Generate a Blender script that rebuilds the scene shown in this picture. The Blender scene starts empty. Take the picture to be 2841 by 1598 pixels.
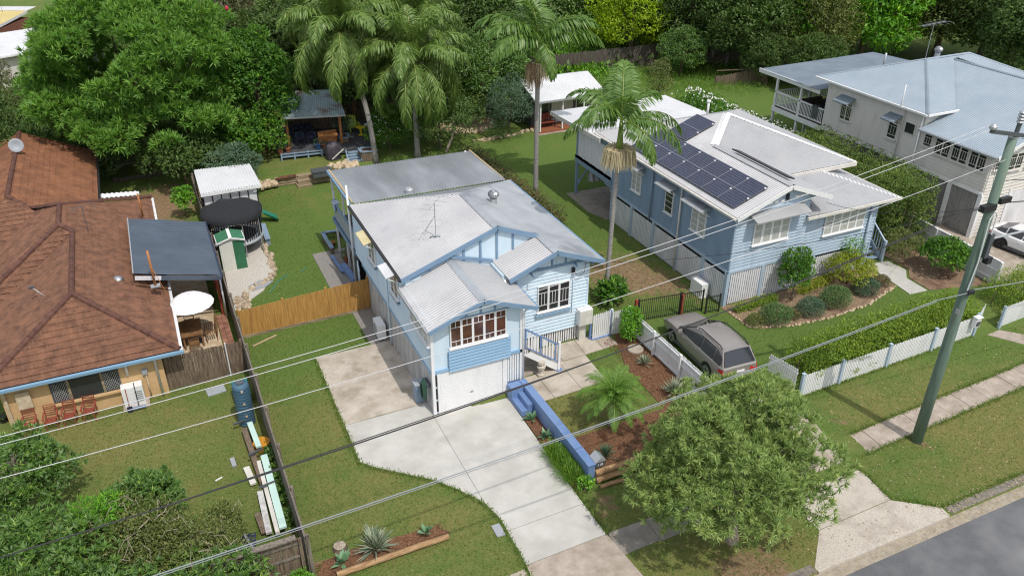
import bpy, math, random
import numpy as np
from mathutils import Matrix, Vector
random.seed(7)
rng = np.random.default_rng(11)
SC = bpy.context.scene
COL = SC.collection
R = math.radians
# ---------------------------------------------------------------- camera
YAW, PITCH, ROLL, FPX = R(24.78), R(29.92), R(-0.21), 2266.0
CX, CY, CAMH = 1420.5, 799.0, 21.0
_f = np.array([math.sin(YAW)*math.cos(PITCH), math.cos(YAW)*math.cos(PITCH), -math.sin(PITCH)])
_r = np.array([math.cos(YAW), -math.sin(YAW), 0.0])
_d = np.cross(_f, _r)
_r, _d = _r*math.cos(ROLL)+_d*math.sin(ROLL), -_r*math.sin(ROLL)+_d*math.cos(ROLL)
cam = bpy.data.cameras.new('camera')
cam.sensor_width = 36.0
cam.sensor_fit = 'HORIZONTAL'
cam.lens = 36.0*FPX/2841.0
cam.clip_end = 2000.0
camo = bpy.data.objects.new('camera', cam)
COL.objects.link(camo)
_u = -_d
camo.matrix_world = Matrix(((_r[0], _u[0], -_f[0], 0), (_r[1], _u[1], -_f[1], 0), (_r[2], _u[2], -_f[2], CAMH), (0, 0, 0, 1)))
SC.camera = camo
# ---------------------------------------------------------------- sky, sun, exposure
SUN = Vector((0.11, -0.56, 1.0)).normalized()          # towards the sun
wd = bpy.data.worlds.new('World')
SC.world = wd
wd.use_nodes = True
_nt = wd.node_tree
_sky = _nt.nodes.new('ShaderNodeTexSky')
_sky.sky_type = 'NISHITA'
_sky.sun_disc = False
_sky.sun_elevation = math.asin(SUN.z)
_sky.sun_rotation = math.atan2(SUN.x, SUN.y)
_sky.dust_density = 3.0
_veil = _nt.nodes.new('ShaderNodeMix'); _veil.data_type = 'RGBA'      # thin bright cloud over the whole sky
_veil.inputs[0].default_value = 0.45
_veil.inputs[7].default_value = (9.0, 9.2, 9.6, 1)
_bg = _nt.nodes['Background']
_bg.inputs['Strength'].default_value = 0.15
_nt.links.new(_sky.outputs[0], _veil.inputs[6])
_nt.links.new(_veil.outputs[2], _bg.inputs[0])
sl = bpy.data.lights.new('sun', 'SUN')
sl.energy = 3.3
sl.angle = R(0.6)
sl.color = (1.0, 0.955, 0.88)
so = bpy.data.objects.new('sun', sl)
COL.objects.link(so)
so.rotation_euler = SUN.to_track_quat('Z', 'Y').to_euler()
so.location = (0, 0, 60)
SC.view_settings.view_transform = 'Standard'
SC.view_settings.look = 'None'
SC.view_settings.exposure = -0.22
SC.view_settings.gamma = 1.0
SC.view_settings.use_curve_mapping = False
SC.cycles.max_bounces = 6
SC.cycles.diffuse_bounces = 3
SC.cycles.transparent_max_bounces = 4
SC.cycles.use_denoising = True
SC.cycles.denoising_prefilter = 'NONE'
SC.cycles.filter_width = 1.15
# ---------------------------------------------------------------- photo pixel -> place
def ray(u, v):
    a, b = (u-CX)/FPX, (v-CY)/FPX
    return a*_r + b*_d + _f
def G(u, v, z=0.0):
    d = ray(u, v)
    return Vector((d*((z-CAMH)/d[2])).tolist()) + Vector((0, 0, CAMH))
ZS = 2.71158
ZO = dict(A1=(0, 0), A2=(700, 0), A3=(1300, 0), A4=(1891, 0), B1=(0, 400), B2=(850, 400), B3=(1500, 350), B4=(1891, 500),
          C1=(0, 800), C2=(850, 750), C3=(1500, 850), C4=(0, 1064), C5=(800, 1064), C6=(1891, 1064), D=(0, 0))
def U(o, x, y, z=0.0):
    s = 1/1.10287 if o == 'D' else ZS
    return G(ZO[o][0]+x/s, ZO[o][1]+y/s, z)
def Zat(o, x, y, px, py):
    s = 1/1.10287 if o == 'D' else ZS
    d = ray(ZO[o][0]+x/s, ZO[o][1]+y/s)
    return CAMH + d[2]*math.hypot(px, py)/math.hypot(d[0], d[1])
# ---------------------------------------------------------------- mesh builder
class MB:
    def __init__(s): s.v = []; s.f = []
    def add(s, vs, fs):
        n = len(s.v); s.v += [tuple(p) for p in vs]; s.f += [tuple(i+n for i in f) for f in fs]; return s
    def box(s, a, b):
        x0, y0, z0 = a; x1, y1, z1 = b
        if x0 > x1: x0, x1 = x1, x0
        if y0 > y1: y0, y1 = y1, y0
        if z0 > z1: z0, z1 = z1, z0
        return s.add([(x0,y0,z0),(x1,y0,z0),(x1,y1,z0),(x0,y1,z0),(x0,y0,z1),(x1,y0,z1),(x1,y1,z1),(x0,y1,z1)],
                     [(0,3,2,1),(4,5,6,7),(0,1,5,4),(1,2,6,5),(2,3,7,6),(3,0,4,7)])
    def cbox(s, c, d, rz=0.0):
        w, l, h = d[0]/2, d[1]/2, d[2]/2
        cs, sn = math.cos(rz), math.sin(rz)
        P = [(c[0]+x*cs-y*sn, c[1]+x*sn+y*cs, c[2]+z) for z in (-h, h) for x, y in ((-w,-l),(w,-l),(w,l),(-w,l))]
        return s.add(P, [(0,3,2,1),(4,5,6,7),(0,1,5,4),(1,2,6,5),(2,3,7,6),(3,0,4,7)])
    def beam(s, p, q, w, h, up=(0, 0, 1)):
        p, q = Vector(p), Vector(q); d = (q-p).normalized(); up = Vector(up)
        sd = d.cross(up)
        if sd.length < 1e-4: sd = d.cross(Vector((0, 1, 0)))
        sd.normalize(); uu = sd.cross(d)
        P = [e + sd*a*w/2 + uu*b*h/2 for e in (p, q) for a, b in ((-1,-1),(1,-1),(1,1),(-1,1))]
        return s.add(P, [(0,1,2,3),(7,6,5,4),(0,4,5,1),(1,5,6,2),(2,6,7,3),(3,7,4,0)])
    def tube(s, pts, rad, n=8, cap=True):
        pts = [Vector(p) for p in pts]
        if not hasattr(rad, '__len__'): rad = [rad]*len(pts)
        rings = []
        ref = Vector((0.31, 0.77, 0.55))
        for i, p in enumerate(pts):
            d = (pts[min(i+1, len(pts)-1)]-pts[max(i-1, 0)]).normalized()
            a = d.cross(ref)
            if a.length < 1e-3: a = d.cross(Vector((1, 0, 0)))
            a.normalize(); b = d.cross(a)
            rings.append([p + (a*math.cos(k*2*math.pi/n)+b*math.sin(k*2*math.pi/n))*rad[i] for k in range(n)])
        V = [p for r in rings for p in r]; Fc = []
        for i in range(len(pts)-1):
            for k in range(n):
                k2 = (k+1) % n
                Fc.append((i*n+k, i*n+k2, (i+1)*n+k2, (i+1)*n+k))
        if cap:
            Fc.append(tuple(range(n-1, -1, -1))); Fc.append(tuple((len(pts)-1)*n+k for k in range(n)))
        return s.add(V, Fc)
    def lathe(s, prof, c=(0, 0, 0), n=16):
        V = [(c[0]+r*math.cos(k*2*math.pi/n), c[1]+r*math.sin(k*2*math.pi/n), c[2]+z) for r, z in prof for k in range(n)]
        Fc = [(i*n+k, i*n+(k+1) % n, (i+1)*n+(k+1) % n, (i+1)*n+k) for i in range(len(prof)-1) for k in range(n)]
        Fc.append(tuple(range(n-1, -1, -1))); Fc.append(tuple((len(prof)-1)*n+k for k in range(n)))
        return s.add(V, Fc)
    def prism(s, poly, z0, z1):
        n = len(poly)
        V = [(p[0], p[1], z0) for p in poly]+[(p[0], p[1], z1) for p in poly]
        return s.add(V, [tuple(range(n-1, -1, -1)), tuple(range(n, 2*n))]+[(i, (i+1) % n, n+(i+1) % n, n+i) for i in range(n)])
    def slab(s, poly3, th):
        """polygon in space thickened downwards along z"""
        n = len(poly3)
        V = [tuple(p) for p in poly3]+[(p[0], p[1], p[2]-th) for p in poly3]
        return s.add(V, [tuple(range(n)), tuple(range(2*n-1, n-1, -1))]+[(i, n+i, n+(i+1) % n, (i+1) % n) for i in range(n)])
    def mesh(s, name, smooth=False):
        m = bpy.data.meshes.new(name); m.from_pydata(s.v, [], s.f)
        if smooth: m.shade_smooth()
        m.update(); return m
def setmat(m, mat):
    m.materials.clear(); m.materials.append(MAT[mat] if isinstance(mat, str) else mat)
def link(name, data, parent=None, M=None, mat=None):
    o = bpy.data.objects.new(name, data); COL.objects.link(o)
    if mat is not None and data is not None and not data.materials: setmat(data, mat)
    if parent is not None:
        o.parent = parent
        o.matrix_parent_inverse = Matrix.Translation(-parent.location) if parent.type == 'EMPTY' else Matrix.Identity(4)
    if M is not None: o.matrix_basis = M
    return o
def part(name, mb, mat, parent=None, M=None, smooth=False, label=None):
    o = link(name, mb.mesh(name, smooth), parent, M, mat)
    if label: o['label'] = label
    return o
def tag(o, label, cat, group=None):
    o['label'] = label; o['category'] = cat
    if group: o['group'] = group
    return o
def thing(name, label, cat, loc=(0, 0, 0), group=None):
    o = bpy.data.objects.new(name, None); COL.objects.link(o); o.location = loc; o.empty_display_size = 0.2
    return tag(o, label, cat, group)
def struct(name, mb, mat, parent=None):
    o = part(name, mb, mat, parent)
    o['kind'] = 'structure'
    return o
def sub(o, name, mb, mat):                       # a sub-part in the local space of part o
    return part(name, mb, mat, o)
def copy_tree(o, parent=None):
    c = o.copy(); COL.objects.link(c)
    if parent is not None: c.parent = parent
    for ch in list(o.children): copy_tree(ch, c)
    return c
def T(x, y, z, rz=0.0, s=1.0):
    sc = Matrix.Diagonal((s, s, s, 1)) if not hasattr(s, '__len__') else Matrix.Diagonal((s[0], s[1], s[2], 1))
    return Matrix.Translation((x, y, z)) @ Matrix.Rotation(rz, 4, 'Z') @ sc
_cache = {}
def shared(key, fn, mat):
    k = (key, mat)
    if k not in _cache:
        m = fn().mesh(key); setmat(m, mat); _cache[k] = m
    return _cache[k]
# ---------------------------------------------------------------- materials
MAT = {}
def mat(name, col, rough=0.6, col2=None, scale=4.0, detail=4.0, bump=0.0, bscale=60.0, metal=0.0, spec=0.5, ramp=(0.35, 0.65), stretch=None, coord='Object', col3=None, scale3=1.0, ramp3=(0.5, 0.7)):
    m = bpy.data.materials.new(name); m.use_nodes = True; MAT[name] = m
    nt = m.node_tree; b = nt.nodes['Principled BSDF']
    b.inputs['Base Color'].default_value = (*col, 1); b.inputs['Roughness'].default_value = rough
    b.inputs['Metallic'].default_value = metal; b.inputs['Specular IOR Level'].default_value = spec
    if col2 or bump:
        if coord == 'World':
            gz = nt.nodes.new('ShaderNodeNewGeometry'); src = gz.outputs['Position']
        else:
            tc = nt.nodes.new('ShaderNodeTexCoord'); src = tc.outputs[coord]
        if stretch:
            mp = nt.nodes.new('ShaderNodeMapping'); mp.inputs['Scale'].default_value = stretch
            nt.links.new(src, mp.inputs['Vector']); src = mp.outputs['Vector']
    def noise(sc, det):
        n = nt.nodes.new('ShaderNodeTexNoise'); n.inputs['Scale'].default_value = sc; n.inputs['Detail'].default_value = det
        n.inputs['Roughness'].default_value = 0.65
        nt.links.new(src, n.inputs['Vector']); return n
    last = None
    if col2:
        n = noise(scale, detail); r = nt.nodes.new('ShaderNodeValToRGB')
        r.color_ramp.elements[0].position, r.color_ramp.elements[1].position = ramp
        r.color_ramp.elements[0].color = (*col, 1); r.color_ramp.elements[1].color = (*col2, 1)
        nt.links.new(n.outputs[0], r.inputs[0]); last = r.outputs[0]
        if col3:
            n3 = noise(scale3, 3.0); r3 = nt.nodes.new('ShaderNodeMapRange')
            r3.inputs['From Min'].default_value, r3.inputs['From Max'].default_value = ramp3
            nt.links.new(n3.outputs[0], r3.inputs['Value'])
            mx = nt.nodes.new('ShaderNodeMix'); mx.data_type = 'RGBA'
            mx.inputs[7].default_value = (*col3, 1)
            nt.links.new(r3.outputs[0], mx.inputs[0]); nt.links.new(last, mx.inputs[6]); last = mx.outputs[2]
        nt.links.new(last, b.inputs['Base Color'])
    if bump:
        n = noise(bscale, 3.0); bp = nt.nodes.new('ShaderNodeBump'); bp.inputs['Strength'].default_value = bump
        bp.inputs['Distance'].default_value = 0.03
        nt.links.new(n.outputs[0], bp.inputs['Height']); nt.links.new(bp.outputs[0], b.inputs['Normal'])
    return m
def leafmat(name, c1, c2, c3=None, trans=0.35, rough=0.55, gloss=0.025):
    """leaf colours picked per leaf by the mesh attribute 'tint'"""
    m = bpy.data.materials.new(name); m.use_nodes = True; MAT[name] = m
    nt = m.node_tree; nt.nodes.clear(); N = nt.nodes.new; L = nt.links.new
    at = N('ShaderNodeAttribute'); at.attribute_name = 'tint'
    r = N('ShaderNodeValToRGB'); r.color_ramp.elements[0].color = (*c1, 1); r.color_ramp.elements[1].color = (*c2, 1)
    if c3:
        e = r.color_ramp.elements.new(0.93); e.color = (*c2, 1); r.color_ramp.elements[-1].color = (*c3, 1)
    L(at.outputs['Fac'], r.inputs[0])
    d = N('ShaderNodeBsdfDiffuse'); t = N('ShaderNodeBsdfTranslucent'); g = N('ShaderNodeBsdfGlossy')
    g.inputs['Roughness'].default_value = rough
    hs = N('ShaderNodeHueSaturation'); hs.inputs['Hue'].default_value = 0.49; hs.inputs['Saturation'].default_value = 1.1; hs.inputs['Value'].default_value = 1.25
    L(r.outputs[0], d.inputs[0]); L(r.outputs[0], hs.inputs['Color']); L(hs.outputs[0], t.inputs[0])
    m1 = N('ShaderNodeMixShader'); m1.inputs[0].default_value = trans; L(d.outputs[0], m1.inputs[1]); L(t.outputs[0], m1.inputs[2])
    m2 = N('ShaderNodeMixShader'); m2.inputs[0].default_value = gloss; L(m1.outputs[0], m2.inputs[1]); L(g.outputs[0], m2.inputs[2])
    o = N('ShaderNodeOutputMaterial'); L(m2.outputs[0], o.inputs[0])
    return m
# ground surfaces
def groundmat():
    m = bpy.data.materials.new('grass'); m.use_nodes = True; MAT['grass'] = m
    nt = m.node_tree; N = nt.nodes.new; L = nt.links.new; b = nt.nodes['Principled BSDF']
    b.inputs['Roughness'].default_value = 0.9; b.inputs['Specular IOR Level'].default_value = 0.15
    g = N('ShaderNodeNewGeometry')
    def nz(s, d=4.0, rough=0.6):
        n = N('ShaderNodeTexNoise'); n.inputs['Scale'].default_value = s; n.inputs['Detail'].default_value = d; n.inputs['Roughness'].default_value = rough
        L(g.outputs['Position'], n.inputs['Vector']); return n.outputs[0]
    def ramp(src, stops):
        r = N('ShaderNodeValToRGB'); e = r.color_ramp.elements
        for i, (p, c) in enumerate(stops):
            if i < 2: el = e[i]; el.position = p
            else: el = e.new(p)
            el.color = (*c, 1)
        L(src, r.inputs[0]); return r.outputs[0]
    def mix(fac, a, c, mode='MIX'):
        x = N('ShaderNodeMix'); x.data_type = 'RGBA'; x.blend_type = mode
        if isinstance(fac, float): x.inputs[0].default_value = fac
        else: L(fac, x.inputs[0])
        L(a, x.inputs[6]); L(c, x.inputs[7]); return x.outputs[2]
    def mr(src, a, c, lo=0.0, hi=1.0):
        x = N('ShaderNodeMapRange'); x.inputs['From Min'].default_value = a; x.inputs['From Max'].default_value = c
        x.inputs['To Min'].default_value = lo; x.inputs['To Max'].default_value = hi; L(src, x.inputs['Value']); return x.outputs[0]
    at = N('ShaderNodeAttribute'); at.attribute_name = 'dry'
    green = ramp(nz(14.0, 6.0, 0.75), [(0.3, (0.060, 0.112, 0.020)), (0.7, (0.165, 0.24, 0.060))])
    dry = ramp(nz(11.0, 6.0, 0.75), [(0.3, (0.13, 0.14, 0.035)), (0.7, (0.27, 0.25, 0.095))])
    x = N('ShaderNodeMath'); x.operation = 'ADD'; L(at.outputs['Fac'], x.inputs[0])
    L(mr(nz(0.55, 5.0, 0.7), 0.3, 0.7, -0.38, 0.38), x.inputs[1])
    y = N('ShaderNodeMath'); y.operation = 'ADD'; L(x.outputs[0], y.inputs[0]); L(mr(nz(5.0, 4.0, 0.7), 0.3, 0.7, -0.22, 0.22), y.inputs[1])
    base = mix(mr(y.outputs[0], 0.15, 0.85), green, dry)
    at2 = N('ShaderNodeAttribute'); at2.attribute_name = 'bare'
    soil = ramp(nz(7.0, 5.0, 0.7), [(0.3, (0.16, 0.105, 0.06)), (0.7, (0.36, 0.25, 0.15))])
    z = N('ShaderNodeMath'); z.operation = 'ADD'; L(at2.outputs['Fac'], z.inputs[0]); L(mr(nz(2.2, 5.0, 0.7), 0.3, 0.7, -0.35, 0.35), z.inputs[1])
    base = mix(mr(z.outputs[0], 0.4, 0.75), base, soil)
    L(base, b.inputs['Base Color'])
    bp = N('ShaderNodeBump'); bp.inputs['Strength'].default_value = 0.9; bp.inputs['Distance'].default_value = 0.06
    L(nz(26.0, 5.0, 0.8), bp.inputs['Height']); L(bp.outputs[0], b.inputs['Normal'])
groundmat()
W_ = 'World'
mat('new_concrete', (0.44, 0.43, 0.395), 0.85, (0.52, 0.51, 0.475), 1.1, 6, 0.15, 50, coord=W_, col3=(0.37, 0.355, 0.32), scale3=0.45, ramp3=(0.48, 0.75))
mat('old_concrete', (0.36, 0.31, 0.25), 0.9, (0.52, 0.47, 0.40), 1.0, 7, 0.25, 40, coord=W_, col3=(0.24, 0.20, 0.15), scale3=0.8, ramp3=(0.5, 0.75))
mat('path_concrete', (0.30, 0.25, 0.20), 0.9, (0.44, 0.38, 0.32), 2.0, 7, 0.25, 40, coord=W_, col3=(0.22, 0.18, 0.14), scale3=0.9, ramp3=(0.5, 0.8))
mat('dark_shaded_concrete', (0.20, 0.18, 0.15), 0.9, (0.30, 0.27, 0.23), 2.0, 7, 0.2, 40, coord=W_)  # on the footpath this dark tone is shade put into the colour
mat('aggregate', (0.36, 0.32, 0.27), 0.9, (0.58, 0.53, 0.46), 30.0, 4, 0.4, 45, coord=W_, col3=(0.34, 0.30, 0.25), scale3=0.9)
mat('asphalt', (0.085, 0.088, 0.095), 0.85, (0.135, 0.138, 0.145), 38.0, 5, 0.35, 60, coord=W_, col3=(0.185, 0.187, 0.192), scale3=0.35, ramp3=(0.45, 0.65))
mat('kerb', (0.12, 0.11, 0.095), 0.9, (0.25, 0.22, 0.18), 6.0, 6, 0.3, 40, coord=W_)
mat('channel', (0.25, 0.215, 0.165), 0.9, (0.38, 0.33, 0.26), 5.0, 6, 0.2, 40, coord=W_)
mat('mulch', (0.055, 0.025, 0.012), 0.95, (0.27, 0.13, 0.065), 28.0, 5, 1.0, 34, coord=W_, col3=(0.10, 0.05, 0.025), scale3=1.3)
mat('tan_mulch', (0.14, 0.085, 0.05), 0.95, (0.36, 0.25, 0.17), 26.0, 5, 1.0, 34, coord=W_, col3=(0.11, 0.06, 0.035), scale3=1.0)
mat('gravel', (0.34, 0.31, 0.26), 0.95, (0.68, 0.65, 0.60), 26.0, 5, 1.0, 26, coord=W_)
mat('bluemetal', (0.16, 0.15, 0.14), 0.95, (0.34, 0.32, 0.29), 26.0, 5, 1.0, 26, coord=W_)
mat('sand', (0.42, 0.30, 0.20), 0.95, (0.55, 0.42, 0.30), 5.0, 5, 0.4, 26, coord=W_)
mat('sandstone', (0.42, 0.31, 0.19), 0.9, (0.60, 0.50, 0.37), 3.0, 5, 0.5, 12, coord=W_)
mat('rock', (0.26, 0.19, 0.12), 0.9, (0.55, 0.46, 0.35), 5.0, 5, 0.6, 12, coord=W_)
# buildings
mat('zinc_bright', (0.42, 0.42, 0.43), 0.5, (0.52, 0.52, 0.53), 0.9, 5, 0, 1, metal=0.35, coord=W_, col3=(0.35, 0.35, 0.37), scale3=0.45, ramp3=(0.5, 0.8))
mat('zinc_worn', (0.36, 0.385, 0.41), 0.5, (0.46, 0.485, 0.51), 0.8, 5, 0, 1, metal=0.3, coord=W_, col3=(0.26, 0.28, 0.31), scale3=0.33, ramp3=(0.56, 0.68))
mat('zinc_dark', (0.27, 0.295, 0.315), 0.5, (0.37, 0.395, 0.415), 0.8, 5, 0, 1, metal=0.3, coord=W_, col3=(0.22, 0.235, 0.25), scale3=0.3, ramp3=(0.5, 0.7), stretch=(1.0, 0.3, 1.0))
mat('zinc_pale', (0.40, 0.405, 0.415), 0.45, (0.48, 0.485, 0.49), 0.8, 5, 0, 1, metal=0.3, coord=W_, col3=(0.39, 0.39, 0.40), scale3=0.4, ramp3=(0.5, 0.8))
mat('roof_blue', (0.27, 0.33, 0.385), 0.55, (0.315, 0.375, 0.43), 0.7, 5, 0, 1, metal=0.15, coord=W_)
mat('roof_blue_dark', (0.18, 0.225, 0.27), 0.55, (0.23, 0.275, 0.32), 0.7, 5, 0, 1, metal=0.15, coord=W_)
mat('roof_white', (0.56, 0.57, 0.59), 0.5, (0.64, 0.65, 0.66), 0.7, 5, 0, 1, coord=W_)
mat('roof_navy', (0.065, 0.085, 0.115), 0.45, (0.085, 0.11, 0.145), 0.7, 4, 0, 1, metal=0.1, coord=W_)
mat('roof_rust', (0.25, 0.33, 0.36), 0.55, (0.31, 0.40, 0.43), 1.0, 5, 0, 1, coord=W_, col3=(0.16, 0.10, 0.07), scale3=0.6, ramp3=(0.55, 0.68))
mat('roof_yellow', (0.50, 0.40, 0.16), 0.6, (0.56, 0.46, 0.20), 0.6, 4, coord=W_)
mat('tile', (0.105, 0.048, 0.028), 0.85, (0.215, 0.10, 0.056), 2.2, 6, 0.3, 30, coord=W_, col3=(0.30, 0.15, 0.08), scale3=6.0, ramp3=(0.6, 0.8))
mat('tile_back', (0.14, 0.058, 0.028), 0.85, (0.25, 0.105, 0.048), 1.2, 6, 0.3, 30, coord=W_, col3=(0.40, 0.19, 0.08), scale3=3.0, ramp3=(0.62, 0.8))
mat('ridge_tile', (0.075, 0.032, 0.024), 0.85, (0.14, 0.062, 0.042), 3.0, 6, 0.3, 30, coord=W_)
mat('pale_blue', (0.56, 0.70, 0.81), 0.55, (0.63, 0.76, 0.85), 2.2, 6, coord=W_, stretch=(1, 1, 0.3), col3=(0.45, 0.56, 0.65), scale3=1.6, ramp3=(0.55, 0.85))
mat('mid_blue', (0.24, 0.40, 0.57), 0.55, (0.28, 0.44, 0.61), 1.5, 4, coord=W_)
mat('trim_blue', (0.17, 0.27, 0.40), 0.5, (0.20, 0.31, 0.44), 1.5, 4, coord=W_)
mat('royal_blue', (0.13, 0.215, 0.41), 0.6, (0.18, 0.275, 0.48), 1.2, 5, 0.1, 30, coord=W_)
mat('slate_blue', (0.20, 0.285, 0.385), 0.6, (0.24, 0.33, 0.43), 2.2, 6, coord=W_, stretch=(1, 1, 0.3), col3=(0.15, 0.205, 0.27), scale3=1.6, ramp3=(0.55, 0.85))
mat('pale_slate', (0.36, 0.455, 0.56), 0.6, (0.42, 0.515, 0.61), 2.2, 6, coord=W_, stretch=(1, 1, 0.3), col3=(0.28, 0.35, 0.43), scale3=1.6, ramp3=(0.55, 0.85))
mat('cream', (0.62, 0.59, 0.545), 0.6, (0.68, 0.65, 0.60), 2.2, 6, coord=W_, stretch=(1, 1, 0.3), col3=(0.50, 0.47, 0.43), scale3=1.6, ramp3=(0.55, 0.85))
mat('white', (0.74, 0.75, 0.76), 0.5, (0.80, 0.80, 0.80), 2.2, 6, coord=W_, stretch=(1, 1, 0.3), col3=(0.60, 0.60, 0.59), scale3=1.6, ramp3=(0.55, 0.85))
mat('batten_white', (0.60, 0.61, 0.63), 0.65, (0.74, 0.74, 0.75), 2.2, 6, coord=W_, stretch=(1, 1, 0.3), col3=(0.46, 0.46, 0.46), scale3=1.6, ramp3=(0.55, 0.85))
mat('weathered_white', (0.36, 0.35, 0.34), 0.8, (0.58, 0.58, 0.58), 5.0, 5, coord=W_, stretch=(1, 1, 0.15))
mat('stucco', (0.56, 0.37, 0.18), 0.85, (0.62, 0.42, 0.22), 2.0, 5, 0.3, 40, coord=W_)
mat('gutter_blue', (0.20, 0.34, 0.47), 0.5)
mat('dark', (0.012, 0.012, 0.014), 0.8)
mat('black_metal', (0.02, 0.02, 0.022), 0.5)
mat('gunmetal', (0.08, 0.09, 0.10), 0.5)
mat('steel', (0.45, 0.46, 0.47), 0.35, metal=0.8)
mat('galv', (0.42, 0.44, 0.46), 0.45, metal=0.4)
mat('glass', (0.03, 0.034, 0.04), 0.06, spec=0.8)
mat('glass_warm', (0.07, 0.035, 0.03), 0.08, (0.13, 0.06, 0.04), 2.0, 4, coord=W_, spec=0.7)
mat('curtain_glass', (0.40, 0.41, 0.39), 0.12, (0.52, 0.52, 0.49), 5.0, 3, coord=W_, spec=0.7, stretch=(8, 8, 0.4))
mat('solar', (0.012, 0.018, 0.045), 0.12, (0.018, 0.026, 0.065), 2.0, 3, coord=W_, spec=0.6)
mat('solar_line', (0.24, 0.25, 0.29), 0.4)
mat('brick', (0.16, 0.06, 0.04), 0.9, (0.28, 0.11, 0.07), 6.0, 4, coord=W_)
mat('paver', (0.20, 0.085, 0.055), 0.9, (0.38, 0.19, 0.13), 3.0, 4, coord=W_)
# timber
mat('gold_timber', (0.33, 0.165, 0.04), 0.75, (0.50, 0.275, 0.075), 6.0, 5, 0.2, 30, coord=W_, stretch=(2.5, 2.5, 0.2), col3=(0.24, 0.11, 0.03), scale3=2.0, ramp3=(0.55, 0.75))
mat('grey_timber', (0.11, 0.092, 0.075), 0.9, (0.24, 0.205, 0.17), 6.0, 5, 0.3, 30, coord=W_, stretch=(2, 2, 0.25))
mat('brown_timber', (0.085, 0.058, 0.04), 0.9, (0.23, 0.175, 0.125), 8.0, 5, 0.3, 30, coord=W_, stretch=(2, 2, 0.2))
mat('dark_timber', (0.05, 0.042, 0.035), 0.9, (0.13, 0.11, 0.09), 6.0, 5, 0.3, 30, coord=W_, stretch=(2, 2, 0.25))
mat('log', (0.23, 0.13, 0.06), 0.85, (0.42, 0.27, 0.14), 5.0, 5, 0.3, 25, coord=W_, stretch=(0.5, 2, 2))
mat('sleeper', (0.16, 0.12, 0.07), 0.9, (0.36, 0.29, 0.19), 5.0, 5, 0.3, 25, coord=W_, stretch=(0.4, 2, 2))
mat('deck', (0.055, 0.058, 0.065), 0.7, (0.09, 0.094, 0.105), 3.0, 5, coord=W_)
mat('red_deck', (0.22, 0.075, 0.035), 0.6, (0.30, 0.11, 0.05), 3.0, 5, coord=W_)
mat('red_timber', (0.26, 0.055, 0.03), 0.6)
mat('teak', (0.17, 0.085, 0.035), 0.6, (0.27, 0.15, 0.07), 5.0, 4, coord=W_)
mat('orange_timber', (0.33, 0.13, 0.04), 0.6, (0.42, 0.18, 0.06), 4.0, 4, coord=W_)
mat('fascia_timber', (0.42, 0.33, 0.20), 0.7)
mat('pole_green', (0.10, 0.16, 0.125), 0.8, (0.17, 0.235, 0.185), 3.0, 5, coord=W_, stretch=(2, 2, 0.2), col3=(0.16, 0.15, 0.12), scale3=1.0, ramp3=(0.6, 0.8))
mat('bark', (0.09, 0.065, 0.045), 0.95, (0.20, 0.155, 0.115), 8.0, 5, 0.6, 20, coord=W_)
mat('bark_pale', (0.26, 0.21, 0.16), 0.95, (0.42, 0.36, 0.29), 8.0, 5, 0.5, 20, coord=W_)
mat('palm_trunk', (0.20, 0.185, 0.17), 0.9, (0.36, 0.34, 0.32), 5.0, 4, 0.4, 14, coord=W_, stretch=(1, 1, 5))
mat('crownshaft', (0.13, 0.22, 0.035), 0.5, (0.22, 0.30, 0.05), 2.0, 4, coord=W_)
mat('dead_frond', (0.20, 0.13, 0.07), 0.9, (0.38, 0.27, 0.16), 5.0, 4, coord=W_)
mat('infloresc', (0.50, 0.42, 0.25), 0.9, (0.70, 0.60, 0.40), 6.0, 4, coord=W_)
# odds and ends
mat('car_paint', (0.33, 0.305, 0.285), 0.3, metal=0.35, spec=0.6)
mat('car_white', (0.74, 0.74, 0.74), 0.25, spec=0.6)
mat('tyre', (0.018, 0.018, 0.018), 0.85)
mat('red_light', (0.45, 0.015, 0.015), 0.2)
mat('red_paint', (0.27, 0.06, 0.04), 0.55)
mat('tank_blue', (0.045, 0.105, 0.165), 0.5, (0.06, 0.13, 0.195), 2.0, 4, coord=W_)
mat('hose_green', (0.02, 0.07, 0.045), 0.5)
mat('teal_hose', (0.05, 0.28, 0.24), 0.5)
mat('shed_green', (0.025, 0.135, 0.065), 0.45, (0.03, 0.16, 0.08), 1.0, 3, coord=W_)
mat('slide_green', (0.02, 0.19, 0.13), 0.4)
mat('shed_cream', (0.60, 0.60, 0.55), 0.5, (0.68, 0.68, 0.63), 1.0, 3, coord=W_)
mat('net', (0.010, 0.011, 0.014), 0.9, (0.02, 0.022, 0.026), 20.0, 3, coord=W_)
mat('tarp', (0.035, 0.03, 0.04), 0.55, (0.07, 0.06, 0.075), 3.0, 4, coord=W_)
mat('umbrella', (0.78, 0.77, 0.78), 0.8)
mat('mint', (0.50, 0.70, 0.64), 0.5, (0.56, 0.75, 0.69), 2.0, 4, coord=W_)
mat('offwhite', (0.55, 0.53, 0.48), 0.7, (0.66, 0.64, 0.59), 3.0, 4, coord=W_)
mat('grey_plastic', (0.33, 0.36, 0.39), 0.5)
mat('sheet', (0.62, 0.62, 0.66), 0.9)
mat('yellow', (0.68, 0.50, 0.02), 0.5)
mat('lime', (0.50, 0.58, 0.06), 0.5)
mat('hood_yellow', (0.52, 0.44, 0.22), 0.6, (0.60, 0.53, 0.33), 2.0, 4, coord=W_)
mat('navy', (0.02, 0.028, 0.06), 0.6)
mat('terracotta', (0.32, 0.11, 0.055), 0.8)
mat('pot_blue', (0.05, 0.13, 0.32), 0.4)
mat('rose', (0.55, 0.03, 0.08), 0.6)
mat('wire_white', (0.55, 0.55, 0.57), 0.5)
mat('wire_black', (0.03, 0.03, 0.032), 0.6)
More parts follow.
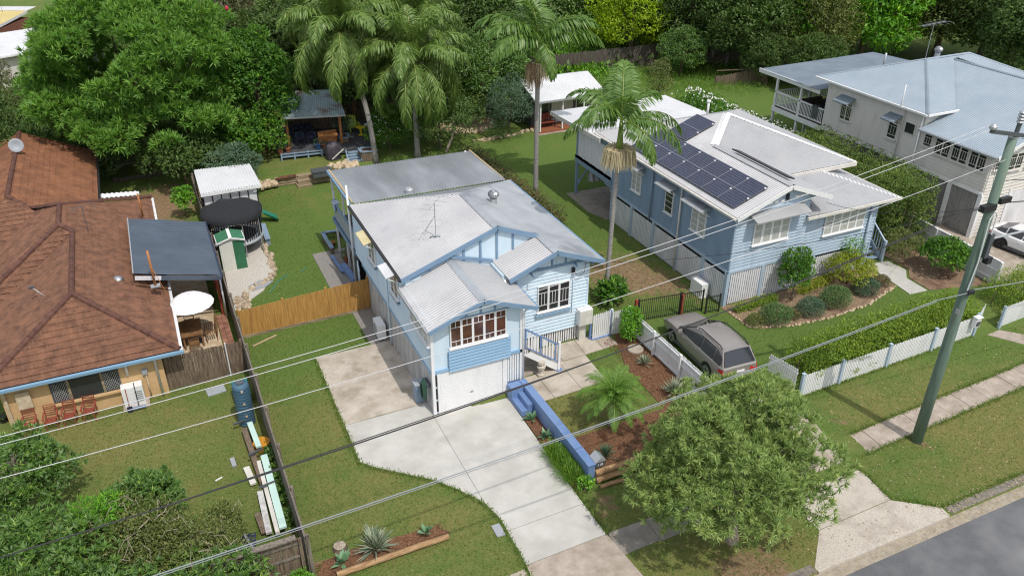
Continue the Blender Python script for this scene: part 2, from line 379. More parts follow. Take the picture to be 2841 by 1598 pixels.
mat('wire_grey', (0.26, 0.28, 0.31), 0.5)
mat('statue', (0.38, 0.33, 0.27), 0.9, (0.55, 0.50, 0.43), 6.0, 4, coord=W_)
mat('orange', (0.55, 0.25, 0.02), 0.6)
# leaves
leafmat('lf_jacaranda', (0.065, 0.18, 0.024), (0.22, 0.40, 0.06), trans=0.35)
leafmat('lf_dense', (0.030, 0.105, 0.010), (0.115, 0.27, 0.022), (0.28, 0.46, 0.04), trans=0.3)
leafmat('lf_front', (0.12, 0.205, 0.050), (0.33, 0.44, 0.125), (0.48, 0.52, 0.16), trans=0.28, gloss=0.03)
leafmat('lf_mango', (0.045, 0.115, 0.016), (0.13, 0.25, 0.032), (0.26, 0.36, 0.05), trans=0.25, gloss=0.05)
leafmat('lf_scrub', (0.080, 0.109, 0.026), (0.189, 0.232, 0.058), (0.348, 0.290, 0.102), trans=0.25)
leafmat('lf_dark', (0.045, 0.095, 0.022), (0.125, 0.205, 0.045), trans=0.3)
leafmat('lf_olive', (0.085, 0.115, 0.030), (0.20, 0.235, 0.065), (0.32, 0.32, 0.09), trans=0.28)
leafmat('lf_brush', (0.075, 0.085, 0.035), (0.18, 0.185, 0.075), trans=0.25)
leafmat('lf_lime', (0.16, 0.29, 0.006), (0.40, 0.54, 0.012), trans=0.4)
leafmat('lf_bright', (0.065, 0.203, 0.014), (0.189, 0.435, 0.032), (0.377, 0.609, 0.043), trans=0.35)
leafmat('lf_hedge', (0.075, 0.155, 0.012), (0.25, 0.37, 0.03), (0.42, 0.48, 0.04), trans=0.3, gloss=0.03)
leafmat('lf_photinia', (0.065, 0.080, 0.029), (0.174, 0.174, 0.065), (0.348, 0.072, 0.043), trans=0.2)
leafmat('lf_topiary', (0.051, 0.109, 0.036), (0.145, 0.246, 0.072), trans=0.2)
leafmat('lf_bluegreen', (0.051, 0.102, 0.058), (0.123, 0.196, 0.109), trans=0.2)
leafmat('lf_yellow', (0.13, 0.19, 0.012), (0.36, 0.41, 0.035), trans=0.3)
leafmat('lf_palm', (0.058, 0.138, 0.020), (0.167, 0.290, 0.051), (0.319, 0.377, 0.072), trans=0.3, gloss=0.05, rough=0.5)
leafmat('lf_cocos', (0.087, 0.167, 0.032), (0.232, 0.348, 0.080), (0.392, 0.435, 0.116), trans=0.3, gloss=0.04, rough=0.5)
leafmat('lf_date', (0.07, 0.17, 0.022), (0.21, 0.37, 0.06), trans=0.3, gloss=0.03)
leafmat('lf_agave', (0.110, 0.230, 0.110), (0.210, 0.360, 0.200), trans=0.1, gloss=0.05)
leafmat('lf_yucca', (0.130, 0.190, 0.120), (0.460, 0.500, 0.360), trans=0.1, gloss=0.05)
leafmat('lf_weeds', (0.072, 0.203, 0.014), (0.203, 0.435, 0.036), trans=0.35)
leafmat('lf_blade', (0.072, 0.174, 0.017), (0.203, 0.362, 0.043), trans=0.3)
leafmat('lf_turf', (0.06, 0.13, 0.016), (0.19, 0.27, 0.05), (0.30, 0.26, 0.10), trans=0.3, gloss=0.02)
leafmat('lf_flower', (0.700, 0.700, 0.660), (0.800, 0.800, 0.720), trans=0.2)
leafmat('lf_deadleaf', (0.320, 0.260, 0.140), (0.520, 0.440, 0.260), trans=0.1)
leafmat('chips', (0.100, 0.045, 0.022), (0.300, 0.160, 0.085), trans=0.05)
leafmat('lf_tall', (0.05, 0.10, 0.018), (0.17, 0.25, 0.045), (0.30, 0.34, 0.06), trans=0.28)
mat('grey_batten', (0.20, 0.19, 0.185), 0.9, (0.34, 0.33, 0.32), 6.0, 5, coord=W_, stretch=(2, 2, 0.2))
# ---------------------------------------------------------------- leaves
def leafmesh(name, P, D, N, L, W, tint, mat_, fold=0.0, droop=0.0):
    """one pointed leaf per row: base P, direction D, face normal N, length L, width W"""
    n = len(P)
    D = D/np.linalg.norm(D, axis=1, keepdims=True)
    Vv = np.cross(D, N); Vv /= (np.linalg.norm(Vv, axis=1, keepdims=True)+1e-9)
    L = np.broadcast_to(L, (n,))[:, None]; W = np.broadcast_to(W, (n,))[:, None]
    mid = P+D*L*0.45; tip = P+D*L; tip[:, 2] -= droop*L[:, 0]
    a = mid+Vv*W*.5; b = mid-Vv*W*.5
    verts = np.stack([P, a, tip, b], axis=1).reshape(-1, 3)
    m = bpy.data.meshes.new(name)
    m.vertices.add(4*n); m.vertices.foreach_set('co', verts.astype(np.float32).ravel())
    m.loops.add(4*n); m.loops.foreach_set('vertex_index', np.arange(4*n, dtype=np.int32))
    m.polygons.add(n); m.polygons.foreach_set('loop_start', np.arange(0, 4*n, 4, dtype=np.int32))
    at = m.attributes.new('tint', 'FLOAT', 'FACE'); at.data.foreach_set('value', np.clip(tint, 0, 1).astype(np.float32))
    m.update(calc_edges=True); m.validate(); setmat(m, mat_)
    return m
def unit(n):
    v = rng.normal(size=(n, 3)); return v/np.linalg.norm(v, axis=1, keepdims=True)
def scatter(blobs, n, up=0.35, shell=(0.72, 1.03), low=-0.75):
    """points on the outside of ellipsoid clumps -> position, outward normal, clump index"""
    C = np.array([b[0][:] for b in blobs], float); Rr = np.array([b[1] for b in blobs], float)
    w = (Rr[:, 0]*Rr[:, 1]+Rr[:, 0]*Rr[:, 2]); idx = rng.choice(len(blobs), n, p=w/w.sum())
    d = unit(n); bad = d[:, 2] < low; d[bad, 2] *= -1
    r = rng.uniform(shell[0], shell[1], n)[:, None]
    P = C[idx]+d*Rr[idx]*r
    nr = d/Rr[idx]; nr /= np.linalg.norm(nr, axis=1, keepdims=True)
    return P, nr, idx
def leaves(name, blobs, n, L, W, mat_, up=.35, spread=.8, hang=0.0, low=-.75, shell=(.72, 1.03), jl=.3):
    P, nr, idx = scatter(blobs, n, low=low, shell=shell)
    D = nr*.6+unit(n)*spread; D[:, 2] += up*.4-hang
    N = nr*.7+unit(n)*.4; N[:, 2] += .9; N[:, 1] -= .25
    ct = rng.uniform(-.18, .18, len(blobs))
    tint = rng.uniform(0.05, .85, n)+ct[idx]+(rng.random(n) < .05)*.5
    return leafmesh(name, P, D, N, L*rng.uniform(1-jl, 1+jl, n), W*rng.uniform(1-jl, 1+jl, n), tint, mat_)
def clump_leaves(parent, name, mat_, blobs, n, L, W, **k):
    return link(name, leaves(name, blobs, n, L, W, mat_, **k), parent)
def clumps(c, r, n, cr, flat=.6, low=-.25, seed=None, inner=.82, jit=0.):
    """clump ellipsoids set over a big ellipsoid crown"""
    g = np.random.default_rng(seed) if seed is not None else rng
    out = []; k = 0
    ga = math.pi*(3-math.sqrt(5))
    for i in range(n):
        z = 1-(i+.5)/n*(1-low); a = i*ga+g.uniform(-.35, .35); q_ = math.sqrt(max(0, 1-z*z))
        f = inner*g.uniform(.82-jit, 1.08+jit*.5)
        s = cr*g.uniform(.7, 1.3)
        out.append((Vector((c[0]+r[0]*q_*math.cos(a)*f, c[1]+r[1]*q_*math.sin(a)*f, c[2]+r[2]*z*f)), (s, s, s*flat)))
    return out
def trunk(parent, base, top, r0, r1, blobs, mat_='bark', nl=7, wob=.15, name='trunk'):
    base, top = Vector(base), Vector(top); mb = MB(); pts = []
    for i in range(6):
        t = i/5; pts.append(base.lerp(top, t)+Vector((random.uniform(-wob, wob), random.uniform(-wob, wob), 0))*math.sin(t*3))
    mb.tube(pts, [r0*1.25]+[r0+(r1-r0)*i/5 for i in range(1, 6)], 9)
    bl = sorted(blobs, key=lambda b: random.random())[:nl]
    for b in bl:
        s = pts[random.randint(2, 5)]; e = Vector(b[0][:]); m_ = s.lerp(e, .5)+Vector((0, 0, -.12*(e-s).length))
        mb.tube([s, m_, e], [r1*.75, r1*.5, r1*.2], 6)
    return part(name, mb, mat_, parent)
def rosettes(name, P, nr, k, L, W, mat_, cone=.75):
    """k narrow leaves fanned round each shoot"""
    n = len(P); PP = np.repeat(P, k, 0); NN = np.repeat(nr, k, 0)
    D = NN*rng.uniform(.25, 1.0, (n*k, 1))+unit(n*k)*cone
    N = NN*.4+unit(n*k)*.4; N[:, 2] += .9; N[:, 1] -= .25
    t0 = np.repeat(rng.uniform(-.2, .25, n), k)
    return leafmesh(name, PP, D, N, L*rng.uniform(.7, 1.25, n*k), W*rng.uniform(.8, 1.2, n*k), rng.uniform(0.05, .8, n*k)+t0+(rng.random(n*k) < .04)*.5, mat_)
def frond(name, L, e0, bend, lw, nl, ll, droop, mat_, vee=.4, w=.03, twist=0., stem=0.08, tip_drop=.0, plume=0.):
    """palm frond growing along +x: arching midrib with rows of leaflets"""
    seg = 14; pts = [np.array([0., 0., 0.])]; an = e0
    for i in range(seg):
        an -= bend/seg*(0.5+1.0*i/seg); pts.append(pts[-1]+np.array([math.cos(an), 0, math.sin(an)])*L/seg)
    pts = np.array(pts)
    P, D, N, Ls, tn = [], [], [], [], []
    for side in (-1, 1):
        for j in range(nl):
            t = stem+(1-stem)*(j+.5)/nl; x = t*seg; i = min(seg-1, int(x)); p = pts[i]+(pts[i+1]-pts[i])*(x-i)
            tan = pts[i+1]-pts[i]; tan /= np.linalg.norm(tan); nz = np.array([-tan[2], 0, tan[0]])
            pf = math.sin(math.pi*(.12+.83*t))**.7
            d = tan*(.35+.55*t)+np.array([0, side, 0])*(1-.25*t)+nz*(vee+plume*rng.uniform(-.8, .8))
            d /= np.linalg.norm(d); d[2] -= droop*rng.uniform(.6, 1.3); d /= np.linalg.norm(d)
            l = ll*pf*rng.uniform(.85, 1.1)
            # two pieces: out, then hanging
            P.append(p); D.append(d); Ls.append(l*.62); N.append(nz+rng.normal(size=3)*.25); tn.append(rng.uniform(.1, .8))
            q_ = p+d*l*.42; d2 = d.copy(); d2[2] -= droop*1.3+.15; d2 /= np.linalg.norm(d2)
            P.append(q_); D.append(d2); Ls.append(l*.62); N.append(nz+rng.normal(size=3)*.25); tn.append(tn[-1]+rng.uniform(0, .12))
    m = leafmesh(name, np.array(P), np.array(D), np.array(N), np.array(Ls), w, np.array(tn), mat_)
    # midrib joined to the leaf mesh
    import bmesh
    bm = bmesh.new(); bm.from_mesh(m); lay = bm.faces.layers.float.get('tint') or bm.faces.layers.float.new('tint')
    rr = [0.035*(1-.85*i/seg) for i in range(seg+1)]; prev = None
    for i in range(seg+1):
        ring = [bm.verts.new((pts[i][0]+0, pts[i][1]+rr[i]*math.cos(a), pts[i][2]+rr[i]*math.sin(a))) for a in (0.5, 2.6, 4.7)]
        if prev:
            for k in range(3):
                f = bm.faces.new((prev[k], prev[(k+1) % 3], ring[(k+1) % 3], ring[k])); f[lay] = .98
        prev = ring
    bm.to_mesh(m); bm.free()
    return m
# ---------------------------------------------------------------- terrain
def sst(t, a, b):
    t = min(1, max(0, (t-a)/(b-a))); return t*t*(3-2*t)
def hgt(x, y):
    h = 0.0
    if y < 12.45: return -0.135
    if y < 41:
        if x > 18.2:
            k = sst(x, 21.9, 22.6)
            h = 0.5*(sst(y, 14.5, 21.0)*(1-k) + sst(y, 20.15, 21.4)*k)
        elif y < 25.0:
            h = 0.5 if (x > 12.0 and y > 19.06) else 0.0
        else:
            h = 0.5*sst(x, 9.0, 12.0)
    else:
        h = 0.5*sst(x, 9.0+0.3*min(4, y-41), 15.0)
    if 5.2 < x < 16 and y > 50.9:
        h = max(h, 0.6*sst(y, 51.6, 51.9)*sst(x, 5.2, 6.2))
    if x < 5.2 and y > 50.9: h = max(h, 0.35*sst(y, 52, 58))
    return h
DRY = [(3.0, 26.5, 2.2, .45), (3.5, 22.0, 3.0, .3), (6.5, 19.6, 1.8, .35), (5.6, 22.6, 1.6, .2), (-3.0, 27.5, 5.0, .45), (-4.5, 29.8, 2.5, .3), (13.4, 22.3, 1.6, .75), (12.7, 20.8, 1.2, .7), (15.5, 22.7, 1.0, .3),
       (15.0, 21.5, 3.0, .2), (26.5, 14.8, 4.0, .42), (30, 14.6, 4, .4), (24.3, 18.5, 2.0, .4), (26, 17.9, 4.0, .25), (21.0, 31.0, 2.4, .7), (6, 17, 3, .2), (13, 15, 3, .45), (16, 13, 2.5, .5), (4.2, 43, 2.5, .1), (9, 53.5, 3, .3)]
BARE = [(20.8, 31.2, 2.6, 1.0), (22.3, 29.3, 1.1, .6), (22.9, 27.6, 1.0, .5), (15.2, 12.9, 1.4, .8), (14.0, 13.5, 1.2, .6), (-2.0, 49.0, 3.0, .55), (0.5, 45.0, 1.6, .75), (0.0, 52.0, 3.5, .8), (6, 60, 5, .8), (14.5, 18.2, 1.6, .35), (11.9, 18.0, .8, .7), (24.6, 15.5, .7, .6),
        (22.9, 17.9, .9, .5), (2.9, 34.0, 1.0, .4), (6.9, 33.9, 1.0, .3), (2.4, 19.3, .7, .7), (8.4, 60, 4, .5), (-2.2, 26.2, .8, .35), (13.2, 20.6, 1.0, .5), (12.4, 22.4, .6, .5), (33, 13.2, 3, .3), (20.3, 41.5, .8, .4), (1.25, 24.5, .8, .5), (22.2, 57, 1.6, .8)]
LUSH = [(20, 45, 6, .5), (24, 22, 4, .6), (31, 22.6, 3, .6), (40, 60, 10, .55), (6, 42, 3.5, .35), (5.5, 32, 2.5, .35), (48, 50, 8, .4), (25, 43, 5, .3), (24.8, 15.0, 1.2, .3), (21.5, 23, 2, .5), (5, 37.5, 2, .4), (4, 46, 2, .3)]
def field(L, X, Y):
    a = np.zeros_like(X)
    for cx, cy, r, s in L: a += s*np.exp(-((X-cx)**2+(Y-cy)**2)/(r*r)*1.2)
    return a
def make_ground():
    xs = sorted(set(np.round(np.concatenate([np.linspace(-500, -16, 20), np.arange(-16, 62, 0.42), np.linspace(62, 600, 24), [11.88, 12.0, 12.02, 18.19, 18.21]]), 3).tolist()))
    ys = sorted(set(np.round(np.concatenate([np.linspace(-300, 8, 10), np.arange(8, 74, 0.42), np.linspace(74, 900, 30), [12.44, 12.46, 19.05, 19.07, 51.6, 51.9]]), 3).tolist()))
    V = [(x, y, hgt(x, y)) for y in ys for x in xs]
    nx = len(xs)
    Fc = [(j*nx+i, j*nx+i+1, (j+1)*nx+i+1, (j+1)*nx+i) for j in range(len(ys)-1) for i in range(nx-1)]
    m = bpy.data.meshes.new('ground'); m.from_pydata(V, [], Fc); m.shade_smooth()
    P = np.array(V); dry = 0.22+field(DRY, P[:, 0], P[:, 1])-field(LUSH, P[:, 0], P[:, 1]); bare = field(BARE, P[:, 0], P[:, 1])
    for nme, arr in (('dry', dry), ('bare', bare)):
        a = m.attributes.new(nme, 'FLOAT', 'POINT'); a.data.foreach_set('value', arr.astype(np.float32))
    o = link('ground', m, mat='grass'); o['kind'] = 'structure'
    return o
make_ground()
def sheet(name, poly, z, th, material, parent=None):
    mb = MB().prism([(p[0], p[1]) for p in poly], z-th, z)
    return struct(name, mb, material, parent) if parent is None else part(name, mb, material, parent)
# road, channel, kerb
struct('road', MB().box((-120, -2, -0.4), (160, 12.02, -0.118)), 'asphalt')
struct('kerb_channel', MB().box((-120, 12.02, -0.4), (160, 12.46, -0.108)), 'channel')
kb = MB()
for a, b in ((-120, 7.6), (11.7, 16.6), (22.7, 160)):
    kb.add([(a, 12.42, -0.4), (b, 12.42, -0.4), (b, 12.46, 0.012), (a, 12.46, 0.012), (a, 12.78, -0.4), (b, 12.78, -0.4), (b, 12.76, 0.014), (a, 12.76, 0.014)],
           [(0, 1, 2, 3), (3, 2, 6, 7), (7, 6, 5, 4), (0, 3, 7, 4), (1, 5, 6, 2)])
struct('kerb', kb, 'kerb')
# driveway of the blue house
drv = [(4.64, 25.86), (4.62, 23.57), (4.99, 23.09), (5.9, 22.3), (6.87, 21.46), (7.51, 20.57), (8.05, 19.7), (8.26, 18.67), (8.2, 16.55), (11.23, 16.62), (11.2, 18.03), (11.19, 19.04), (11.3, 25.1), (8.05, 25.1), (8.2, 25.86)]
ctr = 8.12
def clipx(poly, x, keep):
    out = []
    for i in range(len(poly)):
        a, b = poly[i], poly[(i+1) % len(poly)]
        ia, ib = (a[0] <= x) == keep, (b[0] <= x) == keep
        if ia: out.append(a)
        if ia != ib:
            t = (x-a[0])/(b[0]-a[0]); out.append((x, a[1]+t*(b[1]-a[1])))
    return out
dw = thing('driveway', 'pale grey concrete driveway leading up to the white garage door', 'driveway', (8, 20, 0)); dw['kind'] = 'structure'
left = [p for p in drv[:8]]
lp = [(4.64, 25.86), (4.62, 23.57), (4.99, 23.09), (5.9, 22.3), (6.87, 21.46), (7.51, 20.57), (8.037, 19.7), (8.037, 25.0), (8.2, 25.0), (8.2, 25.88)]
sheet('slab', lp, 0.030, 0.12, 'new_concrete', dw)
sheet('slab', [(8.05, 25.04), (8.05, 21.34), (11.23, 21.41), (11.29, 25.04)], 0.032, 0.12, 'new_concrete', dw)
sheet('slab', [(8.05, 21.33), (8.05, 19.7), (8.26, 18.67), (8.24, 18.15), (11.20, 18.2), (11.2, 19.04), (11.23, 21.40)], 0.031, 0.12, 'new_concrete', dw)
sheet('slab', [(8.24, 18.13), (8.2, 16.57), (11.23, 16.64), (11.20, 18.18)], 0.029, 0.12, 'new_concrete', dw)
sheet('crossing', [(8.19, 16.55), (7.75, 12.40), (11.6, 12.40), (11.24, 16.62)], 0.022, 0.12, 'path_concrete', dw)
pad = thing('concrete_pad', 'stained brown concrete parking pad beside the blue house', 'concrete pad', (6, 28, 0)); pad['kind'] = 'structure'
sheet('slab', [(4.65, 31.02), (4.64, 28.45), (8.2, 28.43), (8.2, 31.02)], 0.027, 0.1, 'old_concrete', pad)
sheet('slab', [(4.64, 28.43), (4.63, 25.88), (6.15, 25.93), (8.2, 25.89), (8.2, 28.41)], 0.026, 0.1, 'old_concrete', pad)
# terrace paving
tp = thing('paved_path', 'worn concrete slabs on the raised lawn by the front stairs', 'path', (14, 25, 0.5)); tp['kind'] = 'structure'
for k, q_ in enumerate([[(12.16, 24.96), (12.3, 23.45), (12.75, 23.45), (12.75, 25.2), (12.16, 25.2)], [(12.77, 25.2), (12.77, 23.45), (14.05, 23.5), (14.05, 25.5), (12.77, 25.5)], [(14.07, 25.55), (14.07, 23.52), (15.28, 23.62), (15.38, 25.6)],
            [(14.3, 26.85), (14.3, 25.62), (15.4, 25.64), (15.5, 26.85)], [(15.52, 26.85), (15.42, 25.65), (16.35, 25.7), (16.4, 26.6), (16.2, 26.85)], [(16.42, 26.6), (16.37, 25.7), (17.15, 25.76), (17.1, 26.6)], [(12.1, 26.85), (12.16, 25.24), (14.28, 25.54), (14.28, 26.85)]]):
    sheet('slab', q_, 0.528+0.002*(k % 3), 0.1, 'old_concrete' if k != 5 and k != 6 else 'path_concrete', tp)
# footpath along the street: one slab after another
fp = thing('footpath', 'narrow slab footpath across the grass strip by the street', 'footpath', (28, 16.5, 0)); fp['kind'] = 'structure'
x = 21.45
k = 0
while x < 44:
    w = 1.16 if k % 3 else 1.75
    y0 = 15.98+(x-21.4)*0.045; y1 = 17.06+(x-21.4)*0.045
    sheet('slab', [(x, y0), (x+w-0.025, y0+0.05), (x+w-0.025, y1+0.04), (x, y1)], 0.016+0.004*(k % 2), 0.1, 'path_concrete', fp); x += w; k += 1
x = 11.28
while x < 17.4:
    sheet('slab', [(x, 15.62), (x+1.48, 15.66), (x+1.48, 16.66), (x, 16.66)], 0.018, 0.1, 'dark_shaded_concrete', fp); x += 1.5  # slabs behind the street tree: shade painted in as a darker concrete
for x in (3.6, 5.1, 6.6):
    sheet('slab', [(x, 15.5), (x+1.48, 15.5), (x+1.48, 16.45), (x, 16.4)], 0.012, 0.1, 'path_concrete', fp)
# driveway apron of the grey-blue house
ap = thing('driveway_apron', 'pale pebbly concrete driveway apron flaring to the road', 'driveway', (19.5, 14, 0)); ap['kind'] = 'structure'
sheet('slab', [(16.64, 12.40), (22.55, 12.40), (22.6, 12.8), (21.25, 13.83), (17.92, 13.77), (16.64, 12.6)], 0.012, 0.14, 'aggregate', ap)
sheet('slab', [(17.92, 13.79), (21.25, 13.85), (21.39, 15.15), (21.22, 16.0), (17.86, 15.9)], 0.030, 0.14, 'aggregate', ap)
am = MB().slab([(18.3, 20.1, hgt(19, 20.1)+.03), (18.3, 15.92, hgt(19, 15.92)+.03), (21.2, 16.0, hgt(19, 16.0)+.03), (21.9, 20.1, hgt(19, 20.1)+.03)], .1)
part('slab', am, 'path_concrete', ap)
sheet('path_to_stairs', [(33.0, 26.8), (34.44, 26.65), (34.52, 25.5), (33.86, 24.85), (33.8, 23.5), (32.7, 23.57), (33.0, 26.0)], 0.53, 0.1, 'new_concrete')
sheet('path_to_gate', [(33.8, 19.9), (34.7, 19.95), (36.6, 17.8), (35.3, 17.6)], 0.018, 0.1, 'path_concrete')
sheet('carport_slab', [(23.0, 41.75), (22.9, 38.8), (23.35, 37.35), (29.0, 37.35), (29.0, 41.6)], 0.525, 0.1, 'dark_shaded_concrete')
sheet('neighbour_driveway', [(40.8, 33.5), (40.8, 28.8), (38.2, 28.6), (38.0, 21.0), (39.5, 12.8), (48, 12.8), (47.5, 26), (47.5, 33.5)], 0.52, 0.4, 'path_concrete')
# planting beds
def bed(name, poly, z, material): return sheet(name, poly, z, 0.08, material)
bed('garden_bed', [(1.9, 18.75), (2.6, 18.66), (6.3, 18.7), (6.42, 18.95), (6.05, 19.3), (4.7, 19.45), (3.1, 19.55), (2.2, 19.4)], 0.05, 'mulch')
bed('garden_bed', [(16.46, 21.0), (16.46, 21.52), (16.53, 24.08), (17.1, 25.65), (17.4, 26.5), (18.2, 26.4), (18.1, 21.0)], 0.53, 'mulch')
bed('garden_bed', [(12.12, 19.1), (17.9, 19.1), (18.05, 20.95), (16.0, 21.0), (12.3, 20.9)], 0.545, 'mulch')
bed('garden_bed', [(11.3, 23.4), (11.83, 23.4), (11.83, 19.05), (11.25, 19.05)], 0.06, 'mulch')
bed('garden_bed', [(23.3, 26.45), (23.4, 24.5), (23.9, 24.1), (25.2, 23.78), (27.4, 23.55), (30.1, 23.7), (31.6, 24.15), (32.7, 24.5), (32.95, 26.7), (28.1, 26.75), (28.1, 26.45)], 0.54, 'tan_mulch')
bed('garden_bed', [(33.95, 23.5), (34.0, 24.8), (34.7, 25.5), (34.7, 27.5), (37.0, 27.5), (37.4, 22.5)], 0.53, 'tan_mulch')
sheet('gravel_patch', [(1.9, 36.6), (2.6, 37.2), (3.6, 38.1), (4.4, 39.6), (4.65, 41.0), (4.3, 42.8), (4.6, 44.5), (4.9, 46.6), (1.9, 46.8)], 0.035, 0.08, 'gravel')
sheet('gravel_path', [(7.15, 34.4), (7.2, 31.04), (8.2, 31.04), (8.2, 34.4)], 0.03, 0.08, 'bluemetal')
sheet('flat_stone', [tuple(U('B1', *p)[:2]) for p in ((1870, 1075), (1960, 1030), (2060, 1035), (2000, 1080), (1900, 1115))], 0.07, 0.06, 'galv')
sheet('patio_slab', [(-1.45, 31.45), (1.0, 31.6), (1.05, 42.5), (-1.45, 42.5)], 0.03, 0.1, 'sandstone')
sheet('fire_pit_circle', [(22.2+2.0*math.cos(a*math.pi/8), 56.4+1.7*math.sin(a*math.pi/8)) for a in range(16)], 0.53, 0.1, 'sand')
sheet('stepping_slab', [tuple(U('A3', *p, .5)[:2]) for p in ((90, 1060), (215, 1015), (255, 1040), (110, 1068))], 0.54, 0.1, 'sandstone')
sheet('undercroft_slab', [(6.75, 35.3), (6.75, 41.0), (11.5, 41.2), (11.5, 36.2), (8.1, 36.2), (8.1, 35.3)], 0.05, 0.12, 'bluemetal')
# ---------------------------------------------------------------- building helpers
def corr(poly, e0, e1, pitch=0.15, amp=0.024, n=6):
    """corrugated sheet over a convex polygon; ribs run up the slope, square to the eave e0-e1"""
    P = [Vector(p) for p in poly]; O = Vector(e0); s = (Vector(e1)-O).normalized()
    nrm = Vector((0, 0, 0))
    for i in range(len(P)): nrm += (P[i]-P[0]).cross(P[(i+1) % len(P)]-P[0])
    nrm.normalize()
    if nrm.z < 0: nrm = -nrm
    t = nrm.cross(s).normalized()
    S = [((p-O).dot(s), (p-O).dot(t)) for p in P]; d0 = sum((p-O).dot(nrm) for p in P)/len(P)
    s0, s1 = min(a for a, b in S), max(a for a, b in S)
    k0, k1 = math.ceil(s0*n/pitch), math.floor(s1*n/pitch)
    ks = [s0+1e-4]+[k*pitch/n for k in range(k0, k1+1) if s0+1e-3 < k*pitch/n < s1-1e-3]+[s1-1e-4]
    mb = MB(); V = []
    for a in ks:
        hit = []
        for i in range(len(S)):
            p, q = S[i], S[(i+1) % len(S)]
            if (p[0]-a)*(q[0]-a) <= 0 and abs(p[0]-q[0]) > 1e-9:
                hit.append(p[1]+(a-p[0])/(q[0]-p[0])*(q[1]-p[1]))
        if not hit: hit = [0, 0]
        w = nrm*(d0+amp*math.sin(a*2*math.pi/pitch))
        V += [O+s*a+t*min(hit)+w, O+s*a+t*max(hit)+w]
    mb.add(V, [(2*i, 2*i+2, 2*i+3, 2*i+1) for i in range(len(ks)-1)])
    return mb
def sheetroof(poly, e0, e1, mat_, parent, name='roof_slope', **k):
    return part(name, corr(poly, e0, e1, **k), mat_, parent, smooth=True)
def _board():
    return MB().add([(0, -0.05, 0), (1, -0.05, 0), (1, -0.006, 1), (0, -0.006, 1), (0, 0.01, 0), (1, 0.01, 0), (1, 0.01, 1), (0, 0.01, 1)],
                    [(0, 1, 2, 3), (0, 4, 5, 1), (0, 3, 7, 4), (1, 5, 6, 2), (2, 6, 7, 3)])
FRONT, LEFT = 0.0, -math.pi/2                  # walls facing -Y and -X
def boards(parent, face, a0, a1, at, z0, z1, mat_, pitch=0.165, lim=None):
    """weatherboards: a0..a1 along the wall (x for a front wall, y for a side wall), at = wall plane"""
    n = max(1, round((z1-z0)/pitch)); h = (z1-z0)/n
    me = shared('weatherboard', _board, mat_)
    for i in range(n):
        z = z0+i*h; b0, b1 = a0, a1
        if lim:
            r = lim(z+h*0.5)
            if r is None: continue
            b0, b1 = max(a0, r[0]), min(a1, r[1])
            if b1-b0 < 0.08: continue
        if face == FRONT: M = T(b0, at, z, 0, (b1-b0, 1, h*.93))
        else: M = T(at, b1, z, LEFT, (b1-b0, 1, h*.93))
        link('weatherboard', me, parent, M)
def battens(parent, face, a0, a1, at, z0, z1, mat_, w=0.07, gap=0.035, th=0.02, name='batten', top=None):
    me = shared('batten_%g_%g' % (w, th), lambda: MB().box((-w/2, -th, 0), (w/2, 0, 1)), mat_)
    a = a0+w/2; k = 0
    while a < a1:
        zt = top(a) if top else z1
        rz = FRONT if face == FRONT else LEFT
        M = T(a, at, z0, rz, (1, 1, zt-z0)) if face == FRONT else T(at, a, z0, rz, (1, 1, zt-z0))
        link(name, me, parent, M); a += w+gap; k += 1
def window(parent, face, a0, a1, at, z0, z1, lay, frame='white', pane='glass', proud=0.05, sill=True, fw=0.048):
    """lay: list of sashes; each sash is a list of rows (relative height, number of lights), bottom to top"""
    W = a1-a0; H = z1-z0; n = len(lay); sw = W/n; proud = max(proud, .08)
    panes = []
    for i, rows in enumerate(lay):
        x0, x1 = i*sw+fw, (i+1)*sw-fw; zb = fw; tot = sum(r[0] for r in rows); hh = H-2*fw
        for rh, nl in rows:
            h = hh*rh/tot; lw = (x1-x0)/nl
            for j in range(nl):
                panes.append((x0+j*lw+0.008, zb+0.01, x0+(j+1)*lw-0.008, zb+h-0.01))
            zb += h
    M = T(a0, at, z0) if face == FRONT else T(at, a1, z0, LEFT)
    # frame built of bars round every light, so that panes are recessed
    f2 = MB(); xs = sorted({0, W} | {p[0] for p in panes} | {p[2] for p in panes})
    f2.box((0, -0.01, 0), (W, 0.0, H))
    for i, rows in enumerate(lay):
        x0, x1 = i*sw, (i+1)*sw; g = fw
        f2.box((x0, -proud, 0), (x0+g, 0, H)); f2.box((x1-g, -proud, 0), (x1, 0, H))
        f2.box((x0+g, -proud, 0), (x1-g, 0, g)); f2.box((x0+g, -proud, H-g), (x1-g, 0, H))
        zb = g; tot = sum(r[0] for r in rows); hh = H-2*g
        for ri, (rh, nl) in enumerate(rows):
            h = hh*rh/tot
            if ri: f2.box((x0+g, -proud+0.008, zb-0.013), (x1-g, 0, zb+0.013))
            for j in range(1, nl):
                xc = x0+g+(x1-x0-2*g)*j/nl
                f2.box((xc-0.010, -proud+0.009, zb+0.013), (xc+0.010, 0, zb+h-0.013))
            zb += h
    o = part('window', f2, frame, parent, M)
    for p in panes:
        sub(o, 'pane', MB().box((p[0], -proud+.016, p[1]), (p[2], -proud+.03, p[3])), pane)
    if sill: sub(o, 'sill', MB().box((-0.05, -proud-0.07, -0.05), (W+0.05, 0.0, -0.002)), frame)
    return o
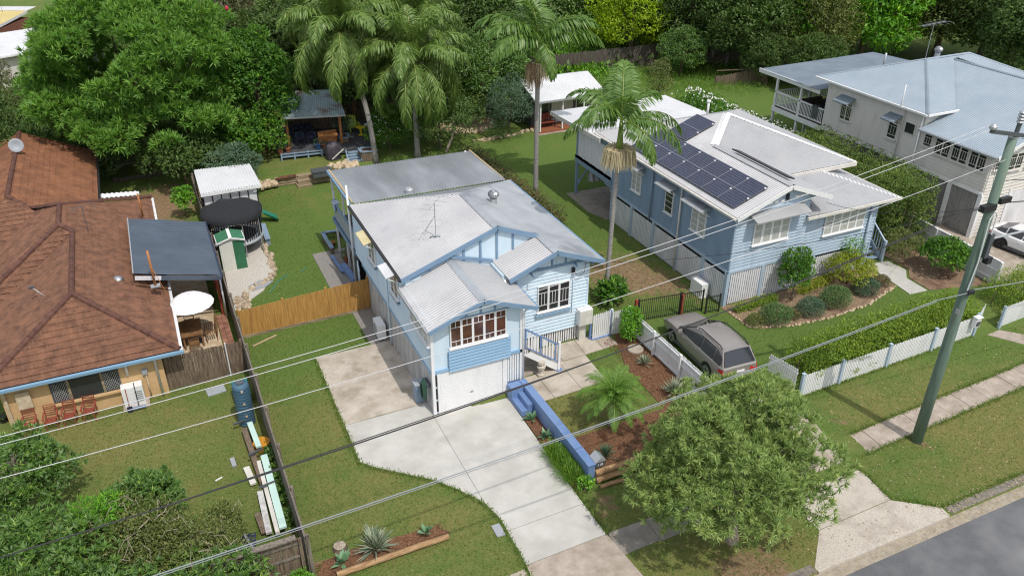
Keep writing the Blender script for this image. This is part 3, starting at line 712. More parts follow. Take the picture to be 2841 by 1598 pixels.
def hood(parent, face, a0, a1, at, z1, depth, drop, mat_, ends=True):
    W = a1-a0
    M = T(a0, at, z1) if face == FRONT else T(at, a1, z1, LEFT)
    mb = MB().add([(0, 0, 0), (W, 0, 0), (W, -depth, -drop), (0, -depth, -drop), (0, 0, -.03), (W, 0, -.03), (W, -depth, -drop-.05), (0, -depth, -drop-.05)],
                  [(0, 3, 2, 1), (4, 5, 6, 7), (0, 4, 7, 3), (1, 2, 6, 5), (2, 3, 7, 6)])
    o = part('sun_hood', mb, mat_, parent, M)
    for x in (0.03, W-0.07):
        br = MB().beam((x+.02, -0.02, -drop-0.35), (x+.02, -depth*0.92, -drop-.05), 0.035, 0.035)
        sub(o, 'bracket', br, 'white')
    return o
def bars(parent, name, segs, w, h, mat_):
    for p, q in segs: part(name, MB().beam(p, q, w, h), mat_, parent)
def pipe(parent, name, pts, r, mat_, n=8): return part(name, MB().tube(pts, r, n), mat_, parent, smooth=True)
def antenna(parent, base, h, arms, mat_='galv', boom=1.0, ang=0.4):
    b = Vector(base); mb = MB().tube([b, b+Vector((0, 0, h))], 0.018, 6)
    o = part('antenna', mb, mat_, parent)
    t = b+Vector((0, 0, h)); d = Vector((math.cos(ang), math.sin(ang), 0)); e = Vector((-d.y, d.x, 0))
    sub(o, 'boom', MB().tube([t-d*boom/2, t+d*boom/2], 0.014, 5), mat_)
    for i in range(arms):
        c = t+d*boom*(i/(max(1, arms-1))-0.5); l = 0.35+0.25*i/arms
        sub(o, 'element', MB().tube([c-e*l, c+e*l], 0.008, 4), mat_)
    return o
def whirly(parent, c, r=0.17):
    c = Vector(c)
    o = part('roof_vent', MB().lathe([(r*.75, -0.25), (r*.75, 0.12)], c, 14), 'galv', parent)
    for k in range(18):
        a = k*2*math.pi/18
        P = []
        for j in range(6):
            f = j/5*math.pi*0.86+0.2; rr = r*1.25*math.sin(f)
            for da in (0.0, 0.26):
                aa = a+da+0.35*j/5
                P.append((c.x+rr*math.cos(aa)*(1 if da else .93), c.y+rr*math.sin(aa)*(1 if da else .93), c.z+0.32-0.2*math.cos(f)))
        sub(o, 'vane', MB().add(P, [(2*i, 2*i+1, 2*i+3, 2*i+2) for i in range(5)]), 'steel')
    sub(o, 'cap', MB().lathe([(r*.7, .46), (r*.3, .52), (.01, .53)], c, 12), 'steel')
    return o
SASH3 = [(0.8, 1), (1.8, 3), (0.9, 1)]
# ================================================================ the blue house
h1 = thing('weatherboard_house', 'pale blue weatherboard house with grey iron roof, white garage door below', 'house', (12, 30, 0))
part('wall', MB().box((8.14, 25.05, 0.02), (11.98, 28.3, 4.36)), 'pale_blue', h1)
part('wall', MB().box((8.14, 28.3, 2.1), (16.06, 36.1, 4.60)), 'pale_blue', h1)
part('wall', MB().box((12.0, 26.94, 1.2), (16.06, 28.28, 4.62)), 'pale_blue', h1)
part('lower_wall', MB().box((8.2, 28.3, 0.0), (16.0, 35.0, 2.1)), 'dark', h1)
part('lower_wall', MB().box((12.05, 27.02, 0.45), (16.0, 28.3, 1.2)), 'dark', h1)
# porch front
boards(h1, FRONT, 8.80, 11.45, 24.93, 2.02, 3.02, 'mid_blue', 0.145)
part('window_panel', MB().box((8.82, 24.93, 2.04), (11.43, 25.06, 3.02)), 'mid_blue', h1)
part('trim', MB().box((8.12, 24.96, 2.03), (8.79, 25.05, 2.17)), 'mid_blue', h1)
part('trim', MB().box((11.46, 24.96, 2.05), (12.0, 25.05, 2.19)), 'mid_blue', h1)
window(h1, FRONT, 8.90, 11.29, 25.05, 3.07, 4.30, [[(0.62, 2), (1.7, 1), (0.75, 2)]]*5, pane='glass_warm', proud=0.09, sill=False)
part('sill', MB().box((8.85, 24.86, 3.022), (11.36, 25.05, 3.068)), 'white', h1)
# garage door of ribs
gd = part('garage_door', MB().box((8.42, 25.0, 0.03), (11.12, 25.048, 2.0)), 'white', h1)
rib = shared('door_rib', lambda: MB().add([(8.42, 24.99, 0), (11.12, 24.99, 0), (11.12, 24.99, .094), (8.42, 24.99, .094), (8.42, 24.999, -.006), (11.12, 24.999, -.006), (11.12, 24.999, .10), (8.42, 24.999, .10)], [(0, 1, 2, 3), (4, 5, 1, 0), (3, 2, 6, 7)]), 'white')
for i in range(18): link('door_rib', rib, gd, T(0, 0, 0.04+i*0.1085))
sub(gd, 'handle', MB().cbox((9.75, 24.97, 0.75), (.12, .03, .04)), 'steel')
part('door_post', MB().box((8.30, 24.97, 0), (8.41, 25.05, 2.03)), 'white', h1)
part('door_post', MB().box((11.13, 24.97, 0), (11.33, 25.05, 2.05)), 'white', h1)
part('corner_post', MB().box((8.08, 24.95, 0), (8.2, 25.07, 4.3)), 'white', h1)
for z in (.15, .78, 1.4): part('vent_slot', MB().box((8.215, 25.02, z), (8.285, 25.045, z+.5)), 'dark', h1)
pipe(h1, 'downpipe', [(12.03, 24.93, 0.55), (12.03, 24.93, 3.9), (12.2, 24.93, 4.15), (12.38, 24.8, 4.2)], 0.045, 'white')
part('corner_post', MB().box((11.9, 24.96, 0.5), (12.02, 25.07, 4.3)), 'white', h1)
battens(h1, FRONT, 11.36, 11.9, 25.02, 0.7, 2.04, 'white')
# porch gable
pr, pe = 5.15, 4.28
part('gable_wall', MB().add([(8.14, 24.99, 4.36), (11.98, 24.99, 4.36), (10.2, 24.99, 5.02), (8.14, 25.05, 4.3), (11.98, 25.05, 4.3), (10.2, 25.05, 5.02)], [(0, 1, 2), (0, 3, 4, 1), (1, 4, 5, 2), (2, 5, 3, 0)]), 'pale_blue', h1)
part('gable_wall', MB().box((8.14, 24.99, 4.30), (11.98, 25.05, 4.36)), 'trim_blue', h1)
for x in (9.0, 9.6, 10.2, 10.8, 11.4):
    part('gable_batten', MB().box((x-.04, 24.955, 4.30), (x+.04, 24.992, 5.0-abs(x-10.2)*0.4)), 'trim_blue', h1)
sheetroof([(7.93, 24.62, pe), (10.2, 24.62, pr), (10.2, 28.3, pr), (7.93, 28.3, pe)], (7.93, 24.62, pe), (7.93, 28.3, pe), 'zinc_bright', h1)
sheetroof([(12.47, 24.62, pe), (10.2, 24.62, pr), (10.2, 28.3, pr), (12.47, 27.0, pe), ], (12.47, 24.62, pe), (12.47, 28.3, pe), 'zinc_pale', h1)
sheetroof([(12.05, 26.9, 4.44), (10.2, 26.9, pr), (10.2, 28.3, pr), (12.05, 28.3, 4.44)], (12.05, 26.9, 4.44), (12.05, 28.3, 4.44), 'zinc_pale', h1)
part('ridge_cap', MB().add([(10.02, 24.6, pr-.045), (10.2, 24.6, pr+.035), (10.38, 24.6, pr-.045), (10.02, 28.25, pr-.045), (10.2, 28.25, pr+.035), (10.38, 28.25, pr-.045)], [(0, 1, 4, 3), (1, 2, 5, 4)]), 'zinc_worn', h1)
for sx, ex in ((7.93, 7.93), (12.47, 12.47)):
    part('barge_board', MB().beam((10.2, 24.6, pr-.07), (ex, 24.6, pe-.07), .035, .17, (0, 0, 1)), 'trim_blue', h1)
part('gutter', MB().box((7.84, 24.62, pe-.12), (7.95, 28.25, pe-.02)), 'galv', h1)
part('gutter', MB().box((12.45, 24.62, pe-.12), (12.56, 26.85, pe-.02)), 'trim_blue', h1)
part('soffit', MB().box((7.95, 24.66, pe-.06), (8.13, 28.2, pe-.03)), 'white', h1)
# main roof
MR, ML, MRz = 6.3, 4.75, 4.62
sheetroof([(8.02, 28.1, ML), (12.3, 28.1, MR), (12.3, 32.0, MR), (8.02, 36.2, ML)], (8.02, 28.1, ML), (8.02, 36.2, ML), 'zinc_bright', h1)
sheetroof([(16.5, 26.4, MRz), (14.25, 26.4, 5.52), (14.25, 28.1, 5.52), (12.3, 28.1, MR), (12.3, 32.0, MR), (16.5, 36.2, MRz)][0:2]+[(14.25, 28.4, 5.52), (16.5, 28.4, MRz)], (16.5, 26.4, MRz), (16.5, 36.2, MRz), 'zinc_worn', h1, pitch=.13, amp=.009)
sheetroof([(16.5, 28.39, MRz), (12.3, 28.1, MR), (12.3, 32.0, MR), (16.5, 36.2, MRz)], (16.5, 28.1, MRz), (16.5, 36.2, MRz), 'zinc_worn', h1, pitch=.13, amp=.009)
sheetroof([(8.1, 36.2, ML-.02), (12.3, 32.0, MR-.01), (16.45, 36.2, MRz)], (8.1, 36.2, ML), (16.45, 36.2, MRz), 'zinc_dark', h1, amp=.008)
sheetroof([(12.08, 26.4, 4.66), (14.25, 26.4, 5.52), (14.25, 28.3, 5.52), (12.08, 28.3, 4.66)], (12.08, 26.4, 4.66), (12.08, 28.3, 4.66), 'zinc_bright', h1)
def ridge(parent, a, b, w=.2, drop=.07, mat_='zinc_worn', lift=.035):
    a, b = Vector(a), Vector(b); d = (b-a).normalized(); s_ = d.cross(Vector((0, 0, 1))).normalized()*w; up = Vector((0, 0, lift)); dn = Vector((0, 0, lift-drop))
    return part('ridge_cap', MB().add([a-s_+dn, a+up, a+s_+dn, b-s_+dn, b+up, b+s_+dn], [(0, 1, 4, 3), (1, 2, 5, 4)]), mat_, parent)
ridge(h1, (12.3, 28.08, MR), (12.3, 32.0, MR)); ridge(h1, (14.25, 26.38, 5.52), (14.25, 28.3, 5.52)); ridge(h1, (12.3, 32.0, MR), (8.1, 36.15, ML), .12, .04, 'zinc_bright', .02); ridge(h1, (12.3, 32.0, MR), (16.45, 36.15, MRz), .12, .04, 'zinc_worn', .02)
# main gable face above the porch
part('gable_wall', MB().add([(8.14, 28.22, 4.4), (14.3, 28.22, 4.4), (14.3, 28.22, 5.4), (12.3, 28.22, 6.18), (8.6, 28.22, 4.86), (8.14, 28.3, 4.4), (14.3, 28.3, 4.4), (14.3, 28.3, 5.4), (12.3, 28.3, 6.18), (8.6, 28.3, 4.86)],
     [(0, 1, 2, 3, 4), (9, 8, 7, 6, 5), (0, 5, 6, 1), (1, 6, 7, 2), (2, 7, 8, 3), (3, 8, 9, 4), (4, 9, 5, 0)]), 'pale_blue', h1)
for x in (9.3, 10.05, 10.8, 11.55, 12.3, 13.05):
    zt = 6.16-(12.3-x)*.36 if x <= 12.3 else 6.16-(x-12.3)*.4
    part('gable_batten', MB().box((x-.045, 28.17, 4.7 if x > 9.6 else 4.45), (x+.045, 28.222, zt)), 'trim_blue', h1)
part('barge_board', MB().beam((12.3, 28.08, MR-.08), (8.02, 28.08, ML-.08), .04, .2), 'trim_blue', h1)
part('barge_board', MB().beam((12.3, 28.08, MR-.08), (14.3, 28.08, 5.50-.08), .04, .2), 'trim_blue', h1)
part('rail', MB().beam((8.4, 28.15, 4.66), (10.2, 28.15, 5.3), .04, .12), 'trim_blue', h1)
part('rail', MB().beam((10.2, 28.15, 5.3), (12.1, 28.15, 4.72), .04, .12), 'trim_blue', h1)
boards(h1, FRONT, 8.2, 8.9, 28.2, 4.36, 4.74, 'pale_blue')
# right room gable
part('gable_wall', MB().add([(12.3, 26.86, 4.6), (16.06, 26.86, 4.6), (16.06, 26.86, 4.74), (14.25, 26.86, 5.42), (12.3, 26.86, 4.7), (12.3, 26.94, 4.6), (16.06, 26.94, 4.6), (16.06, 26.94, 4.74), (14.25, 26.94, 5.42), (12.3, 26.94, 4.7)],
     [(0, 1, 2, 3, 4), (9, 8, 7, 6, 5), (0, 5, 6, 1), (2, 7, 8, 3), (3, 8, 9, 4)]), 'pale_blue', h1)
for x in (12.95, 13.6, 14.25, 14.9, 15.55):
    part('gable_batten', MB().box((x-.04, 26.82, 4.58), (x+.04, 26.862, 5.38-abs(x-14.25)*.4)), 'trim_blue', h1)
part('rail', MB().box((12.3, 26.80, 4.52), (16.06, 26.90, 4.63)), 'trim_blue', h1)
part('barge_board', MB().beam((14.25, 26.37, 5.45), (12.08, 26.37, 4.59), .04, .2), 'trim_blue', h1)
part('barge_board', MB().beam((14.25, 26.37, 5.45), (16.5, 26.37, 4.55), .04, .2), 'trim_blue', h1)
for x in (12.45, 13.2, 15.3, 16.0): part('bracket', MB().box((x-.03, 26.42, 4.5), (x+.03, 26.88, 4.58)), 'trim_blue', h1)
boards(h1, FRONT, 12.02, 16.06, 26.92, 1.25, 4.52, 'pale_blue', 0.165)
part('corner_post', MB().box((16.02, 26.88, 0.5), (16.12, 26.98, 4.6)), 'pale_blue', h1)
window(h1, FRONT, 13.60, 15.15, 26.90, 2.46, 3.74, [SASH3]*3, proud=0.08)
part('sill', MB().box((13.5, 26.74, 2.30), (15.25, 26.9, 2.36)), 'mid_blue', h1)
battens(h1, FRONT, 12.1, 15.75, 26.98, 0.53, 1.24, 'white', 0.07, 0.045)
part('lower_panel', MB().box((15.75, 26.9, 0.53), (16.05, 26.99, 1.26)), 'white', h1)
mbx = part('meter_box', MB().box((15.55, 26.52, 1.42), (16.2, 26.88, 2.2)), 'white', h1)
sub(mbx, 'door', MB().box((15.58, 26.505, 1.45), (16.17, 26.52, 2.17)), 'offwhite'); sub(mbx, 'support', MB().box((15.68, 26.72, 0.53), (15.98, 26.88, 1.42)), 'offwhite')
pipe(h1, 'conduit', [(15.3, 26.86, 2.0), (15.3, 26.86, 4.4)], .014, 'grey_plastic')
part('service_box', MB().box((15.22, 26.8, 4.05), (15.36, 26.88, 4.3)), 'black_metal', h1)
pipe(h1, 'service_cable', [(15.3, 26.8, 4.1), (15.5, 26.72, 3.9), (15.75, 26.7, 4.05), (15.8, 26.7, 4.45)], .014, 'gunmetal')
pipe(h1, 'downpipe', [(11.98, 26.7, 4.55), (11.98, 26.6, 4.42)], .06, 'white')
# left wall
boards(h1, LEFT, 25.08, 36.2, 8.13, 2.12, 4.72, 'pale_blue', 0.175, lambda z: (25.08, 36.2) if z < 4.25 else (28.32, 36.2))
part('trim', MB().box((8.06, 25.08, 2.0), (8.14, 35.0, 2.13)), 'mid_blue', h1)
battens(h1, LEFT, 25.1, 34.6, 8.16, 0.05, 2.02, 'weathered_white', 0.12, 0.03, .03, 'paling')
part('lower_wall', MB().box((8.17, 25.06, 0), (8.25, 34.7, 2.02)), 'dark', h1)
window(h1, LEFT, 25.05, 27.25, 8.10, 3.35, 4.28, [[(0.7, 2), (1.5, 2)]]*4, pane='curtain_glass', proud=.06)
part('sill', MB().box((7.98, 24.98, 3.22), (8.1, 27.4, 3.29)), 'trim_blue', h1)
window(h1, LEFT, 28.85, 29.8, 8.10, 3.35, 4.45, [SASH3]*2, proud=.05); hood(h1, LEFT, 28.75, 29.95, 8.1, 4.72, .55, .14, 'roof_white')
window(h1, LEFT, 32.2, 33.2, 8.10, 3.35, 4.4, [SASH3]*2, proud=.05); hood(h1, LEFT, 32.1, 33.45, 8.1, 4.70, .55, .14, 'hood_yellow')
part('sill', MB().box((7.96, 28.75, 3.2), (8.1, 29.9, 3.26)), 'trim_blue', h1); part('sill', MB().box((7.96, 32.1, 3.2), (8.1, 33.3, 3.26)), 'trim_blue', h1)
part('gutter', MB().box((7.92, 28.1, ML-.12), (8.03, 36.2, ML-.015)), 'black_metal', h1)
part('gutter', MB().box((16.49, 26.4, MRz-.12), (16.60, 36.2, MRz-.01)), 'trim_blue', h1)
pipe(h1, 'downpipe', [(8.05, 30.6, 4.6), (8.05, 30.6, 0.05)], .04, 'pale_blue')
pipe(h1, 'vent_pipe', [(7.97, 36.25, 0.1), (7.97, 36.25, 5.75)], .05, 'white')
pipe(h1, 'downpipe', [(8.0, 35.5, 2.0), (7.9, 35.1, 1.75), (7.9, 35.1, 0.05)], .05, 'pale_blue')
pipe(h1, 'downpipe', [(8.05, 35.75, 1.9), (8.05, 35.75, 0.05)], .05, 'pale_blue')
# rear skillion roof over the verandah
sheetroof([(8.2, 35.95, 4.88), (16.2, 35.95, 4.76), (16.2, 40.9, 4.66), (8.2, 40.9, 4.78)], (8.2, 36.15, 4.86), (16.2, 36.15, 4.74), 'zinc_dark', h1)
part('fascia', MB().beam((8.19, 36.2, 4.86), (8.19, 40.95, 4.79), .1, .05), 'fascia_timber', h1)
part('fascia', MB().beam((16.2, 36.3, 4.74), (16.2, 40.95, 4.68), .09, .05), 'fascia_timber', h1)
part('gutter', MB().box((8.04, 36.25, 4.66), (8.13, 40.95, 4.8)), 'trim_blue', h1)
for x, y, zb in ((8.25, 40.8, 0), (8.25, 38.6, 0), (15.9, 40.8, .5)):
    part('post', MB().box((x-.05, y-.05, zb), (x+.05, y+.05, 4.72)), 'white', h1)
part('verandah_floor', MB().box((8.1, 36.2, 1.98), (16.1, 40.9, 2.1)), 'deck', h1)
part('fascia', MB().box((8.06, 36.2, 1.9), (8.1, 40.9, 2.12)), 'trim_blue', h1)
bal = part('balustrade', MB().box((8.14, 36.3, 3.08), (8.24, 40.8, 3.16)), 'trim_blue', h1)
sub(bal, 'mesh_panel', MB().box((8.18, 36.35, 2.18), (8.2, 40.75, 3.08)), 'grey_plastic')
sub(bal, 'lower_rail', MB().box((8.15, 36.3, 2.14), (8.23, 40.8, 2.2)), 'trim_blue')
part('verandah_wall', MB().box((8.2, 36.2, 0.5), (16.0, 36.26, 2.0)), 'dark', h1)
tw = thing('towel', 'striped navy and white towel hung over the verandah rail', 'towel', (8.15, 40.2, 3.1))
for i in range(7):
    y = 40.0+i*.09
    part('stripe', MB().box((8.09, y, 2.75+.03*(i % 3)), (8.13, y+.088, 3.16)).box((8.05, y, 3.161), (8.4, y+.088, 3.185)), 'white' if i % 2 else 'royal_blue', tw)
# roof fittings
pA = U('B2', 975, 670, 5.6)
an = antenna(h1, (10.15, 29.75, 5.52), 1.55, 4, 'galv', 1.4, 0.9)
sub(an, 'stay', MB().tube([(10.15, 29.75, 6.5), (9.8, 30.3, 5.45)], .01, 4), 'galv'); sub(an, 'foot', MB().beam((9.95, 29.9, 5.50), (10.3, 29.6, 5.6), .12, .02), 'galv')
whirly(h1, (13.55, 31.4, 5.9), .21)
part('roof_vent', MB().lathe([(.22, -.06), (.22, .14), (.16, .2)], (11.1, 36.3, 4.86), 14), 'galv', h1)
# front stairs
st = thing('front_stairs', 'white timber stairs with blue rail climbing to the porch, numbered 118', 'stairs', (13, 25.6, .5))
part('stringer', MB().add([(12.05, 25.08, 2.12), (12.05, 25.08, 1.82), (13.72, 25.08, .52), (13.82, 25.08, .62), (13.82, 25.08, .80), (12.05, 25.14, 2.12), (12.05, 25.14, 1.82), (13.72, 25.14, .52), (13.82, 25.14, .62), (13.82, 25.14, .80)],
     [(0, 1, 2, 3, 4), (9, 8, 7, 6, 5), (0, 5, 6, 1), (1, 6, 7, 2), (3, 8, 9, 4), (4, 9, 5, 0)]), 'white', st)
for i in range(7):
    z = 1.88-i*.19; xx = 12.2+i*.225
    part('tread', MB().box((xx-.13, 25.15, z-.04), (xx+.15, 26.2, z)), 'path_concrete', st)
part('handrail', MB().beam((12.08, 25.08, 3.1), (13.75, 25.08, 1.85), .07, .05), 'royal_blue', st)
part('lower_rail', MB().beam((12.08, 25.08, 2.25), (13.75, 25.08, .98), .05, .05), 'royal_blue', st)
part('newel', MB().box((13.73, 25.03, .52), (13.83, 25.13, 1.98)), 'white', st)
part('newel_foot', MB().box((13.66, 25.0, .5), (13.95, 25.16, .58)), 'royal_blue', st)
for i in range(11):
    x = 12.2+i*.14; z0 = 2.25-(x-12.08)*.76; z1 = 3.1-(x-12.08)*.749
    part('baluster', MB().box((x-.035, 25.065, z0), (x+.035, 25.09, z1)), 'royal_blue' if i % 5 == 0 else 'white', st)
# house number
def text(s, loc, size, mat_, parent, rot=(math.pi/2, 0, 0), ext=.004):
    cu = bpy.data.curves.new('lettering', 'FONT'); cu.body = s; cu.size = size; cu.extrude = ext; cu.align_x = 'CENTER'
    o = bpy.data.objects.new('lettering', cu); COL.objects.link(o); o.data.materials.append(MAT[mat_])
    o.parent = parent; o.matrix_parent_inverse = Matrix.Translation(-parent.location) if parent.type == 'EMPTY' else Matrix.Identity(4)
    o.location = loc; o.rotation_euler = rot
    bpy.context.view_layer.update(); me = bpy.data.meshes.new_from_object(o.evaluated_get(bpy.context.evaluated_depsgraph_get()))
    bpy.data.objects.remove(o); setmat(me, mat_)
    return link('house_number', me, parent, Matrix.Translation(loc) @ Matrix.Rotation(rot[0], 4, 'X'))
text('118', (12.25, 25.07, 1.84), .2, 'dark', st)
# rendered blue retaining wall with its steps
bw = thing('retaining_wall', 'royal blue rendered retaining wall with two steps beside the driveway', 'retaining wall', (12, 22, 0))
part('wall', MB().add([(11.83, 19.0, 0), (12.1, 19.0, 0), (12.1, 24.88, 0), (11.83, 24.88, 0), (11.83, 19.0, .84), (12.1, 19.0, .84), (12.1, 24.88, .74), (11.83, 24.88, .74)], [(0, 3, 2, 1), (4, 5, 6, 7), (0, 1, 5, 4), (1, 2, 6, 5), (2, 3, 7, 6), (3, 0, 4, 7)]), 'royal_blue', bw)
part('coping', MB().add([(11.80, 18.97, .842), (12.13, 18.97, .842), (12.13, 24.36, .752), (11.80, 24.36, .752), (11.80, 18.97, .882), (12.13, 18.97, .882), (12.13, 24.36, .79), (11.80, 24.36, .79)], [(0, 3, 2, 1), (4, 5, 6, 7), (0, 1, 5, 4), (1, 2, 6, 5), (2, 3, 7, 6), (3, 0, 4, 7)]), 'royal_blue', bw)
part('step', MB().box((11.29, 23.45, 0), (11.82, 24.4, .27)), 'royal_blue', bw)
part('step', MB().box((11.56, 23.47, .27), (11.825, 24.4, .52)), 'royal_blue', bw)
part('landing', MB().box((11.29, 24.4, 0), (11.828, 24.9, .70)), 'royal_blue', bw)
part('edge', MB().box((11.36, 25.03, .55), (11.88, 25.2, .72)), 'royal_blue', bw)
lb = thing('letterbox', 'small silver pitched-roof letterbox on end of blue wall, numbered 118', 'letterbox', (12.1, 19.2, .5))
part('box', MB().box((12.14, 19.02, .62), (12.5, 19.4, .92)), 'gunmetal', lb)
part('roof', MB().add([(12.1, 18.98, .9), (12.54, 18.98, .9), (12.32, 18.98, 1.1), (12.1, 19.44, .9), (12.54, 19.44, .9), (12.32, 19.44, 1.1)], [(0, 1, 2), (5, 4, 3), (0, 2, 5, 3), (1, 4, 5, 2)]), 'galv', lb)
part('post', MB().box((12.26, 19.12, .3), (12.38, 19.3, .62)), 'log', lb)
text('118', (12.32, 19.01, .7), .15, 'white', lb)
# patio under the verandah with blue edging walls
pw = thing('patio_wall', 'blue edged timber planter wall around patio under the verandah', 'planter', (7, 39, 0))
p_ = [U('B2', 120, 668, .42), U('B2', 195, 785, .42), U('B2', 285, 645, .42)]
for a, b in ((p_[0], p_[1]), (p_[0], p_[2])):
    part('capping', MB().beam((a.x, a.y, .44), (b.x, b.y, .44), .22, .05), 'slate_blue', pw); part('sleeper_wall', MB().beam((a.x, a.y, .2), (b.x, b.y, .2), .12, .42), 'brown_timber', pw)
a, b = U('B2', 190, 840, .2), U('B2', 275, 960, .2)
part('capping', MB().beam((a.x, a.y, .2), (b.x, b.y, .2), .16, .1), 'royal_blue', pw)
a, b = U('B2', 275, 905, .4), U('B2', 370, 1030, .3)
part('capping', MB().beam((a.x, a.y, .35), (b.x, b.y, .3), .24, .3), 'royal_blue', pw)
# ================================================================ the grey-blue house with solar panels
h2 = thing('weatherboard_house', 'grey blue weatherboard house with solar panels and white batten skirts', 'house', (28, 32, .5))
F2, E2 = 2.42, 5.4
part('wall', MB().box((23.56, 26.53, F2), (27.85, 30, E2)), 'slate_blue', h2)
part('wall', MB().box((23.56, 30, F2), (33.0, 38.2, E2)), 'slate_blue', h2)
part('wall', MB().box((27.85, 26.84, 1.95), (32.85, 30, 4.5)), 'slate_blue', h2)
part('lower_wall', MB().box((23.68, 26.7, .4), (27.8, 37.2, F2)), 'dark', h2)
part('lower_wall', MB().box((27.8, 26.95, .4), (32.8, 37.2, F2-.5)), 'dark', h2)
boards(h2, FRONT, 23.56, 27.85, 26.52, F2, 6.3, 'pale_slate', .165, lambda z: (23.56, 27.85) if z < 5.35 else (23.3+(z-5.3)/.385, 28.9-(z-5.3)/.385))
part('gable_wall', MB().add([(23.56, 26.53, 5.4), (28.4, 26.53, 5.4), (26.15, 26.53, 6.42), (23.56, 26.6, 5.4), (28.4, 26.6, 5.4), (26.15, 26.6, 6.42)], [(0, 1, 2), (3, 5, 4), (0, 2, 5, 3), (1, 4, 5, 2)]), 'slate_blue', h2)
boards(h2, LEFT, 26.53, 37.3, 23.55, F2, E2-.02, 'slate_blue', .175)
boards(h2, FRONT, 27.87, 32.85, 26.83, 1.92, 4.45, 'pale_slate', .165)
part('side_return', MB().box((27.80, 26.5, F2-.45), (27.9, 26.86, 4.6)), 'pale_slate', h2)
for x, y, z in ((23.52, 26.49, E2), (32.83, 26.79, 4.45)): part('corner_post', MB().box((x, y, .5), (x+.09, y+.09, z)), 'pale_slate', h2)
part('bearer', MB().box((23.5, 26.45, F2-.13), (27.86, 26.6, F2)), 'pale_slate', h2); part('bearer', MB().box((23.46, 26.6, F2-.13), (23.6, 37.3, F2)), 'pale_slate', h2)
# batten skirts
for y in (26.55, 28.4, 30.6, 32.8, 35.0, 37.1):
    part('stump', MB().box((23.44, y-.1, .4), (23.62, y+.1, F2-.1)), 'pale_slate', h2)
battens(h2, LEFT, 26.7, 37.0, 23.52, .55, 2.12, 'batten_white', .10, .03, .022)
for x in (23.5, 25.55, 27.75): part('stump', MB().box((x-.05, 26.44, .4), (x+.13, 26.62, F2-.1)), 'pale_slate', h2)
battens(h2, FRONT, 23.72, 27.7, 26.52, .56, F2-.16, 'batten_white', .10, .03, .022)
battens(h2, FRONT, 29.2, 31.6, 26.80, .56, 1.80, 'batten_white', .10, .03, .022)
part('stump', MB().box((29.06, 26.76, .4), (29.18, 26.86, 1.9)), 'pale_slate', h2)
part('lower_panel', MB().box((31.62, 26.82, .5), (32.84, 26.9, 1.92)), 'pale_slate', h2)
# roofs
gx, gz, le = 26.2, 6.5, 5.38
sheetroof([(23.25, 26.15, le), (gx, 26.15, gz), (gx, 32.0, gz), (28.4, 34.0, 7.3), (23.25, 39.1, le)], (23.25, 26.15, le), (23.25, 39.1, le), 'zinc_bright', h2, pitch=.12, amp=.016)
sheetroof([(gx, 26.15, gz), (28.85, 26.15, 5.5), (28.85, 29.6, 5.5), (gx, 32.0, gz)], (28.85, 26.15, 5.5), (28.85, 30, 5.5), 'zinc_pale', h2)
sheetroof([(gx+.02, 32.0, gz), (28.4, 34.0, 7.3), (33.4, 29.25, 5.4), (28.7, 29.25, 5.42)], (28, 29.25, 5.4), (33.4, 29.25, 5.4), 'zinc_pale', h2)
sheetroof([(28.4, 34.0, 7.3), (33.4, 29.25, 5.4), (33.4, 39.0, 5.4)], (33.4, 29, 5.4), (33.4, 39, 5.4), 'zinc_pale', h2)
sheetroof([(28.4, 34.0, 7.3), (33.4, 39.0, 5.4), (23.25, 39.1, 5.38)], (23.25, 39.1, 5.4), (33.4, 39, 5.4), 'zinc_pale', h2)
# front verandah roof: hipped to the right
sheetroof([(27.75, 26.35, 4.52), (33.75, 26.35, 4.45), (31.0, 29.3, 5.3), (27.75, 29.3, 5.35)], (27.7, 26.35, 4.5), (33.8, 26.35, 4.45), 'zinc_pale', h2)
sheetroof([(33.75, 26.35, 4.45), (33.75, 33.5, 4.45), (31.0, 33.5, 5.3), (31.0, 29.3, 5.3)], (33.75, 26.35, 4.45), (33.75, 33.5, 4.45), 'zinc_pale', h2)
ridge(h2, (28.4, 34.0, 7.3), (33.4, 29.25, 5.4), .14, .05, 'white', .03); ridge(h2, (31.0, 29.3, 5.3), (33.75, 26.35, 4.45), .13, .05, 'white', .03)
ridge(h2, (gx, 26.13, gz), (gx, 31.9, gz), .2, .06, 'zinc_pale'); ridge(h2, (gx, 32.0, gz), (28.4, 34.0, 7.3), .22, .05, 'white', .02); ridge(h2, (28.4, 34.0, 7.3), (23.35, 39.0, 5.4), .14, .05, 'zinc_pale', .03)
part('fascia', MB().box((28.75, 29.16, 5.2), (33.4, 29.24, 5.4)), 'cream', h2)
part('barge_board', MB().beam((gx, 26.11, gz-.1), (23.25, 26.11, le-.1), .04, .2), 'white', h2); part('barge_board', MB().beam((gx, 26.11, gz-.1), (28.8, 26.11, 5.42), .04, .2), 'white', h2)
part('soffit', MB().beam((gx, 26.32, gz-.16), (23.4, 26.32, le-.12), .4, .03), 'white', h2); part('soffit', MB().beam((gx, 26.32, gz-.16), (28.6, 26.32, 5.38), .4, .03), 'white', h2)
part('gutter', MB().box((23.12, 26.15, le-.11), (23.27, 39.0, le-.02)), 'offwhite', h2); part('gutter', MB().box((27.7, 26.24, 4.36), (33.8, 26.36, 4.48)), 'offwhite', h2)
part('gutter', MB().box((33.72, 26.3, 4.35), (33.83, 33.5, 4.45)), 'offwhite', h2)
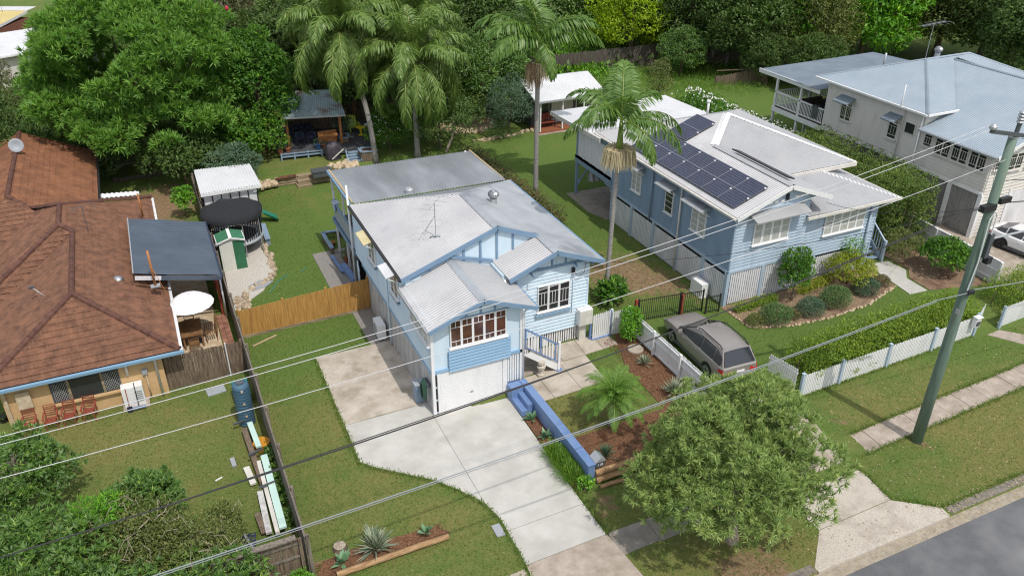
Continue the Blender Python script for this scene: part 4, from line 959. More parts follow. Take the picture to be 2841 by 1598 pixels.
# gable vents and lantern
for i, x in enumerate((24.95, 25.35, 25.7, 26.05, 26.9, 27.2, 27.5)):
    part('gable_vent', MB().box((x-.1, 26.44, 5.52+(.05 if i < 4 else .12)), (x+.1, 26.5, 5.64+(.05 if i < 4 else .12))), 'white', h2)
part('lantern', MB().lathe([(.03, .0), (.09, .05), (.07, .3), (.02, .38)], (26.3, 26.42, 5.62), 8), 'black_metal', h2)
# windows
window(h2, FRONT, 24.62, 26.75, 26.50, 3.58, 4.70, [[(1, 1), (1, 1), (1, 1)]]*4, pane='curtain_glass', proud=.07, fw=.07)
window(h2, FRONT, 29.35, 32.0, 26.80, 3.0, 4.15, [[(1, 1), (1, 1), (1, 1)]]*5, pane='curtain_glass', proud=.08, fw=.05)
hood(h2, FRONT, 24.2, 27.4, 26.5, 5.30, .68, .22, 'zinc_pale')
for y0, y1, nn in ((28.55, 29.7, 2), (31.3, 32.0, 1), (34.3, 35.2, 2)):
    window(h2, LEFT, y0, y1, 23.53, 3.3, 4.6, [[(1, 1), (1, 1), (1, 1), (1, 1)]]*nn, pane='curtain_glass' if nn == 2 else 'glass', proud=.06)
    hood(h2, LEFT, y0-.3, y1+.3, 23.5, 4.95, .62, .1, 'zinc_worn')
pipe(h2, 'downpipe', [(23.42, 30.6, 5.3), (23.42, 30.6, .6)], .05, 'offwhite'); pipe(h2, 'downpipe', [(23.42, 33.2, 5.3), (23.42, 33.2, 2.3)], .05, 'slate_blue'); pipe(h2, 'downpipe', [(32.4, 26.72, 4.4), (32.4, 26.72, .6)], .06, 'pale_slate')
pipe(h2, 'vent_pipe', [U('A3', 1795, 870, 6.3), U('A3', 1795, 870, 6.3)+Vector((0, 0, .85))], .07, 'white'); 
part('pipe_cap', MB().lathe([(.12, 0), (.12, .08)], tuple(U('A3', 1795, 870, 6.3)+Vector((0, 0, .8))), 10), 'white', h2)
ac = part('air_conditioner', MB().box((22.95, 27.55, .55), (23.35, 28.45, 1.25)), 'white', h2); sub(ac, 'stand', MB().box((22.9, 27.5, .5), (23.4, 28.5, .56)), 'offwhite')
# solar panels on the left slope
sn = Vector((-(gz-le)/(gx-23.25), 0, 1)).normalized(); su = Vector((1, 0, (gz-le)/(gx-23.25))).normalized()
def solar(y0, y1, t0, t1):
    O = Vector((23.25, 0, le))+sn*.12
    def P(y, t, h=0): return O+su*t+Vector((0, y, 0))+sn*h
    mb = MB(); a = [P(y0, t0), P(y1, t0), P(y1, t1), P(y0, t1)]; b = [p-sn*.04 for p in a]
    mb.add(a+b, [(0, 3, 2, 1), (4, 5, 6, 7), (0, 1, 5, 4), (1, 2, 6, 5), (2, 3, 7, 6), (3, 0, 4, 7)])
    o = part('solar_panel', mb, 'solar', h2)
    ln = MB(); ny, nt = 10, 6
    for i in range(ny+1):
        y = y0+(y1-y0)*i/ny; w = .016 if i in (0, ny) else .007
        ln.beam(P(y, t0, .004), P(y, t1, .004), w, .004, sn)
    for j in range(nt+1):
        t = t0+(t1-t0)*j/nt; w = .016 if j in (0, nt) else .007
        ln.beam(P(y0, t, .005), P(y1, t, .005), w, .004, sn)
    c = sub(o, 'cell_grid', ln, 'solar_line')
    for y in (y0+.02,): sub(o, 'clamp', MB().lathe([(.05, 0), (.05, .05)], tuple(P(y0-.01, (t0+t1)/2+.3)), 8), 'white')
    return o
for i in range(7):
    for j in range(2): solar(26.8+i*1.265, 26.8+i*1.265+1.245, .34+j*.99, .34+j*.99+.97)
for j in range(2): solar(33.5, 35.1, 2.42+j*.98, 3.38+j*.98)
# collector on the hidden slope beside the ridge
part('solar_rack', MB().beam((26.75, 26.9, 6.46), (26.75, 31.0, 6.46), .5, .06, (.35, 0, 1)), 'black_metal', h2)
# rear deck: screened, white skillion roof above
sheetroof([(23.0, 38.0, 5.32), (31.5, 38.0, 5.32), (31.5, 44.1, 5.12), (23.0, 44.1, 5.12)], (23.0, 38, 5.3), (31.5, 38, 5.3), 'roof_white', h2, pitch=.19, amp=.01, name='rear_roof')
part('fascia', MB().beam((22.98, 38.0, 5.21), (22.98, 44.15, 5.01), .05, .24), 'offwhite', h2); part('fascia', MB().box((22.98, 44.1, 4.9), (31.5, 44.16, 5.1)), 'offwhite', h2)
part('deck_floor', MB().box((23.5, 37.3, 2.9), (31, 41.7, 3.05)), 'slate_blue', h2)
part('bearer', MB().box((23.5, 37.4, 2.62), (23.6, 41.7, 3.05)), 'slate_blue', h2)
for x, y in ((23.6, 41.55), (30.5, 41.55)): part('post', MB().box((x-.08, y-.08, .45), (x+.08, y+.08, 5.0)), 'slate_blue', h2)
part('brace', MB().beam((23.6, 41.4, 1.2), (24.6, 41.4, 2.6), .08, .08), 'slate_blue', h2)
sc_ = part('slat_screen', MB().box((23.58, 37.4, 3.05), (23.6, 41.6, 4.75)), 'white', h2)
slm = shared('screen_slat', lambda: MB().box((-.025, 0, 0), (.0, 4.15, .035)), 'white')
for i in range(26): link('screen_slat', slm, sc_, T(23.58, 37.42, 3.08+i*.064))
for i in range(6): sub(sc_, 'stile', MB().box((23.53, 37.4+i*.83, 3.05), (23.58, 37.45+i*.83, 4.75)), 'white')
part('sail_edge', MB().box((23.5, 37.3, 4.75), (23.62, 41.7, 5.05)), 'slate_blue', h2)
# side stairs at the right front
s2 = thing('side_stairs', 'grey blue timber stairs with slatted rail at the house corner', 'stairs', (33.6, 27, .5))
for i in range(9):
    part('tread', MB().box((32.95, 27.0+i*.26, .62+i*.2), (34.15, 27.3+i*.26, .66+i*.2)), 'slate_blue', s2)
part('stringer', MB().beam((34.15, 26.95, .6), (34.15, 29.4, 2.5), .05, .25), 'pale_slate', s2); part('stringer', MB().beam((32.95, 26.95, .6), (32.95, 29.4, 2.5), .05, .25), 'pale_slate', s2)
part('handrail', MB().beam((34.15, 26.85, 1.62), (34.15, 29.4, 3.5), .08, .06), 'pale_slate', s2)
part('newel', MB().box((34.08, 26.78, .5), (34.22, 26.92, 1.7)), 'pale_slate', s2)
for i in range(13):
    y = 27.05+i*.18; part('baluster', MB().box((34.13, y-.02, .75+(y-26.9)*.77), (34.17, y+.02, 1.65+(y-26.9)*.735)), 'pale_slate', s2)
cur = thing('hanging_sheet', 'white sheet hanging below the raised rear deck', 'sheet', (24.5, 40.5, 1.5))
V = []
for i in range(22):
    x = 24.0+i*.1; dy = .07*math.sin(i*1.5); lo = 1.45-.35*(i/21)**2*1.2 if i < 14 else 1.05+.08*(i-14)
    V += [(x, 40.9+dy, 2.62), (x, 40.85+dy*1.5, lo)]
part('cloth', MB().add(V, [(2*i, 2*i+1, 2*i+3, 2*i+2) for i in range(21)]), 'sheet', cur, smooth=True)
# ================================================================ the cream house on the right
h3 = thing('weatherboard_house', 'cream weatherboard house with blue grey iron roof and many casements', 'house', (46, 33, .5))
part('wall', MB().box((40.82, 31.5, 3.2), (52, 39.2, 6.45)), 'cream', h3); part('wall', MB().box((40.82, 26.85, 3.2), (52, 31.5, 5.5)), 'cream', h3)
part('lower_wall', MB().box((40.95, 26.95, .4), (52, 39, 3.2)), 'offwhite', h3)
boards(h3, LEFT, 26.85, 39.2, 40.81, 3.22, 6.42, 'cream', .19, lambda z: (26.85, 39.2) if z < 5.45 else (31.7, 39.2))
boards(h3, FRONT, 40.85, 48, 26.84, 1.0, 5.45, 'cream', .19)
boards(h3, FRONT, 40.85, 48, 26.83, .55, 1.0, 'cream', .19)
part('trim', MB().box((40.72, 26.8, 3.08), (40.83, 39.2, 3.22)), 'white', h3)
for y in (26.9, 28.9, 31.8): part('stump', MB().box((40.75, y-.12, .4), (40.93, y+.12, 3.1)), 'white', h3)
battens(h3, LEFT, 27.05, 28.75, 40.87, .6, 3.05, 'grey_batten', .09, .02, .02); battens(h3, LEFT, 29.05, 31.6, 40.87, .6, 3.05, 'grey_batten', .09, .02, .02); battens(h3, LEFT, 32.0, 36.0, 40.87, .6, 3.05, 'grey_batten', .11, .03, .02)
AP, AQ, fz = (44.8, 35.7, 8.1), (48.6, 35.7, 8.1), 7.92
def rf3(P, e0, e1, m_='roof_blue'): sheetroof(P, e0, e1, m_, h3, pitch=.13, amp=.014)
rf3([(40.45, 31.2, 6.42), AP, (40.45, 40.1, 6.42)], (40.45, 31.2, 6.42), (40.45, 40.1, 6.42))
rf3([(40.45, 31.2, 6.42), (42.7, 31.2, 6.42), (46.9, 35.4, 7.97), AP], (40.45, 31.2, 6.42), (43, 31.2, 6.42))
rf3([AP, (46.9, 35.4, 7.97), (47.2, 35.4, 7.97), AQ], (44, 35, 8), (48, 35, 8))
rf3([(40.45, 40.1, 6.42), AP, AQ, (53, 40.1, 6.42)], (40.45, 40.1, 6.42), (52, 40.1, 6.42))
rf3([AQ, (47.2, 35.4, 7.97), (51.4, 31.2, 6.42), (53, 31.2, 6.42)], (51, 31.2, 6.42), (53, 31.2, 6.42))
rf3([AQ, (53, 31.2, 6.42), (53, 40.1, 6.42)], (53, 31, 6.4), (53, 40.1, 6.42))
rf3([(40.45, 26.35, 5.5), (47.05, 26.35, fz), (47.05, 35.5, fz), (42.7, 31.35, 6.33), (40.45, 31.5, 5.5)], (40.45, 26.35, 5.5), (40.45, 31.6, 5.5))
rf3([(47.05, 26.35, fz), (53.6, 26.35, 5.5), (53.6, 31.2, 5.5), (47.05, 35.5, fz)], (53.6, 26.35, 5.5), (53.6, 31, 5.5))
ridge(h3, AP, (40.5, 40.05, 6.43), .12, .04, 'roof_blue', .03); ridge(h3, AP, AQ, .14, .05, 'roof_blue', .03); ridge(h3, (40.45, 31.2, 6.44), AP, .1, .04, 'roof_blue_dark', .02); ridge(h3, (47.05, 26.35, fz), (47.05, 35.4, fz), .13, .05, 'roof_blue_dark', .03); ridge(h3, AQ, (53, 31.2, 6.42), .12, .04, 'roof_blue', .03)
part('barge_board', MB().beam((47.05, 26.31, fz-.1), (40.45, 26.31, 5.42), .04, .22), 'white', h3)
part('gutter', MB().box((40.32, 31.2, 6.3), (40.46, 40.1, 6.41)), 'white', h3); part('gutter', MB().box((40.32, 26.35, 5.39), (40.46, 31.5, 5.49)), 'galv', h3); part('gutter', MB().box((40.45, 31.08, 6.3), (42.9, 31.2, 6.41)), 'white', h3)
part('soffit', MB().box((40.46, 31.25, 6.34), (40.82, 40.0, 6.37)), 'white', h3)
CS = [(0.7, 1), (2.0, 3), (0.8, 1)]
window(h3, LEFT, 36.9, 37.8, 40.80, 4.2, 5.3, [CS]*2, frame='cream', proud=.07, fw=.04); window(h3, LEFT, 33.2, 33.9, 40.80, 4.2, 5.25, [CS], frame='cream', proud=.07)
for y0, y1 in ((36.75, 38.0), (33.05, 34.05)):
    hd = hood(h3, LEFT, y0, y1, 40.8, 5.75, .75, .3, 'roof_blue_dark')
window(h3, LEFT, 32.0, 32.75, 40.80, 4.85, 5.55, [[(1, 1)]], frame='cream', proud=.04, sill=False)
window(h3, LEFT, 30.7, 31.25, 40.80, 4.55, 5.28, [CS], frame='cream', proud=.06, fw=.045)
for y1 in (30.45, 29.3, 28.15): window(h3, LEFT, y1-1.02, y1, 40.80, 4.35, 5.30, [CS]*2, frame='cream', proud=.06, fw=.04)
window(h3, FRONT, 41.0, 41.5, 26.82, 4.55, 5.3, [CS], frame='cream', proud=.06, fw=.045); window(h3, FRONT, 42.1, 43.2, 26.82, 4.35, 5.3, [CS]*2, frame='cream', proud=.06, fw=.04); window(h3, FRONT, 43.6, 44.6, 26.82, 4.35, 5.3, [CS]*2, frame='cream', proud=.06, fw=.04)
part('roller_door', MB().box((43.2, 26.79, .55), (45.6, 26.85, 2.9)), 'batten_white', h3); part('door_post', MB().box((43.0, 26.76, .5), (43.2, 26.84, 3.1)), 'white', h3)
pipe(h3, 'downpipe', [(40.7, 31.62, 6.2), (40.7, 31.62, 1.2)], .05, 'white'); pipe(h3, 'vent_pipe', [(40.7, 32.95, 2.8), (40.7, 32.95, 6.1), (40.25, 32.95, 6.4), (40.25, 32.95, 7.7)], .035, 'white')
antenna(h3, (45.6, 36.4, 7.8), 2.2, 6, 'galv', 2.6, .15); whirly(h3, (46.6, 36.4, 8.0), .22); pipe(h3, 'vent_pipe', [(43.9, 38.0, 7.1), (43.9, 38.0, 8.0)], .07, 'galv')
# cream house rear deck
sheetroof([(40.3, 39.6, 5.6), (52, 39.6, 5.9), (52, 46.2, 5.55), (41.0, 46.2, 5.35)], (40.3, 46.2, 5.4), (52, 46.2, 5.5), 'roof_blue_dark', h3, name='rear_roof')
part('fascia', MB().beam((40.5, 39.6, 5.45), (41.0, 46.2, 5.25), .06, .28), 'white', h3)
part('deck_floor', MB().box((40.8, 39.2, 3.0), (50, 44.1, 3.2)), 'brown_timber', h3); part('fascia', MB().box((40.74, 39.2, 2.9), (40.82, 44.1, 3.22)), 'white', h3)
for y in (44.0, 41.6): part('post', MB().box((40.8, y-.07, .4), (40.94, y+.07, 5.4)), 'white', h3)
for x in (44.0, 48.0): part('post', MB().box((x, 43.95, .4), (x+.14, 44.09, 5.4)), 'white', h3)
rl = part('balustrade', MB().box((40.8, 39.3, 4.24), (40.92, 44.05, 4.32)).box((40.82, 39.3, 3.34), (40.9, 44.05, 3.4)), 'white', h3)
for i in range(34): sub(rl, 'baluster', MB().box((40.84, 39.4+i*.138, 3.4), (40.88, 39.44+i*.138, 4.24)), 'white')
rl2 = part('balustrade', MB().box((40.9, 43.98, 4.24), (48, 44.06, 4.32)).box((40.9, 44.0, 3.34), (48, 44.05, 3.4)), 'white', h3)
for i in range(40): sub(rl2, 'baluster', MB().box((41.1+i*.17, 44.0, 3.4), (41.14+i*.17, 44.04, 4.24)), 'white')
part('deck_wall', MB().box((41.6, 39.22, 3.2), (50, 39.3, 5.5)), 'dark_timber', h3)
dt = thing('deck_towel', 'spotted dark towel over the cream house deck railing', 'towel', (40.8, 39.9, 4.2)); part('cloth', MB().box((40.72, 39.75, 3.55), (40.77, 40.25, 4.34)).box((40.70, 39.75, 4.341), (41.0, 40.25, 4.37)), 'gunmetal', dt)
ds = thing('deck_sofa', 'dark brown outdoor sofa on the cream house deck', 'sofa', (42.5, 42, 3.2))
part('seat', MB().box((41.6, 41.2, 3.2), (43.4, 42.1, 3.65)), 'dark_timber', ds); part('backrest', MB().box((41.6, 42.1, 3.2), (43.4, 42.35, 4.1)), 'dark_timber', ds)
for x in (41.4, 43.4): part('armrest', MB().box((x, 41.2, 3.2), (x+.2, 42.3, 3.85)), 'dark_timber', ds)
# ================================================================ the brown tiled house on the left
h4 = thing('brick_house', 'rendered tan house with brown concrete tile roof and blue gutter', 'house', (-4, 36, 0))
part('wall', MB().box((-7.35, 31.02, 0), (-1.5, 44.5, 2.3)), 'stucco', h4)
part('wall', MB().box((-11, 37.5, 0), (-4, 55, 2.2)), 'stucco', h4)
def tilemesh():
    w, e = .3, .345; mb = MB(); S = [0, .22, .5, .78, 1]; Hh = [.0, .022, .006, .022, .0]
    lo = [(s*w, 0, .034+h) for s, h in zip(S, Hh)]; hi = [(s*w, e, .004+h) for s, h in zip(S, Hh)]; ft = [(s*w, .004, h*0.6-.004) for s, h in zip(S, Hh)]
    mb.add(lo+hi+ft, [(i, i+1, 6+i, 5+i) for i in range(4)]+[(10+i, 11+i, 1+i, i) for i in range(4)])
    return mb
def clip(poly, clipper):
    out = poly
    n = len(clipper); area = sum(clipper[i][0]*clipper[(i+1) % n][1]-clipper[(i+1) % n][0]*clipper[i][1] for i in range(n))
    if area < 0: clipper = clipper[::-1]
    for i in range(n):
        a, b = clipper[i], clipper[(i+1) % n]; inp = out; out = []
        f = lambda p: (b[0]-a[0])*(p[1]-a[1])-(b[1]-a[1])*(p[0]-a[0])
        for j in range(len(inp)):
            p, q = inp[j], inp[(j+1) % len(inp)]; fp_, fq = f(p), f(q)
            if fp_ >= 0: out.append(p)
            if fp_*fq < 0:
                t = fp_/(fp_-fq); out.append((p[0]+t*(q[0]-p[0]), p[1]+t*(q[1]-p[1])))
        if len(out) < 3: return []
    return out
_tn = [0]
def tiled(parent, name, poly, e0, e1, mat_, singles):
    P = [Vector(p) for p in poly]; O = Vector(e0); s = (Vector(e1)-O).normalized()
    nrm = (P[1]-P[0]).cross(P[2]-P[0]).normalized()
    if nrm.z < 0: nrm = -nrm
    t = nrm.cross(s).normalized()
    S = [((p-O).dot(s), (p-O).dot(t)) for p in P]
    me = shared('tile', tilemesh, mat_); tv, tf = tilemesh().v, tilemesh().f
    rest = MB(); cand = []
    s0, s1 = min(a for a, b in S), max(a for a, b in S); t0, t1 = min(b for a, b in S), max(b for a, b in S)
    j = 0; tt = t0-.04
    while tt < t1:
        ss = s0-.3+(.15 if j % 2 else 0)*0
        while ss < s1:
            q_ = [(ss, tt), (ss+.3, tt), (ss+.3, tt+.32), (ss, tt+.32)]
            c = clip(q_, S)
            if c:
                ar = abs(sum(c[i][0]*c[(i+1) % len(c)][1]-c[(i+1) % len(c)][0]*c[i][1] for i in range(len(c))))/2
                if ar > .0955: cand.append((ss, tt))
                elif ar > .004:
                    V = [O+s*a+t*(b+0)+nrm*(.004+.03*(1-(b-tt)/.32)) for a, b in c]
                    rest.add(V, [tuple(range(len(V)))])
            ss += .3
        tt += .32; j += 1
    cand.sort(key=lambda c: (O+s*c[0]+t*c[1]).y)
    B = Matrix((s, t, nrm)).transposed().to_4x4()
    deckp = part(name, MB().slab([p-nrm*.012 for p in P], .06), 'dark', parent)
    for k, (a, b) in enumerate(cand):
        M = Matrix.Translation(O+s*a+t*b) @ B
        if _tn[0] < 300 and k < singles:
            link('tile', me, deckp, M); _tn[0] += 1
        else:
            rest.add([M @ Vector(v) for v in tv], tf)
    o = part('tiles', rest, mat_, deckp); o['kind'] = 'stuff'
    return deckp
def capline(parent, a, b, r=.115, L=.36, mat_='ridge_tile'):
    def cap():
        mb = MB(); V = []
        for x, rr in ((0, 1.08), (.06, 1.08), (.07, 1.0), (L+.03, .93)):
            for k in range(6):
                an = math.pi*(k/5); V.append((x, rr*r*math.cos(an), rr*r*math.sin(an)))
        mb.add(V, [(i*6+k, (i+1)*6+k, (i+1)*6+k+1, i*6+k+1) for i in range(3) for k in range(5)]+[(5, 4, 3, 2, 1, 0)])
        return mb
    me = shared('ridge_tile_%g' % r, cap, mat_)
    a, b = Vector(a), Vector(b); d = (b-a); n = max(1, round(d.length/L)); d.normalize(); up = Vector((0, 0, 1)); sd = up.cross(d).normalized(); uu = d.cross(sd)
    B = Matrix((d, sd, uu)).transposed().to_4x4(); st_ = (b-a).length/n
    for i in range(n): link('ridge_tile', me, parent, Matrix.Translation(a+d*st_*i) @ B @ Matrix.Diagonal((st_/L, 1, 1, 1)))
ez = 2.4
def K(p):                       # lower along the line of sight
    f = (CAMH-p[2]+.25)/(CAMH-p[2]); return (p[0]*f, p[1]*f, p[2]-.25)
_tl, _cl = tiled, capline
def tiled(a, b, poly, e0, e1, m_, n_): return _tl(a, b, [K(p) for p in poly], K(e0), K(e1), m_, n_)
def capline(a, p, q, r): return _cl(a, K(p), K(q), r)
FL_, FR_, A_ = (-7.87, 30.35, ez), (-.73, 30.35, ez), (-4.3, 33.85, 4.0)
tiled(h4, 'roof_slope', [FL_, FR_, A_], FL_, FR_, 'tile', 160)
tiled(h4, 'roof_slope', [FR_, (-.73, 47.0, ez), (-4.3, 43.5, 4.0), (-4.3, 33.85, 4.0)], FR_, (-.73, 47, ez), 'tile', 140)
tiled(h4, 'roof_slope', [(-4.3, 40.2, 4.0), (-4.3, 43.5, 4.0), (-4.85, 43.0, 4.247), (-4.85, 40.7, 4.247)], (-4.3, 40, 4.0), (-4.3, 43, 4.0), 'tile', 0)
tiled(h4, 'roof_slope', [FL_, A_, (-4.3, 40.2, 4.0), (-7.87, 36.8, ez)], (-7.87, 36.8, ez), FL_, 'tile', 0)
dz = .457
tiled(h4, 'roof_slope', [(-4.3, 40.2, 4.02), (-4.85, 40.7, 4.25), (-8.9, 36.65, 2.4), (-7.87, 36.65, 2.4)], (-8.9, 36.65, 2.4), (-7.8, 36.65, 2.4), 'tile', 0)
tiled(h4, 'roof_slope', [(-4.85, 40.7, 4.25), (-4.85, 43.3, 4.25), (-8.9, 47.3, 2.4), (-8.9, 36.65, 2.4)], (-8.9, 47.3, 2.4), (-8.9, 36.65, 2.4), 'tile', 0)
tiled(h4, 'roof_slope', [(-7.25, 45.3, 4.3), (-7.25, 56.0, 4.3), (-3.4, 56.0, 2.55), (-3.4, 46.6, 2.55), (-6.4, 44.4, 3.91)], (-3.4, 46, 2.55), (-3.4, 56, 2.55), 'tile_back', 0)
tiled(h4, 'roof_slope', [(-7.25, 45.3, 4.3), (-11.3, 41.2, 2.45), (-5.2, 43.2, 3.35)], (-11.3, 41.2, 2.45), (-3.2, 41.2, 2.45), 'tile', 0)
tiled(h4, 'roof_slope', [(-7.25, 45.3, 4.3), (-7.25, 56.0, 4.3), (-11.3, 56.0, 2.45), (-11.3, 41.2, 2.45)], (-11.3, 56, 2.45), (-11.3, 41.2, 2.45), 'tile_back', 0)
for a, b in ((FR_, A_), (FL_, A_), (A_, (-4.3, 40.2, 4.0)), ((-4.3, 40.2, 4.0), (-4.85, 40.7, 4.27)), ((-8.9, 36.65, 2.42), (-4.85, 40.7, 4.25)), ((-4.85, 40.7, 4.25), (-4.85, 43.3, 4.25)), ((-.73, 47.0, 2.42), (-4.85, 43.2, 4.25)), ((-6.3, 44.6, 3.75), (-4.85, 43.3, 4.25)), ((-6.3, 44.5, 3.75), (-7.25, 45.3, 4.3)), ((-7.25, 45.3, 4.3), (-7.25, 56, 4.3))):
    capline(h4, Vector(a)+Vector((0, 0, .02)), Vector(b)+Vector((0, 0, .02)), .125)
part('gutter', MB().box((-8.1, 30.58, ez-.37), (-.6, 30.72, ez-.255)), 'gutter_blue', h4); part('gutter', MB().box((-.73, 30.73, ez-.37), (-.61, 47.6, ez-.255)), 'batten_white', h4)
part('soffit', MB().box((-7.8, 30.73, ez-.34), (-.75, 31.3, ez-.31)), 'white', h4)
part('gutter', MB().box((-3.44, 47.2, 2.17), (-3.32, 56.7, 2.29)), 'black_metal', h4)
# front window with patterned side screens
wf = part('window', MB().box((-5.66, 30.980, .80), (-3.16, 31.030, 1.78)), 'gunmetal', h4)
for a, b, m_ in ((-5.60, -5.06, 'glass'), (-4.96, -3.84, 'glass'), (-3.76, -3.22, 'glass')): sub(wf, 'pane', MB().box((a, 30.955, .86), (b, 30.975, 1.72)), m_)
for a, b in ((-5.06, -4.96), (-3.84, -3.76)): sub(wf, 'mullion', MB().box((a, 30.940, .82), (b, 30.980, 1.76)), 'sleeper')
for a in (-5.60, -3.76):
    g = MB()
    for k in range(-6, 8):
        for sgn in (1, -1):
            x0 = a+k*.09; p0, p1 = (x0, .86), (x0+sgn*.86*.62, 1.72)
            c = clip([(p0[0]-.004, p0[1]), (p0[0]+.004, p0[1]), (p1[0]+.004, p1[1]), (p1[0]-.004, p1[1])], [(a, .86), (a+.54, .86), (a+.54, 1.72), (a, 1.72)])
            if c: g.add([(x, 30.950, z) for x, z in c], [tuple(range(len(c)))])
    sub(wf, 'security_screen', g, 'batten_white')
sub(wf, 'sill', MB().box((-5.72, 30.870, .70), (-3.1, 31.020, .79)), 'stucco')
part('meter_box', MB().box((-6.85, 30.860, .95), (-6.35, 31.020, 1.70)), 'sandstone', h4)
part('pipe_cover', MB().box((-7.28, 30.900, .1), (-7.16, 31.020, 2.3)), 'sandstone', h4)
pipe(h4, 'downpipe', [(-1.68, 30.7, 2.05), (-1.75, 30.900, 1.85), (-1.75, 30.900, .05)], .05, 'white'); pipe(h4, 'downpipe', [(-2.85, 30.940, 2.1), (-2.85, 30.940, 1.4)], .05, 'white')
pipe(h4, 'conduit', [(-2.2, 30.960, .1), (-2.2, 30.960, 1.2)], .03, 'sandstone'); part('tap_box', MB().box((-2.32, 30.900, 1.25), (-2.12, 31.010, 1.5)), 'grey_plastic', h4)
# roof fittings
b_ = U('B1', 1170, 1065, 2.9); pipe(h4, 'flue', [b_, b_+Vector((0, 0, 1.75))], .055, 'orange_timber'); part('flashing', MB().cbox(b_, (.4, .3, .05)), 'galv', h4)
pipe(h4, 'stay', [b_+Vector((0, 0, 1.0)), U('B1', 1280, 1165, 2.6)], .012, 'orange_timber', 5)
b_ = U('B1', 1075, 545, 2.75); pipe(h4, 'flue', [b_, b_+Vector((0, 0, 1.3))], .05, 'orange_timber')
b_ = U('B1', 890, 1025, 2.95); part('skylight', MB().lathe([(.25, 0), (.23, .08), (.12, .17), (.02, .2)], b_+Vector((0, 0, .02)), 16), 'steel', h4, smooth=True)
b_ = U('B1', 665, 655, 3.6); antenna(h4, b_, 1.3, 3, 'gunmetal', .9, .3)
b_ = U('B1', 385, 1175, 3.0); pipe(h4, 'mast', [b_, b_+Vector((-.55, .1, .7))], .02, 'galv'); part('mast_foot', MB().cbox(b_, (.4, .12, .05), .5), 'galv', h4); part('bracket', MB().cbox(b_+Vector((-.58, .1, .72)), (.2, .08, .1), .4), 'gunmetal', h4)
b_ = U('A1', 140, 1150, 4.05); dsh = part('satellite_dish', MB().lathe([(.02, 0), (.2, .02), (.34, .08), (.4, .14), (.385, .15), (.2, .05), (.02, .03)], (0, 0, 0), 20), 'grey_plastic', h4, Matrix.Translation(b_+Vector((0, 0, .45))) @ Matrix.Rotation(R(75), 4, 'X'), smooth=True)
sub(dsh, 'mast', MB().tube([(0, -.45, -.1), (0, 0, -.02)], .025, 6), 'galv')
sheetroof([U('B1', 725, 410, 2.1), U('B1', 1050, 382, 2.1), U('B1', 1045, 352, 2.25), U('B1', 722, 378, 2.25)], U('B1', 725, 410, 2.1), U('B1', 1050, 382, 2.1), 'batten_white', h4, 'lean_to_roof', pitch=.25, amp=.04)
# patio roof
pro = thing('patio_cover', 'dark navy ribbed metal patio roof beside the brown tiled roof', 'patio cover', (0, 38.5, 0))
sheetroof([(-1.97, 35.9, 3.38), (1.60, 35.65, 2.62), (1.64, 41.95, 2.62), (-1.93, 42.2, 3.38)], (1.6, 35.65, 2.62), (1.64, 41.95, 2.62), 'roof_navy', pro, 'roof_sheet', pitch=.2, amp=.014)
part('fascia', MB().beam((-.9, 35.62, 3.05), (1.62, 35.55, 2.52), .05, .2), 'roof_navy', pro); part('fascia', MB().beam((-1.95, 35.65, 3.27), (-.9, 35.62, 3.05), .05, .18), 'batten_white', pro)
part('gutter', MB().box((1.58, 35.6, 2.5), (1.70, 42.0, 2.62)), 'navy', pro); part('edge_trim', MB().beam((-1.98, 35.9, 3.41), (-1.94, 42.2, 3.41), .05, .04), 'galv', pro)
for y in (36.6, 39.2, 41.6): part('post', MB().box((1.36, y-.06, 0), (1.48, y+.06, 2.58)), 'red_timber', pro)
part('rail', MB().box((1.38, 36.6, 1.0), (1.46, 41.6, 1.1)), 'red_timber', pro)
pipe(pro, 'downpipe', [(1.55, 36.2, 2.5), (1.55, 36.2, .05)], .045, 'batten_white')
edge = thing('brick_edging', 'row of red clay pavers along the patio by fence', 'paving', (1.2, 33, 0)); edge['kind'] = 'structure'
pvm = shared('paver', lambda: MB().box((0, 0, 0), (.225, .225, .07)), 'paver')
for i in range(20):
    for j in range(2): link('paver', pvm, edge, T(1.06+j*.24, 31.7+i*.24, .0+.006*((i*7+j*3) % 4)))
# ---- patio furniture
um = thing('patio_umbrella', 'white round patio umbrella over the timber table', 'umbrella', (.0, 35.2, 0))
mb = MB(); n = 16; V = [(0, 0, .5)]
for k in range(n):
    a = k*2*math.pi/n; V += [(.62*math.cos(a), .62*math.sin(a), .3), (1.02*math.cos(a), 1.02*math.sin(a), .0)]
for k in range(n):
    k2 = (k+1) % n; mb2 = (0, 1+2*k, 1+2*k2); mb.f.append(mb2); mb.f.append((1+2*k, 2+2*k, 2+2*k2, 1+2*k2))
mb.v = V
uo = U('C1', 1425, 85, 2.25)
part('canopy', mb, 'umbrella', um, T(uo.x, uo.y, 2.05)); pipe(um, 'pole', [(uo.x, uo.y, 0), (uo.x, uo.y, 2.55)], .025, 'teak'); part('base', MB().lathe([(.25, 0), (.25, .06), (.05, .1)], (uo.x, uo.y, .03), 14), 'gunmetal', um)
def slat_table(name, label, c, w, l, h, mat_):
    t = thing(name, label, 'table', (c[0], c[1], 0))
    for i in range(9): part('top_slat', MB().box((c[0]-w/2+i*w/9, c[1]-l/2, h-.03), (c[0]-w/2+(i+.85)*w/9, c[1]+l/2, h)), mat_, t)
    part('apron', MB().box((c[0]-w/2+.05, c[1]-l/2+.05, h-.1), (c[0]+w/2-.05, c[1]+l/2-.05, h-.032)), mat_, t)
    for sx in (-1, 1):
        for sy in (-1, 1): part('leg', MB().cbox((c[0]+sx*(w/2-.08), c[1]+sy*(l/2-.08), (h-.1)/2+.02), (.07, .07, h-.1)), mat_, t)
    return t
